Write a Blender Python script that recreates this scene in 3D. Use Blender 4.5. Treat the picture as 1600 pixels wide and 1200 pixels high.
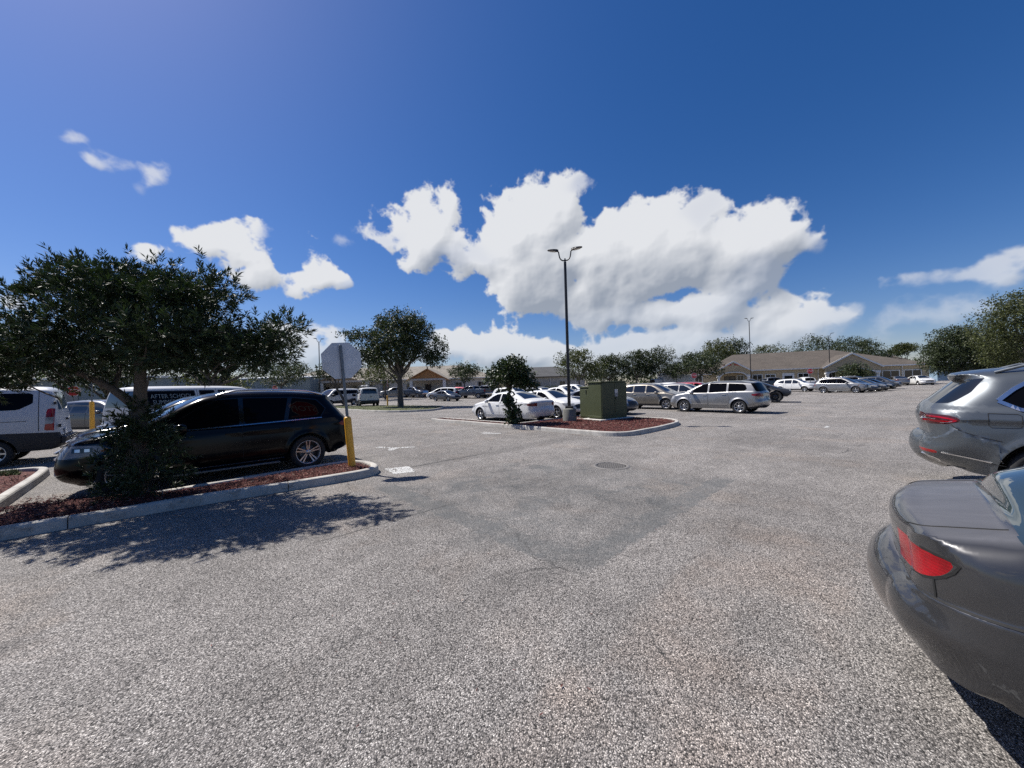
import bpy, bmesh, math, random
import numpy as np
from mathutils import Vector, Matrix, geometry

random.seed(7)
rng = np.random.default_rng(7)
for _o in list(bpy.data.objects):
    bpy.data.objects.remove(_o)
scene = bpy.context.scene
COL = scene.collection
R = math.radians

# ------------------------------------------------------------------ camera
cam_d = bpy.data.cameras.new('camera')
cam_d.sensor_fit = 'HORIZONTAL'
cam_d.sensor_width = 36.0
cam_d.lens = 36.0 * 578.0 / 1600.0
cam_d.clip_start = 0.05
cam_d.clip_end = 3000
cam = bpy.data.objects.new('camera', cam_d)
COL.objects.link(cam)
cam.location = (0, 0, 1.70)
cam.rotation_mode = 'QUATERNION'
cam.rotation_quaternion = (Matrix.Rotation(R(90.5), 3, 'X') @ Matrix.Rotation(R(-1.6), 3, 'Z')).to_quaternion()
scene.camera = cam

# ------------------------------------------------------------------ sun, sky, exposure
SUN = Vector((-0.519, 0.245, 0.819)).normalized()
sun_el = math.asin(SUN.z)
sun_az = math.atan2(SUN.x, SUN.y)          # from +Y towards +X
sd = bpy.data.lights.new('sun', 'SUN')
sd.energy = 5.0
sd.angle = R(0.53)
sd.color = (1.0, 0.955, 0.89)
sun = bpy.data.objects.new('sun', sd)
COL.objects.link(sun)
sun.rotation_euler = (-SUN).to_track_quat('-Z', 'Y').to_euler()
sun.location = (0, 0, 60)

scene.view_settings.view_transform = 'Standard'
scene.view_settings.look = 'None'
scene.view_settings.exposure = 0.5
scene.view_settings.gamma = 1.0
scene.view_settings.use_curve_mapping = False
scene.render.engine = 'CYCLES'
scene.cycles.max_bounces = 6
scene.cycles.diffuse_bounces = 3
scene.cycles.glossy_bounces = 3
scene.cycles.transmission_bounces = 3
scene.cycles.transparent_max_bounces = 6
scene.cycles.sample_clamp_indirect = 6.0
scene.cycles.sample_clamp_direct = 40.0
scene.cycles.use_adaptive_sampling = True
scene.cycles.adaptive_threshold = 0.012
scene.cycles.use_denoising = False

# ---- clouds: a layer over the sky, computed here on the sphere of directions
_perm = rng.permutation(256)
_perm = np.concatenate([_perm, _perm, _perm])
_grad = rng.normal(size=(256, 3)).astype(np.float32)
_grad /= np.linalg.norm(_grad, axis=1)[:, None]

def perlin(P):
    Pi = np.floor(P).astype(np.int32)
    f = (P - Pi).astype(np.float32)
    Pi &= 255
    w = f * f * f * (f * (f * 6 - 15) + 10)
    out = 0
    for dx in (0, 1):
        for dy in (0, 1):
            for dz in (0, 1):
                h = _perm[_perm[_perm[(Pi[..., 0] + dx) & 255] + ((Pi[..., 1] + dy) & 255)] + ((Pi[..., 2] + dz) & 255)]
                g = _grad[h]
                d = g[..., 0] * (f[..., 0] - dx) + g[..., 1] * (f[..., 1] - dy) + g[..., 2] * (f[..., 2] - dz)
                wx = w[..., 0] if dx else 1 - w[..., 0]
                wy = w[..., 1] if dy else 1 - w[..., 1]
                wz = w[..., 2] if dz else 1 - w[..., 2]
                out = out + d * wx * wy * wz
    return out

def blur(a, n):
    for ax in (0, 1):
        for _ in range(2):
            k = n
            pad = np.concatenate([np.take(a, range(-k, 0), axis=ax) if ax == 1 else np.repeat(a[:1], k, 0), a,
                                  np.take(a, range(0, k), axis=ax) if ax == 1 else np.repeat(a[-1:], k, 0)], axis=ax)
            c = np.cumsum(pad, axis=ax, dtype=np.float64)
            if ax == 0:
                a = (c[2 * k:] - np.concatenate([np.zeros_like(c[:1]), c[:-2 * k - 1]])) / (2 * k + 1)
            else:
                a = (c[:, 2 * k:] - np.concatenate([np.zeros_like(c[:, :1]), c[:, :-2 * k - 1]], axis=1)) / (2 * k + 1)
    return a.astype(np.float32)

def sstep(a, b, x):
    t = np.clip((x - a) / (b - a), 0, 1)
    return t * t * (3 - 2 * t)

# cloud masses: azimuth, elevation, half width, half height (degrees), strength
CLOUDS = [
    (-10.0, 26.9, 4.30, 2.77, 1.00),
    (-14.1, 23.4, 4.52, 3.19, 1.00),
    (-12.0, 20.8, 3.71, 2.38, 1.00),
    (-17.7, 21.8, 2.18, 0.92, 0.90),
    (5.3, 27.3, 4.40, 3.21, 1.00),
    (8.6, 25.1, 2.71, 3.01, 1.00),
    (-0.4, 22.0, 7.36, 3.59, 1.00),
    (-5.9, 19.6, 5.02, 1.47, 0.90),
    (-2.0, 16.5, 6.89, 3.23, 1.00),
    (5.5, 19.4, 9.08, 4.92, 1.00),
    (11.2, 27.9, 1.78, 0.78, 0.75),
    (15.2, 21.1, 7.29, 4.27, 1.00),
    (23.2, 21.2, 6.63, 3.69, 1.00),
    (28.1, 22.2, 2.30, 1.81, 0.90),
    (31.7, 18.4, 5.35, 2.97, 1.00),
    (36.2, 17.7, 3.74, 2.16, 1.00),
    (39.3, 15.5, 1.22, 1.46, 0.60),
    (10.3, 15.0, 10.62, 3.56, 1.00),
    (19.5, 15.5, 9.78, 4.44, 1.00),
    (27.9, 14.7, 7.21, 4.19, 1.00),
    (33.0, 13.5, 3.25, 2.92, 0.90),
    (31.5, 9.8, 3.36, 2.44, 0.90),
    (14.8, 10.3, 4.73, 1.55, 0.95),
    (22.0, 9.4, 7.52, 2.83, 0.95),
    (28.4, 8.3, 5.70, 3.33, 0.95),
    (19.3, 5.8, 8.99, 2.07, 0.88),
    (28.3, 4.5, 6.43, 1.61, 0.82),
    (12.8, 4.8, 5.25, 1.25, 0.80),
    (-3.8, 7.7, 5.68, 2.71, 1.00),
    (-9.2, 7.1, 4.04, 2.15, 1.00),
    (3.1, 5.5, 6.41, 2.19, 1.00),
    (9.9, 3.6, 8.88, 1.63, 0.90),
    (19.2, 2.6, 13.01, 1.74, 0.90),
    (-3.9, 4.1, 10.00, 2.01, 0.85),
    (38.1, 8.6, 2.74, 1.84, 1.00),
    (35.9, 7.1, 3.64, 2.21, 1.00),
    (39.9, 7.3, 2.44, 1.53, 0.90),
    (34.1, 4.6, 5.06, 1.67, 0.80),
    (40.4, 5.0, 3.21, 1.39, 0.60),
    (42.5, 7.9, 0.80, 0.60, 0.60),
    (45.6, 9.9, 1.36, 0.94, 0.75),
    (47.7, 9.3, 2.09, 0.72, 0.55),
    (49.9, 9.8, 2.30, 0.92, 0.72),
    (52.3, 10.4, 2.43, 1.31, 0.80),
    (54.4, 10.4, 1.88, 1.35, 0.80),
    (47.6, 6.5, 2.52, 1.35, 0.55),
    (50.6, 6.6, 2.61, 1.15, 0.60),
    (53.6, 6.6, 1.95, 1.62, 0.50),
    (45.2, 5.1, 2.06, 1.03, 0.55),
    (42.0, 2.6, 7.69, 1.64, 0.40),
    (-38.8, 17.5, 2.81, 1.98, 1.00),
    (-35.7, 16.8, 2.56, 2.91, 1.00),
    (-33.3, 19.3, 1.29, 0.69, 0.70),
    (-28.2, 17.5, 2.73, 2.53, 1.00),
    (-27.1, 15.4, 2.93, 1.69, 1.00),
    (-31.6, 15.1, 3.08, 1.25, 1.00),
    (-25.1, 14.5, 1.36, 0.71, 0.80),
    (-44.6, 15.7, 1.78, 0.98, 1.00),
    (-23.3, 20.9, 1.72, 0.82, 0.62),
    (-43.9, 24.2, 1.54, 0.96, 0.80),
    (-46.8, 24.5, 0.96, 0.69, 0.74),
    (-47.9, 23.1, 1.34, 0.90, 0.80),
    (-49.8, 25.1, 1.24, 0.85, 0.80),
    (-44.7, 22.6, 1.03, 0.51, 0.50),
    (-51.3, 10.9, 1.88, 0.78, 0.85),
    (-53.7, 8.6, 0.97, 0.97, 0.90),
    (-28.8, 7.3, 3.89, 2.23, 0.95),
    (-31.8, 4.6, 5.33, 2.34, 0.80),
    (-24.1, 4.7, 4.60, 2.34, 0.70),
    (-17.2, 4.7, 6.71, 1.75, 0.70),
    (-40.8, 4.4, 7.99, 2.08, 0.60),
    (-50.8, 4.1, 4.45, 1.74, 0.60),
    (12.3, 24.8, 2.09, 2.41, -1.00),
    (-5.5, 14.7, 2.95, 2.78, -1.00),
    (6.0, 8.9, 5.87, 1.93, -1.00),
    (24.1, 11.8, 4.13, 1.13, -0.90),
    (17.5, 7.5, 5.40, 0.74, -0.60),
    (31.4, 6.3, 2.89, 0.84, -0.60),
    (38.5, 11.7, 2.74, 2.97, -1.00),
    (-5.1, 23.8, 1.38, 3.33, -0.80),
    (34.3, 9.4, 1.08, 1.59, -0.70),
    (-9.5, 13.3, 3.86, 3.72, -1.00),
    (37.1, 3.8, 2.53, 1.42, -0.50),
    (16.3, 26.6, 2.75, 1.68, -1.00),
    (26.2, 23.5, 1.28, 1.35, -0.60),
    (-18.7, 17.4, 4.45, 2.58, -1.00),
    (-5.2, 25.6, 2.17, 4.86, -1.00),
    (-32.3, 17.9, 1.42, 3.06, -0.80),
    (-17.0, 12.2, 5.44, 3.64, -1.00),
    (42.6, 4.4, 2.69, 1.45, -0.80),
    (41.1, 10.4, 1.69, 2.16, -1.00),
    (7.0, 2.8, 3.90, 1.37, -0.50),
    (-10.7, 3.2, 5.73, 1.36, -0.50),
]

def cloud_image(w=3600, h=900):
    az = (np.arange(w, dtype=np.float32) + 0.5) / w * 2 * np.pi - np.pi
    el = (np.arange(h, dtype=np.float32) + 0.5) / h * np.pi / 2
    AZ, EL = np.meshgrid(az, el)
    D = np.stack([np.sin(AZ) * np.cos(EL), np.cos(AZ) * np.cos(EL), np.sin(EL)], -1).astype(np.float32)
    Dn = D * np.array([1, 1, 1.2], np.float32)
    dd = R(1)
    # slow warp breaks up the round masses
    w1 = np.stack([perlin(Dn * 7 + 11), perlin(Dn * 7 + 47)], -1)
    w2 = np.stack([perlin(Dn * 19 + 3), perlin(Dn * 19 + 71)], -1)
    A2 = AZ + 0.055 * w1[..., 0] + 0.030 * w2[..., 0]
    E2 = EL + 0.040 * w1[..., 1] + 0.024 * w2[..., 1]
    B = np.zeros(AZ.shape, np.float32)
    S = np.zeros(AZ.shape, np.float32)
    G = np.full(AZ.shape, 1e-4, np.float32)
    holes = np.zeros(AZ.shape, np.float32)
    for a, e, ra, re, s in CLOUDS:
        q2 = ((A2 - a * dd) / (ra * dd)) ** 2 + ((E2 - e * dd) / (re * dd)) ** 2
        g = np.exp(-0.9 * q2).astype(np.float32)
        if s < 0:
            holes = np.maximum(holes, -s * g)
            continue
        S += g * g * s
        G += g * g
        B += g * (1 if s > .8 else .8)
    S = S / G
    B = (1 - np.exp(-1.25 * B)) * (1 - 0.75 * holes)
    # the rest of the sky, outside the part described above: the same broken cumulus
    back = sstep(62, 80, np.abs(AZ) / dd)
    nb = perlin(Dn * 2.6 + 5) + 0.5 * perlin(Dn * 5.3 + 9)
    Bb = np.clip(0.25 + (nb - 0.10) * 1.2, 0, 1) * sstep(1, 6, EL / dd) * (1 - sstep(22, 50, EL / dd))
    B = B * (1 - back) + np.maximum(B, Bb) * back
    S = S * (1 - back) + np.maximum(S, 0.95) * back
    # billows: sharp-creased at the coarse end, wispy at the fine end
    f = np.zeros(AZ.shape, np.float32)
    amp, fr = 1.0, 15.0
    for i in range(7):
        n = perlin(Dn * fr + 13.7 * i)
        f += amp * ((0.62 - 2.1 * np.abs(n)) * 0.8 + n * 0.55 if i < 4 else n * 1.1)
        amp *= 0.57
        fr *= 1.95
    d = B - 0.56 + 0.36 * f
    soft = np.clip(1.0 - 0.80 * S, 0.20, 0.8)
    edge = sstep(0.0, 1.0, d / soft)
    alpha = edge * np.clip(S, 0, 1) ** 1.5
    # shade: each billow is bright towards the sun (up and left), and the deep base turns grey
    hgt_ = np.clip(d, 0, 1.2)
    t0 = blur(hgt_, 1); t1 = blur(hgt_, 4); t2 = blur(hgt_, 12); t3 = blur(hgt_, 30)
    def shift(a, dx, dy):
        return np.roll(np.roll(a, dx, axis=1), dy, axis=0)
    cover = shift(t3, 14, -26)
    lit = 0.97 - 0.80 * np.clip(cover - 0.22, 0, 0.75) + 0.55 * (t0 - shift(t0, 2, -2)) + 0.60 * (t1 - shift(t1, 4, -5)) + 0.9 * (t3 - shift(t3, 18, -26)) + 1.15 * (t2 - shift(t2, 10, -16))
    lit += 0.05 * f * np.clip(t2, 0, 1)
    lit = np.clip(lit, 0.50, 1.04)
    low = sstep(16, 2, EL / dd)
    k = np.clip((lit - 0.50) / 0.52, 0, 1)
    full = np.zeros((h * 2, w, 4), np.float32)
    full[h:, :, 0] = k
    full[h:, :, 1] = alpha * sstep(0, 1.2, EL / dd)
    full[h:, :, 2] = low
    full[:, :, 3] = 1
    im = bpy.data.images.new('cloud_layer', w, h * 2, alpha=True, float_buffer=True)
    im.colorspace_settings.name = 'Non-Color'
    im.pixels.foreach_set(full.ravel())
    im.update()
    return im

world = bpy.data.worlds.new('World')
scene.world = world
world.use_nodes = True
nt = world.node_tree
nt.nodes.clear()
w_out = nt.nodes.new('ShaderNodeOutputWorld')
w_bg = nt.nodes.new('ShaderNodeBackground')
w_sky = nt.nodes.new('ShaderNodeTexSky')
w_sky.sky_type = 'NISHITA'
w_sky.sun_disc = False
w_sky.sun_elevation = sun_el
w_sky.sun_rotation = sun_az
w_sky.air_density = 1.0
w_sky.dust_density = 0.55
w_sky.ozone_density = 2.2
w_sky.altitude = 0
w_bg.inputs['Strength'].default_value = 0.057
w_env = nt.nodes.new('ShaderNodeTexEnvironment')
w_env.image = cloud_image()
w_env.interpolation = 'Linear'
w_map = nt.nodes.new('ShaderNodeMapping')
w_map.inputs['Rotation'].default_value = (0, 0, R(-90))
w_tc = nt.nodes.new('ShaderNodeTexCoord')
w_mix = nt.nodes.new('ShaderNodeMix'); w_mix.data_type = 'RGBA'
w_sep = nt.nodes.new('ShaderNodeSeparateColor')
w_shade = nt.nodes.new('ShaderNodeMix'); w_shade.data_type = 'RGBA'
w_shade.inputs['A'].default_value = (0.36, 0.41, 0.50, 1)      # grey cloud base
w_shade.inputs['B'].default_value = (0.90, 0.92, 0.96, 1)      # sunlit cloud top
w_low = nt.nodes.new('ShaderNodeMix'); w_low.data_type = 'RGBA'
w_low.inputs['B'].default_value = (0.60, 0.69, 0.82, 1)        # far clouds pale into the air
w_lf = nt.nodes.new('ShaderNodeMath'); w_lf.operation = 'MULTIPLY'; w_lf.inputs[1].default_value = 0.30
w_sc = nt.nodes.new('ShaderNodeVectorMath')
w_sc.operation = 'SCALE'
w_sc.inputs['Scale'].default_value = 0.60 / 0.057
w_hs = nt.nodes.new('ShaderNodeHueSaturation')
w_hs.inputs['Saturation'].default_value = 1.36
L_ = nt.links.new
L_(w_tc.outputs['Generated'], w_map.inputs['Vector'])
L_(w_map.outputs['Vector'], w_env.inputs['Vector'])
L_(w_env.outputs['Color'], w_sep.inputs['Color'])
L_(w_sep.outputs['Red'], w_shade.inputs['Factor'])
L_(w_sep.outputs['Blue'], w_lf.inputs[0])
L_(w_lf.outputs[0], w_low.inputs['Factor'])
L_(w_shade.outputs['Result'], w_low.inputs['A'])
L_(w_low.outputs['Result'], w_sc.inputs[0])
L_(w_sky.outputs['Color'], w_hs.inputs['Color'])
w_tint = nt.nodes.new('ShaderNodeVectorMath'); w_tint.operation = 'MULTIPLY'
w_tint.inputs[1].default_value = (1.02, 0.985, 1.22)      # the phone's colour response to a clear sky
L_(w_hs.outputs['Color'], w_tint.inputs[0])
L_(w_tint.outputs[0], w_mix.inputs['A'])
L_(w_sc.outputs[0], w_mix.inputs['B'])
L_(w_sep.outputs['Green'], w_mix.inputs['Factor'])
L_(w_mix.outputs['Result'], w_bg.inputs['Color'])
L_(w_bg.outputs[0], w_out.inputs['Surface'])

# ------------------------------------------------------------------ helpers
E1 = Vector((0.7254, 0.6884, 0))     # along the stall rows
E2 = Vector((0.6884, -0.7254, 0))    # across them
def ST(s, t, z=0.0):
    v = E1 * s + E2 * t
    return Vector((v.x, v.y, z))
def hgt(y):
    t = min(max((y - 44) / 32.0, 0), 1)
    return 0.5 * t * t * (3 - 2 * t)

def setp(o, label=None, cat=None, group=None, kind=None):
    if label: o['label'] = label
    if cat: o['category'] = cat
    if group: o['group'] = group
    if kind: o['kind'] = kind
    return o

def empty(name, loc=(0, 0, 0), rz=0.0, label=None, cat=None, group=None):
    o = bpy.data.objects.new(name, None)
    o.empty_display_size = 0.2
    COL.objects.link(o)
    o.location = loc
    o.rotation_euler = (0, 0, rz)
    return setp(o, label, cat, group)

def link(name, me, parent=None, loc=None):
    o = bpy.data.objects.new(name, me)
    COL.objects.link(o)
    if parent is not None: o.parent = parent
    if loc is not None: o.location = loc
    return o

def mesh_np(name, V, F, mats, smooth=False, mi=None):
    """V (n,3) array, F (m,k) array of equal-sized faces."""
    V = np.asarray(V, np.float32); F = np.asarray(F, np.int32)
    me = bpy.data.meshes.new(name)
    k = F.shape[1]
    me.vertices.add(len(V)); me.vertices.foreach_set('co', V.ravel())
    me.loops.add(F.size); me.loops.foreach_set('vertex_index', F.ravel())
    me.polygons.add(len(F))
    me.polygons.foreach_set('loop_start', np.arange(0, F.size, k, dtype=np.int32))
    me.polygons.foreach_set('loop_total', np.full(len(F), k, np.int32))
    if mi is not None: me.polygons.foreach_set('material_index', np.asarray(mi, np.int32))
    me.polygons.foreach_set('use_smooth', np.full(len(F), smooth))
    for m in (mats if isinstance(mats, (list, tuple)) else [mats]): me.materials.append(m)
    me.update(calc_edges=True)
    return me

class MB:
    """collects boxes, tubes, lathes and prisms into ONE mesh"""
    def __init__(self): self.v = []; self.f = []; self.m = []; self.s = []
    def add(self, vs, fs, mi=0, smooth=False):
        b = len(self.v)
        self.v += [tuple(p) for p in vs]
        for f in fs:
            self.f.append([b + i for i in f]); self.m.append(mi); self.s.append(smooth)
    def box(self, c, size, rz=0.0, mi=0, M=None):
        x, y, z = size[0] / 2, size[1] / 2, size[2] / 2
        vs = [Vector((a, b, d)) for d in (-z, z) for b in (-y, y) for a in (-x, x)]
        if M is None: M = Matrix.Translation(c) @ Matrix.Rotation(rz, 4, 'Z')
        else: M = Matrix.Translation(c) @ M
        vs = [M @ p for p in vs]
        self.add(vs, [(0, 2, 3, 1), (4, 5, 7, 6), (0, 1, 5, 4), (2, 6, 7, 3), (0, 4, 6, 2), (1, 3, 7, 5)], mi)
        return self
    def bbox(self, c, size, bev=0.01, rz=0.0, mi=0):
        """box with bevelled upright edges and top"""
        x, y, z = size[0] / 2, size[1] / 2, size[2] / 2
        b = min(bev, x * .45, y * .45, z * .45)
        def ring(ix, zz):
            a, d = x - ix, y - ix
            return [(-a + b, -d, zz), (a - b, -d, zz), (a, -d + b, zz), (a, d - b, zz), (a - b, d, zz), (-a + b, d, zz), (-a, d - b, zz), (-a, -d + b, zz)]
        rings = [ring(0, -z), ring(0, z - b), ring(b, z)]
        M = Matrix.Translation(c) @ Matrix.Rotation(rz, 4, 'Z')
        vs = [M @ Vector(p) for r in rings for p in r]
        fs = [tuple(range(7, -1, -1)), tuple(range(16, 24))]
        for k in range(2):
            for i in range(8):
                j = (i + 1) % 8
                fs.append((k * 8 + i, k * 8 + j, k * 8 + 8 + j, k * 8 + 8 + i))
        self.add(vs, fs, mi)
        return self
    def tube(self, pts, rad, n=8, mi=0, cap=True):
        pts = [Vector(p) for p in pts]
        rad = rad if isinstance(rad, (list, tuple)) else [rad] * len(pts)
        vs, fs = [], []
        up = Vector((0.13, 0.27, 0.95))
        prev = None
        for i, p in enumerate(pts):
            d = (pts[min(i + 1, len(pts) - 1)] - pts[max(i - 1, 0)])
            d = d.normalized() if d.length > 1e-9 else Vector((0, 0, 1))
            a = prev - d * prev.dot(d) if prev is not None else up.cross(d)
            if a.length < 1e-4: a = Vector((1, 0, 0)).cross(d)
            a.normalize(); prev = a
            b = d.cross(a)
            for k in range(n):
                t = 2 * math.pi * k / n
                vs.append(p + (a * math.cos(t) + b * math.sin(t)) * rad[i])
        for i in range(len(pts) - 1):
            for k in range(n):
                j = (k + 1) % n
                fs.append((i * n + k, i * n + j, (i + 1) * n + j, (i + 1) * n + k))
        self.add(vs, fs, mi, True)
        if cap:
            self.add(vs[:n], [tuple(range(n - 1, -1, -1))], mi)
            self.add(vs[-n:], [tuple(range(n))], mi)
        return self
    def lathe(self, prof, n=24, mi=0, axis='Z', smooth=True, M=None):
        vs, fs = [], []
        for r, h in prof:
            for k in range(n):
                t = 2 * math.pi * k / n
                vs.append((r * math.cos(t), r * math.sin(t), h) if axis == 'Z' else (r * math.cos(t), h, r * math.sin(t)))
        for i in range(len(prof) - 1):
            for k in range(n):
                j = (k + 1) % n
                fs.append((i * n + k, i * n + j, (i + 1) * n + j, (i + 1) * n + k))
        if M is not None: vs = [M @ Vector(p) for p in vs]
        self.add(vs, fs, mi, smooth)
        return self
    def prism(self, poly, z0, z1, mi=0, M=None):
        n = len(poly)
        vs = [Vector((p[0], p[1], z0)) for p in poly] + [Vector((p[0], p[1], z1)) for p in poly]
        if M is not None: vs = [M @ p for p in vs]
        fs = [tuple(range(n - 1, -1, -1)), tuple(range(n, 2 * n))]
        fs += [(i, (i + 1) % n, n + (i + 1) % n, n + i) for i in range(n)]
        self.add(vs, fs, mi)
        return self
    def mesh(self, name, mats):
        me = bpy.data.meshes.new(name)
        me.from_pydata(self.v, [], self.f)
        for m in (mats if isinstance(mats, (list, tuple)) else [mats]): me.materials.append(m)
        me.polygons.foreach_set('material_index', self.m)
        me.polygons.foreach_set('use_smooth', self.s)
        me.update()
        return me
    def build(self, name, mats, parent=None, loc=None):
        return link(name, self.mesh(name, mats), parent, loc)

def copy_tree(o, parent=None):
    c = o.copy()
    COL.objects.link(c)
    if parent is not None:
        c.parent = parent
    for ch in o.children:
        copy_tree(ch, c)
    return c

def text_mesh(body, size, mat, extrude=0.0):
    cu = bpy.data.curves.new('lettering', 'FONT')
    cu.body = body; cu.size = size; cu.extrude = extrude
    cu.align_x = 'CENTER'; cu.align_y = 'CENTER'
    cu.resolution_u = 3
    ob = bpy.data.objects.new('lettering', cu)
    me = bpy.data.meshes.new_from_object(ob)
    bpy.data.objects.remove(ob)
    me.materials.clear(); me.materials.append(mat)
    return me

# ------------------------------------------------------------------ materials
MATS = {}
class NT:
    def __init__(self, name):
        self.m = bpy.data.materials.new(name); self.m.use_nodes = True
        self.t = self.m.node_tree
        self.b = self.t.nodes['Principled BSDF']
        MATS[name] = self.m
    def n(self, typ, **kw):
        x = self.t.nodes.new(typ)
        for k, v in kw.items():
            if k in x.inputs and not hasattr(x, k): x.inputs[k].default_value = v
            else:
                try: setattr(x, k, v)
                except Exception: x.inputs[k].default_value = v
        return x
    def l(self, a, b): self.t.links.new(a, b)
    def obj(self): 
        return self.n('ShaderNodeTexCoord').outputs['Object']
    def geo(self):
        return self.n('ShaderNodeNewGeometry').outputs['Position']
    def noise(self, vec, scale, detail=4, rough=0.55, dist=0.0):
        x = self.n('ShaderNodeTexNoise'); x.inputs['Scale'].default_value = scale; x.inputs['Detail'].default_value = detail
        x.inputs['Roughness'].default_value = rough; x.inputs['Distortion'].default_value = dist
        self.l(vec, x.inputs['Vector']); return x.outputs['Fac']
    def ramp(self, fac, stops, interp='LINEAR'):
        x = self.n('ShaderNodeValToRGB'); x.color_ramp.interpolation = interp
        e = x.color_ramp.elements
        while len(e) < len(stops): e.new(0.5)
        for i, (p, c) in enumerate(stops):
            e[i].position = p; e[i].color = (c, c, c, 1) if isinstance(c, (int, float)) else (*c, 1)
        self.l(fac, x.inputs['Fac']); return x.outputs['Color']
    def mix(self, f, a, b, mode='MIX'):
        x = self.n('ShaderNodeMix', data_type='RGBA', blend_type=mode)
        for s, v in ((x.inputs['Factor'], f), (x.inputs['A'], a), (x.inputs['B'], b)):
            if isinstance(v, (int, float)): s.default_value = v
            elif isinstance(v, tuple): s.default_value = (*v, 1)
            else: self.l(v, s)
        return x.outputs['Result']
    def math(self, op, a, b=None, clamp=False):
        x = self.n('ShaderNodeMath', operation=op, use_clamp=clamp)
        for i, v in enumerate((a, b)):
            if v is None: continue
            if isinstance(v, (int, float)): x.inputs[i].default_value = v
            else: self.l(v, x.inputs[i])
        return x.outputs[0]
    def bump(self, h, strength=0.3, dist=0.01):
        x = self.n('ShaderNodeBump'); x.inputs['Strength'].default_value = strength; x.inputs['Distance'].default_value = dist
        self.l(h, x.inputs['Height']); self.l(x.outputs['Normal'], self.b.inputs['Normal'])
    def set(self, **kw):
        names = {'col': 'Base Color', 'rough': 'Roughness', 'metal': 'Metallic', 'coat': 'Coat Weight', 'coatr': 'Coat Roughness', 'spec': 'Specular IOR Level', 'trans': 'Transmission Weight', 'alpha': 'Alpha', 'ior': 'IOR'}
        for k, v in kw.items():
            s = self.b.inputs[names[k]]
            if isinstance(v, tuple): s.default_value = (*v, 1) if len(v) == 3 else v
            elif isinstance(v, (int, float)): s.default_value = v
            else: self.l(v, s)
        return self

def simple(name, col, rough=0.5, metal=0.0, coat=0.0, var=0.12, scale=14.0, bump=0.0, spec=0.5):
    t = NT(name)
    p = t.obj()
    n = t.noise(p, scale, 5, 0.6)
    f = t.ramp(n, [(0.3, 1 - var), (0.7, 1 + var)])
    c = t.mix(1.0, col, f, 'MULTIPLY')
    t.set(col=c, rough=rough, metal=metal, coat=coat, spec=spec)
    if bump: t.bump(n, bump, 0.01)
    return t.m

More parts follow.
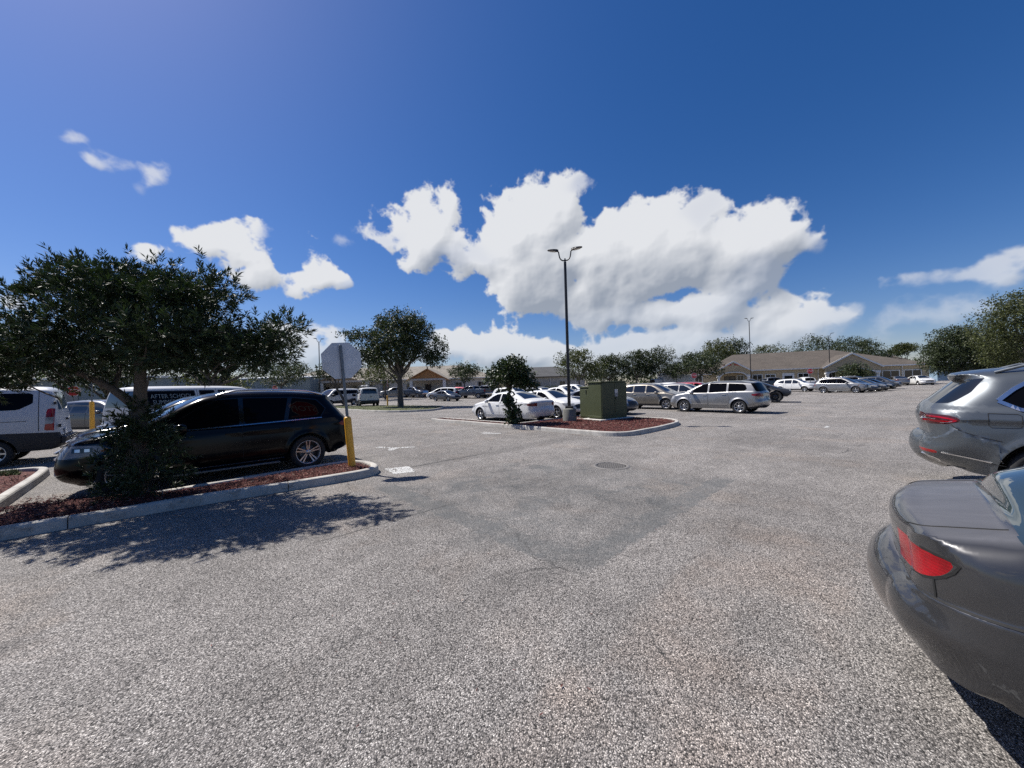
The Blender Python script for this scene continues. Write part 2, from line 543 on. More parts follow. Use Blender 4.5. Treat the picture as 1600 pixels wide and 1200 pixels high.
def mat_asphalt():
    t = NT('asphalt')
    p = t.obj()
    v1 = t.n('ShaderNodeTexVoronoi'); v1.inputs['Scale'].default_value = 132; t.l(p, v1.inputs['Vector'])
    v2 = t.n('ShaderNodeTexVoronoi'); v2.inputs['Scale'].default_value = 235; t.l(p, v2.inputs['Vector'])
    sep = t.n('ShaderNodeSeparateColor'); t.l(v1.outputs['Color'], sep.inputs['Color'])
    sep2 = t.n('ShaderNodeSeparateColor'); t.l(v2.outputs['Color'], sep2.inputs['Color'])
    stone = t.ramp(sep.outputs['Red'], [(0.0, (0.028, 0.027, 0.026)), (0.17, (0.10, 0.095, 0.092)), (0.42, (0.215, 0.200, 0.190)), (0.8, (0.33, 0.308, 0.29)), (1.0, (0.55, 0.525, 0.495))])
    small = t.ramp(sep2.outputs['Green'], [(0.0, 0.40), (0.5, 0.96), (1.0, 1.6)])
    c = t.mix(0.75, stone, small, 'MULTIPLY')
    c = t.mix(1.0, c, (1.215, 1.205, 1.19), 'MULTIPLY')
    gap = t.ramp(v1.outputs['Distance'], [(0.35, 1.0), (0.72, 0.42)])
    c = t.mix(0.9, c, gap, 'MULTIPLY')
    # big soft mottling, tyre-polished lanes and brownish dust
    big = t.noise(p, 0.33, 5, 0.6)
    c = t.mix(1.0, c, t.ramp(big, [(0.3, 0.78), (0.7, 1.16)]), 'MULTIPLY')
    mid = t.noise(p, 2.6, 4, 0.6)
    c = t.mix(1.0, c, t.ramp(mid, [(0.3, 0.87), (0.7, 1.11)]), 'MULTIPLY')
    dust = t.ramp(t.noise(p, 0.55, 4, 0.65, 0.4), [(0.53, 0.0), (0.70, 0.42)])
    c = t.mix(dust, c, t.mix(1.0, c, (1.18, 1.03, 0.90), 'MULTIPLY'))
    # the filled trench round the drain: two straight arms of darker, finer asphalt, worn and blotchy
    mp = t.n('ShaderNodeMapping', vector_type='POINT')
    xs = t.n('ShaderNodeSeparateXYZ')
    dot1 = t.n('ShaderNodeVectorMath', operation='DOT_PRODUCT'); dot1.inputs[1].default_value = tuple(E1); t.l(p, dot1.inputs[0])
    dot2 = t.n('ShaderNodeVectorMath', operation='DOT_PRODUCT'); dot2.inputs[1].default_value = tuple(E2); t.l(p, dot2.inputs[0])
    wob = t.math('MULTIPLY', t.math('SUBTRACT', t.noise(p, 5.5, 6, 0.72), 0.5), 0.30)
    s_ = t.math('ADD', dot1.outputs['Value'], wob); q_ = t.math('ADD', dot2.outputs['Value'], wob)
    def strip(a, a0, wa, b, b0, b1):
        m1 = t.math('SUBTRACT', 1.0, t.math('DIVIDE', t.math('ABSOLUTE', t.math('SUBTRACT', a, a0)), wa), True)
        m1 = t.math('MULTIPLY', m1, 5.0, True)
        lo = t.math('MULTIPLY', t.math('SUBTRACT', b, b0), 3.0, True)
        hi = t.math('MULTIPLY', t.math('SUBTRACT', b1, b), 3.0, True)
        return t.math('MULTIPLY', m1, t.math('MULTIPLY', lo, hi))
    tr = t.math('MULTIPLY', 0.85, t.math('MAXIMUM', strip(s_, 2.86, 0.20, q_, -6.6, -2.1), strip(q_, -2.18, 0.19, s_, 2.65, 7.3)))
    patchy = t.ramp(t.noise(p, 4.5, 5, 0.7), [(0.28, 0.35), (0.58, 1.0)])
    tr = t.math('MULTIPLY', tr, patchy)
    # dark, oily blotches on the square inside the two arms
    ins = strip(s_, 4.6, 2.4, q_, -6.2, -2.0)
    blot = t.ramp(t.noise(p, 1.5, 7, 0.70, 0.6), [(0.44, 0.0), (0.62, 0.80)])
    ins = t.math('MULTIPLY', ins, blot)
    ins = t.math('MAXIMUM', ins, t.math('MULTIPLY', strip(s_, 4.9, 2.2, q_, -5.6, -2.1), 0.26))
    wear = t.math('MAXIMUM', tr, ins)
    pk = t.math('MULTIPLY', strip(q_, -0.85, 0.62, s_, 0.2, 5.2), t.ramp(t.noise(p, 1.4, 5, 0.65), [(0.38, 0.0), (0.68, 0.48)]))
    c = t.mix(pk, c, t.mix(1.0, c, (1.22, 1.05, 0.93), 'MULTIPLY'))
    darkc = t.mix(0.82, t.mix(1.0, c, (0.60, 0.62, 0.64), 'MULTIPLY'), t.mix(1.0, small, (0.088, 0.094, 0.096), 'MULTIPLY'))
    c = t.mix(t.math('MULTIPLY', wear, 0.95), c, darkc)
    # old resurfaced stall area beyond: slightly smoother and darker
    far = t.math('MULTIPLY', t.math('SUBTRACT', t.math('MULTIPLY', q_, -1.0), 7.15), 2.5, True)
    c = t.mix(t.math('MULTIPLY', far, 0.30), c, t.mix(1.0, c, (0.74, 0.74, 0.73), 'MULTIPLY'))
    # traffic polish: long faint bands along the lanes, and old oil spots
    tv = t.n('ShaderNodeCombineXYZ')
    t.l(t.math('MULTIPLY', dot1.outputs['Value'], 0.10), tv.inputs[0]); t.l(t.math('MULTIPLY', dot2.outputs['Value'], 1.15), tv.inputs[1])
    c = t.mix(1.0, c, t.ramp(t.noise(tv.outputs[0], 1.0, 4, 0.6), [(0.34, 0.90), (0.64, 1.07)]), 'MULTIPLY')
    tv2 = t.n('ShaderNodeCombineXYZ')
    t.l(t.math('MULTIPLY', dot2.outputs['Value'], 0.09), tv2.inputs[0]); t.l(t.math('MULTIPLY', dot1.outputs['Value'], 0.9), tv2.inputs[1]); tv2.inputs[2].default_value = 7.7
    c = t.mix(1.0, c, t.ramp(t.noise(tv2.outputs[0], 1.0, 4, 0.6), [(0.34, 0.91), (0.64, 1.06)]), 'MULTIPLY')
    ov = t.n('ShaderNodeTexVoronoi'); ov.inputs['Scale'].default_value = 0.42
    wo = t.n('ShaderNodeVectorMath', operation='ADD')
    no = t.n('ShaderNodeTexNoise'); no.inputs['Scale'].default_value = 3.5; no.inputs['Detail'].default_value = 5; t.l(p, no.inputs['Vector'])
    ns = t.n('ShaderNodeVectorMath', operation='SCALE'); ns.inputs['Scale'].default_value = 0.45; t.l(no.outputs['Color'], ns.inputs[0])
    t.l(p, wo.inputs[0]); t.l(ns.outputs[0], wo.inputs[1]); t.l(wo.outputs[0], ov.inputs['Vector'])
    spot = t.ramp(ov.outputs['Distance'], [(0.035, 0.42), (0.11, 0.0)])
    c = t.mix(spot, c, t.mix(1.0, c, (0.42, 0.41, 0.41), 'MULTIPLY'))
    # hairline cracks
    cv = t.n('ShaderNodeTexVoronoi', feature='DISTANCE_TO_EDGE'); cv.inputs['Scale'].default_value = 0.17
    wv = t.n('ShaderNodeVectorMath', operation='ADD')
    nv = t.n('ShaderNodeTexNoise'); nv.inputs['Scale'].default_value = 1.3; nv.inputs['Detail'].default_value = 6; t.l(p, nv.inputs['Vector'])
    t.l(p, wv.inputs[0]); t.l(nv.outputs['Color'], wv.inputs[1]); t.l(wv.outputs[0], cv.inputs['Vector'])
    cr = t.ramp(cv.outputs['Distance'], [(0.0, 1.0), (0.0028, 0.0)])
    cr = t.math('MULTIPLY', cr, t.ramp(t.noise(p, 0.45, 2), [(0.48, 0.0), (0.6, 0.75)]))
    # the open joint between the lane and the stall area, and a darker band along it
    jt = strip(t.math('ADD', dot2.outputs['Value'], t.math('MULTIPLY', wob, 0.16)), -7.50, 0.030, s_, 3.75, 6.1)
    jb = t.math('MULTIPLY', strip(q_, -7.42, 0.26, s_, 3.9, 9.6), patchy)
    c = t.mix(t.math('MULTIPLY', jb, 0.42), c, t.mix(1.0, c, (0.55, 0.56, 0.57), 'MULTIPLY'))
    cr = t.math('MAXIMUM', cr, t.math('MULTIPLY', jt, 0.9))
    j2 = strip(t.math('ADD', dot2.outputs['Value'], t.math('MULTIPLY', wob, 0.3)), -4.62, 0.016, s_, 1.1, 3.3)
    cr = t.math('MAXIMUM', cr, t.math('MULTIPLY', j2, 0.65))
    c = t.mix(cr, c, (0.03, 0.03, 0.03))
    t.set(col=c, rough=0.88, spec=0.35)
    h = t.math('ADD', t.math('MULTIPLY', v1.outputs['Distance'], -1.0), t.math('MULTIPLY', sep2.outputs['Green'], 0.22))
    h = t.math('MULTIPLY', h, t.math('SUBTRACT', 1.0, t.math('MULTIPLY', tr, 0.6)))
    t.bump(h, 0.75, 0.010)
    return t.m

def mat_concrete(name, col, dirty=0.5):
    t = NT(name)
    p = t.geo()
    a = t.noise(p, 2.2, 6, 0.65)
    b = t.noise(p, 45, 4, 0.6)
    c = t.mix(1.0, col, t.ramp(a, [(0.3, 1 - dirty * .55), (0.7, 1.12)]), 'MULTIPLY')
    c = t.mix(1.0, c, t.ramp(b, [(0.25, 0.8), (0.75, 1.15)]), 'MULTIPLY')
    st = t.ramp(t.noise(p, 5, 7, 0.74, 1.2), [(0.53, 0.0), (0.68, 0.75)])
    c = t.mix(st, c, t.mix(1.0, c, (0.45, 0.43, 0.40), 'MULTIPLY'))
    t.set(col=c, rough=0.9)
    t.bump(b, 0.25, 0.004)
    return t.m

def mat_leaf(name, c0, c1, gloss=0.42, trans=0.30):
    t = NT(name)
    g = t.n('ShaderNodeNewGeometry')
    rnd = g.outputs['Random Per Island']
    c = t.ramp(rnd, [(0.0, c0), (0.75, c1), (1.0, tuple(min(1, x * 1.45) for x in c1))])
    t.set(col=c, rough=gloss, spec=0.4)
    tr = t.n('ShaderNodeBsdfTranslucent')
    t.l(t.mix(1.0, c, (1.25, 1.35, 0.65), 'MULTIPLY'), tr.inputs['Color'])
    mx = t.n('ShaderNodeMixShader'); mx.inputs[0].default_value = trans
    t.l(t.b.outputs[0], mx.inputs[1]); t.l(tr.outputs[0], mx.inputs[2])
    t.l(mx.outputs[0], t.t.nodes['Material Output'].inputs['Surface'])
    return t.m

def mat_bark(name, col):
    t = NT(name)
    p = t.obj()
    mp = t.n('ShaderNodeMapping'); mp.inputs['Scale'].default_value = (9, 9, 2.4); t.l(p, mp.inputs['Vector'])
    n = t.noise(mp.outputs[0], 3.0, 6, 0.7, 0.6)
    c = t.mix(1.0, col, t.ramp(n, [(0.3, 0.5), (0.7, 1.35)]), 'MULTIPLY')
    t.set(col=c, rough=0.92)
    t.bump(n, 0.6, 0.03)
    return t.m

def mat_mulch():
    t = NT('mulch')
    p = t.obj()
    v = t.n('ShaderNodeTexVoronoi'); v.inputs['Scale'].default_value = 34
    mp = t.n('ShaderNodeMapping'); mp.inputs['Scale'].default_value = (1, 2.2, 1); mp.inputs['Rotation'].default_value = (0, 0, 0.5)
    t.l(p, mp.inputs['Vector']); t.l(mp.outputs[0], v.inputs['Vector'])
    sep = t.n('ShaderNodeSeparateColor'); t.l(v.outputs['Color'], sep.inputs['Color'])
    c = t.ramp(sep.outputs['Red'], [(0.0, (0.022, 0.007, 0.006)), (0.55, (0.085, 0.020, 0.016)), (0.93, (0.15, 0.042, 0.032)), (1.0, (0.28, 0.17, 0.12))])
    t.set(col=c, rough=0.95)
    t.bump(v.outputs['Distance'], 0.8, 0.02)
    return t.m

def mat_chip():
    t = NT('wood_chip')
    g = t.n('ShaderNodeNewGeometry')
    c = t.ramp(g.outputs['Random Per Island'], [(0.0, (0.034, 0.009, 0.008)), (0.5, (0.10, 0.021, 0.017)), (0.88, (0.17, 0.043, 0.034)), (0.96, (0.25, 0.12, 0.09)), (1.0, (0.44, 0.34, 0.26))])
    t.set(col=c, rough=0.9)
    return t.m

def mat_grass(name='grass_blades', c0=(0.05, 0.075, 0.018), c1=(0.12, 0.14, 0.045)):
    t = NT(name)
    p = t.geo()
    n = t.noise(p, 7, 6, 0.7)
    c = t.ramp(n, [(0.3, c0), (0.7, c1)])
    t.set(col=c, rough=0.9); t.bump(t.noise(p, 60, 4), 0.6, 0.03)
    return t.m

def mat_stucco(name, col):
    t = NT(name)
    p = t.geo()
    a = t.noise(p, 0.9, 5, 0.6); b = t.noise(p, 30, 4, 0.6)
    c = t.mix(1.0, col, t.ramp(a, [(0.3, 0.88), (0.7, 1.08)]), 'MULTIPLY')
    mp = t.n('ShaderNodeMapping'); mp.inputs['Scale'].default_value = (2.2, 2.2, 0.12); t.l(p, mp.inputs['Vector'])
    st = t.ramp(t.noise(mp.outputs[0], 1.0, 5, 0.7), [(0.5, 1.0), (0.75, 0.84)])
    c = t.mix(1.0, c, st, 'MULTIPLY')
    t.set(col=c, rough=0.92); t.bump(b, 0.35, 0.01)
    return t.m

def mat_shingle(name, c0, c1):
    t = NT(name)
    p = t.obj()
    br = t.n('ShaderNodeTexBrick'); br.inputs['Scale'].default_value = 1.0
    br.inputs['Brick Width'].default_value = 0.33; br.inputs['Row Height'].default_value = 0.14
    br.inputs['Mortar Size'].default_value = 0.008; br.inputs['Color1'].default_value = (*c0, 1); br.inputs['Color2'].default_value = (*c1, 1)
    br.inputs['Mortar'].default_value = (*[x * .4 for x in c0], 1)
    t.l(p, br.inputs['Vector'])
    a = t.noise(p, 0.5, 5, 0.65)
    c = t.mix(1.0, br.outputs['Color'], t.ramp(a, [(0.3, 0.82), (0.7, 1.15)]), 'MULTIPLY')
    b = t.noise(p, 9, 4, 0.7)
    c = t.mix(1.0, c, t.ramp(b, [(0.3, 0.85), (0.7, 1.15)]), 'MULTIPLY')
    t.set(col=c, rough=0.93); t.bump(br.outputs['Fac'], -0.4, 0.02)
    return t.m

def mat_paint(name, col, metal=0.0, rough=0.38, coat=1.0, dust=0.18, chalk=False):
    t = NT(name)
    p = t.obj()
    n = t.noise(p, 2.3, 6, 0.65)
    c = t.mix(t.math('MULTIPLY', t.ramp(n, [(0.35, 0.0), (0.75, 1.0)]), dust), col, tuple(0.6 * x + 0.16 for x in col))
    r = t.math('ADD', rough, t.math('MULTIPLY', n, 0.08))
    t.set(col=c, rough=r, metal=metal, coat=coat, coatr=0.06)
    if chalk:   # sun-bleached clear coat on the deck of an old car
        mp = t.n('ShaderNodeMapping'); mp.inputs['Scale'].default_value = (1.3, 3.2, 3.0); mp.inputs['Rotation'].default_value = (0, 0, 1.2); t.l(p, mp.inputs['Vector'])
        s = t.noise(mp.outputs[0], 1.6, 6, 0.62, 0.5)
        g = t.n('ShaderNodeNewGeometry'); sx = t.n('ShaderNodeSeparateXYZ'); t.l(g.outputs['Normal'], sx.inputs[0])
        flat = t.ramp(sx.outputs['Z'], [(0.86, 0.0), (0.97, 1.0)])
        k = t.math('MULTIPLY', flat, t.ramp(s, [(0.34, 0.45), (0.68, 1.0)]))
        t.l(t.mix(k, c, (0.115, 0.115, 0.124)), t.b.inputs['Base Color'])
        t.l(t.math('SUBTRACT', 1.0, t.math('MULTIPLY', flat, 0.88), True), t.b.inputs['Coat Weight'])
        t.l(t.math('ADD', 0.36, t.math('MULTIPLY', flat, 0.22)), t.b.inputs['Roughness'])
        t.l(t.math('SUBTRACT', metal, t.math('MULTIPLY', flat, metal * 0.75)), t.b.inputs['Metallic'])
    return t.m

def mat_lamp(name, col, rough=0.12):
    t = NT(name)
    p = t.obj()
    w = t.n('ShaderNodeTexWave', wave_type='BANDS', bands_direction='Z'); w.inputs['Scale'].default_value = 22; w.inputs['Distortion'].default_value = 0.3
    t.l(p, w.inputs['Vector'])
    n = t.noise(p, 7.0, 3)
    c = t.mix(1.0, col, t.ramp(w.outputs['Fac'], [(0.0, 0.86), (1.0, 1.1)]), 'MULTIPLY')
    c = t.mix(1.0, c, t.ramp(n, [(0.35, 0.62), (0.65, 1.25)]), 'MULTIPLY')
    t.set(col=c, rough=rough, coat=0.25, coatr=0.03, spec=0.35)
    return t.m

mat_asphalt()
mat_concrete('kerb_concrete', (0.44, 0.42, 0.385), 0.55)
mat_concrete('pole_base_concrete', (0.17, 0.172, 0.155), 0.6)
mat_concrete('pad_concrete', (0.52, 0.50, 0.46), 0.4)
mat_leaf('podocarpus_leaf', (0.010, 0.019, 0.007), (0.030, 0.050, 0.017), 0.50, 0.12)
mat_leaf('oak_leaf', (0.014, 0.023, 0.008), (0.042, 0.058, 0.020), 0.55, 0.18)
mat_leaf('oak_leaf_olive', (0.024, 0.032, 0.010), (0.075, 0.086, 0.027), 0.55, 0.24)
mat_leaf('round_leaf', (0.012, 0.022, 0.008), (0.036, 0.056, 0.018), 0.46, 0.15)
mat_leaf('shrub_leaf', (0.022, 0.042, 0.012), (0.060, 0.092, 0.030), 0.55, 0.20)
mat_bark('bark', (0.105, 0.088, 0.072))
mat_bark('bark_pale', (0.20, 0.175, 0.145))
mat_mulch(); mat_chip(); mat_grass()
mat_grass('dry_lawn', (0.055, 0.070, 0.022), (0.115, 0.120, 0.052))
mat_stucco('tan_stucco', (0.47, 0.375, 0.24))
mat_stucco('tan_stucco_dark', (0.34, 0.265, 0.175))
mat_stucco('cream_stucco', (0.58, 0.54, 0.48))
mat_stucco('grey_stucco', (0.48, 0.44, 0.38))
mat_stucco('teal_siding', (0.215, 0.255, 0.262))
mat_stucco('grey_siding', (0.26, 0.255, 0.24))
mat_stucco('blue_siding', (0.20, 0.29, 0.37))
mat_shingle('brown_shingle', (0.077, 0.064, 0.052), (0.100, 0.083, 0.068))
mat_shingle('beige_shingle', (0.20, 0.178, 0.148), (0.25, 0.225, 0.19))
mat_shingle('dark_shingle', (0.055, 0.056, 0.058), (0.085, 0.085, 0.086))
simple('white_trim', (0.72, 0.71, 0.67), 0.6, var=0.06)
simple('orange_wood', (0.44, 0.205, 0.072), 0.7, var=0.25, scale=6)
simple('fence_wood', (0.30, 0.21, 0.12), 0.8, var=0.3, scale=8)
simple('pale_metal_roof', (0.55, 0.57, 0.58), 0.45, metal=0.4, var=0.08)
simple('window_glass', (0.014, 0.017, 0.021), 0.04, spec=0.9, var=0.3, scale=2)
simple('door_white', (0.62, 0.63, 0.64), 0.5)
simple('brown_door', (0.06, 0.04, 0.03), 0.5)
simple('black_metal', (0.011, 0.010, 0.010), 0.42, var=0.3)
simple('lamp_lens', (0.42, 0.40, 0.36), 0.25, var=0.1)
simple('galvanised', (0.15, 0.165, 0.18), 0.42, metal=0.7, var=0.22, scale=30)
simple('sign_back', (0.60, 0.61, 0.63), 0.5, metal=0.25, var=0.10, scale=5)
simple('sign_red', (0.50, 0.015, 0.018), 0.4, var=0.08)
simple('sign_white', (0.78, 0.78, 0.76), 0.45, var=0.05)
simple('yellow_sleeve', (0.72, 0.36, 0.028), 0.42, var=0.16, scale=7)
simple('cabinet_green', (0.066, 0.077, 0.040), 0.5, var=0.10, scale=3, spec=0.25)
simple('cabinet_dark', (0.05, 0.06, 0.035), 0.5)
simple('sticker', (0.55, 0.55, 0.52), 0.5)
simple('sticker_grey', (0.25, 0.26, 0.26), 0.5)
simple('cast_iron', (0.17, 0.16, 0.15), 0.6, metal=0.3, var=0.3, scale=40)
simple('drain_dark', (0.006, 0.006, 0.006), 0.9)
simple('road_paint', (0.50, 0.50, 0.485), 0.7, var=0.25, scale=25)
simple('cone_orange', (0.75, 0.16, 0.03), 0.5)
# vehicles
simple('tyre_rubber', (0.016, 0.016, 0.017), 0.75, var=0.3, scale=30)
simple('rim_silver', (0.50, 0.50, 0.51), 0.30, metal=0.85, var=0.1)
simple('rim_dark', (0.010, 0.010, 0.011), 0.6)
simple('black_plastic', (0.011, 0.012, 0.016), 0.55, var=0.2, scale=40)
simple('gloss_black', (0.006, 0.006, 0.007), 0.12, coat=0.6)
simple('chrome', (0.70, 0.70, 0.71), 0.24, metal=1.0, var=0.04)
simple('plate_white', (0.55, 0.56, 0.55), 0.5, var=0.3, scale=60)
simple('plate_ink', (0.08, 0.13, 0.10), 0.5)
simple('seam', (0.006, 0.006, 0.006), 0.8)
simple('van_letters', (0.19, 0.22, 0.22), 0.5)
simple('ladder_white', (0.70, 0.70, 0.70), 0.5)
t_ = NT('car_glass'); t_.set(col=(0.010, 0.012, 0.014), rough=0.02, spec=0.85, coat=0.3, coatr=0.01)
t_ = NT('car_glass_tint'); t_.set(col=(0.003, 0.003, 0.004), rough=0.02, spec=0.08)
t_ = NT('car_glass_clear'); t_.set(col=(0.028, 0.042, 0.048), rough=0.02, spec=1.0, coat=0.6, coatr=0.01)
mat_lamp('tail_red', (0.27, 0.003, 0.008)); mat_lamp('tail_deep_red', (0.17, 0.002, 0.006)); mat_lamp('tail_dark_red', (0.16, 0.006, 0.010)); mat_lamp('head_clear', (0.30, 0.31, 0.33)); mat_lamp('lamp_smoke', (0.05, 0.012, 0.014)); mat_lamp('reflector_red', (0.30, 0.012, 0.012)); mat_lamp('amber', (0.5, 0.16, 0.02))
mat_paint('paint_old_grey', (0.046, 0.046, 0.048), 0.55, 0.38, 0.35, 0.05, chalk=True)
mat_paint('paint_blue_grey', (0.088, 0.100, 0.112), 0.50, 0.34, 0.6, 0.05)
mat_paint('paint_black', (0.0016, 0.0016, 0.0026), 0.0, 0.12, 0.0, 0.003).node_tree.nodes['Principled BSDF'].inputs['Specular IOR Level'].default_value = 0.24
mat_paint('paint_white', (0.66, 0.66, 0.65), 0.0, 0.4, 0.8, 0.06)
mat_paint('paint_van_white', (0.50, 0.51, 0.52), 0.0, 0.45, 0.3, 0.10)
mat_paint('paint_silver', (0.235, 0.235, 0.238), 0.65, 0.34, 1.0, 0.10)
mat_paint('paint_greige', (0.19, 0.172, 0.145), 0.65, 0.34, 1.0, 0.10)
mat_paint('paint_navy', (0.020, 0.032, 0.060), 0.3, 0.3, 1.0, 0.08)
mat_paint('paint_dark_grey', (0.055, 0.058, 0.065), 0.5, 0.32, 1.0, 0.08)
mat_paint('paint_red', (0.33, 0.020, 0.035), 0.3, 0.3, 1.0, 0.06)
mat_paint('paint_satin_black', (0.012, 0.014, 0.020), 0.2, 0.42, 0.3, 0.06)
MT = MATS

# ------------------------------------------------------------------ ground
def grid_ground():
    xs = sorted(set([-900, -500, -300, -200, -150, -120] + list(range(-100, 101, 4)) + [120, 150, 200, 300, 500, 900]))
    ys = sorted(set([-60, -20] + list(range(-8, 100, 4)) + [110, 130, 160, 200, 300, 500, 900, 1500]))
    V = [(x, y, hgt(y)) for y in ys for x in xs]
    n = len(xs)
    F = [(j * n + i, j * n + i + 1, (j + 1) * n + i + 1, (j + 1) * n + i) for j in range(len(ys) - 1) for i in range(n - 1)]
    o = link('parking_lot', mesh_np('parking_lot', V, F, MT['asphalt'], True))
    setp(o, 'sunlit exposed aggregate asphalt of the car park', 'parking lot', kind='structure')
    return o
grid_ground()

def chaikin2(p, it=2, closed=False):
    p = [np.array(q, float) for q in p]
    for _ in range(it):
        q = []
        n = len(p)
        if not closed: q.append(p[0])
        for i in range(n if closed else n - 1):
            a, b = p[i], p[(i + 1) % n]
            if closed or i > 0: q.append(a * .75 + b * .25)
            if closed or i < n - 2: q.append(a * .25 + b * .75)
        if not closed: q.append(p[-1])
        p = q
    return p

def resample(path, ds):
    P = np.array(path, float)
    d = np.concatenate([[0], np.cumsum(np.linalg.norm(np.diff(P[:, :2], axis=0), axis=1))])
    n = max(2, int(round(d[-1] / ds)) + 1)
    t = np.linspace(0, d[-1], n)
    return np.stack([np.interp(t, d, P[:, k]) for k in range(P.shape[1])], 1)

def kerb(path, outer_left, sec=3.0, w=0.16, h=0.15, name='kerb'):
    """kerb swept along a path of (s,t); cut in cast sections with open joints. Path line is the road face."""
    root = empty(name); setp(root, None, None, kind='structure')
    P = resample(path, 0.12)
    tot = len(P)
    per = max(4, int(sec / 0.12))
    prof = [(0.0, -0.05), (0.0, 0.0), (0.018, h - 0.035), (0.030, h - 0.012), (0.052, h), (w - 0.03, h), (w - 0.008, h - 0.010), (w, h - 0.035), (w, -0.05)]
    i = 0
    while i < tot - 1:
        j = min(i + per, tot - 1)
        if tot - 1 - j < 4: j = tot - 1
        vs, fs = [], []
        seg = P[i:j + 1]
        for k in range(len(seg)):
            a = P[max(i + k - 1, 0)]; b = P[min(i + k + 1, tot - 1)]
            d = (b - a) / (np.linalg.norm(b - a) + 1e-9)
            nrm = np.array([-d[1], d[0]]) * (1 if outer_left else -1)
            q = seg[k].copy()
            if k == 0 and i > 0: q = q + d * 0.006
            if k == len(seg) - 1 and j < tot - 1: q = q - d * 0.006
            wob = 0.004 * math.sin(q[0] * 3.1 + q[1] * 1.7)
            for (o_, z) in prof:
                s = q + nrm * o_
                p = ST(s[0], s[1]); vs.append((p.x, p.y, z + (wob if z > 0 else 0)))
        m = len(prof)
        for k in range(len(seg) - 1):
            for c in range(m - 1):
                fs.append((k * m + c, k * m + c + 1, (k + 1) * m + c + 1, (k + 1) * m + c))
        fs.append(tuple(range(m))); fs.append(tuple(range((len(seg) - 1) * m + m - 1, (len(seg) - 1) * m - 1, -1)))
        mb = MB(); mb.add(vs, fs, 0, False)
        mb.build('kerb_section', MT['kerb_concrete'], root)
        i = j
    return root

def bed(name, poly_st, z, mat, label, dome=0.05, step=0.25):
    """planting bed as a low mound"""
    poly = np.array(poly_st, float)
    lo, hi = poly.min(0), poly.max(0)
    bnd = resample(list(poly) + [poly[0]], step)[:-1]
    pts = [Vector(p) for p in bnd]
    nb = len(pts)
    gx = np.arange(lo[0], hi[0], step); gy = np.arange(lo[1], hi[1], step)
    G = np.array([(a, b) for a in gx for b in gy])
    if len(G):
        ins = inpoly(G, bnd)
        dist = np.min(np.linalg.norm(G[:, None] - bnd[None], axis=2), axis=1)
        G = G[ins & (dist > step * .5)]
        pts += [Vector(p) for p in G]
    res = geometry.delaunay_2d_cdt(pts, [(i, (i + 1) % nb) for i in range(nb)], [], 1, 1e-5)
    V2 = np.array([tuple(p) for p in res[0]])
    dist = np.min(np.linalg.norm(V2[:, None] - bnd[None], axis=2), axis=1)
    V = []
    for (s, t), d in zip(V2, dist):
        p = ST(s, t); V.append((p.x, p.y, z + dome * min(d / 0.5, 1) * (0.8 + 0.4 * math.sin(s * 5.1) * math.sin(t * 4.3)) - (0.03 if d < 1e-4 else 0)))
    F = []
    for f in res[2]:
        if len(f) == 3:
            a, b, c = [np.array(V[i][:2]) for i in f]
            F.append(f if np.cross(b - a, c - a) > 0 else f[::-1])
    o = link(name, mesh_np(name, V, F, mat, True))
    setp(o, label, None, kind='structure')
    return bnd

def inpoly(P, poly):
    P = np.asarray(P, float); poly = np.asarray(poly, float)
    x, y = P[:, 0], P[:, 1]
    c = np.zeros(len(P), bool)
    j = len(poly) - 1
    for i in range(len(poly)):
        xi, yi = poly[i]; xj, yj = poly[j]
        if yi != yj:
            c ^= ((yi > y) != (yj > y)) & (x < (xj - xi) * (y - yi) / (yj - yi) + xi)
        j = i
    return c

def chips(name, poly_st, z, n, label, dome=0.05, size=(0.028, 0.075), mat='wood_chip', thin=None, flat=0.35):
    """wood chips: little curled slivers lying loose"""
    poly = np.array(poly_st, float)
    lo, hi = poly.min(0), poly.max(0)
    C = lo + rng.random((int(n * 2.2), 2)) * (hi - lo)
    C = C[inpoly(C, poly)][:n]
    if thin is not None: C = C[rng.random(len(C)) < thin(C)]
    n = len(C)
    bnd = resample(list(poly) + [poly[0]], 0.2)
    dist = np.concatenate([np.min(np.linalg.norm(C[i:i + 4000, None] - bnd[None], axis=2), axis=1) for i in range(0, n, 4000)])
    X = C[:, :1] * np.array(E1)[None, :2] + C[:, 1:] * np.array(E2)[None, :2]
    zz = z + dome * np.minimum(dist / 0.5, 1) + rng.random(n) * 0.022
    yaw = rng.random(n) * 6.283; pit = rng.normal(size=n) * flat; rol = rng.normal(size=n) * 0.5
    Ln = size[0] + rng.random(n) * (size[1] - size[0]); Wd = Ln * (0.16 + 0.22 * rng.random(n)); Th = Wd * 0.35
    d = np.stack([np.cos(yaw) * np.cos(pit), np.sin(yaw) * np.cos(pit), np.sin(pit)], 1)
    s = np.stack([-np.sin(yaw) * np.cos(rol), np.cos(yaw) * np.cos(rol), np.sin(rol)], 1)
    u = np.cross(d, s)
    P0 = np.concatenate([X, zz[:, None]], 1)
    # a tent-shaped sliver: 4 corners + raised middle pair
    c = [P0 - d * Ln[:, None] / 2, P0 + s * Wd[:, None] / 2 - d * Ln[:, None] * .2, P0 + d * Ln[:, None] / 2, P0 - s * Wd[:, None] / 2 + d * Ln[:, None] * .15, P0 + u * Th[:, None]]
    V = np.stack(c, 1).reshape(-1, 3)
    b = np.arange(n)[:, None] * 5
    F = np.concatenate([b + np.array([[0, 4, 1]]), b + np.array([[1, 4, 2]]), b + np.array([[2, 4, 3]]), b + np.array([[3, 4, 0]])], 0)
    o = link(name, mesh_np(name, V, F, MT[mat], False))
    setp(o, label, None, kind='stuff')
    return o

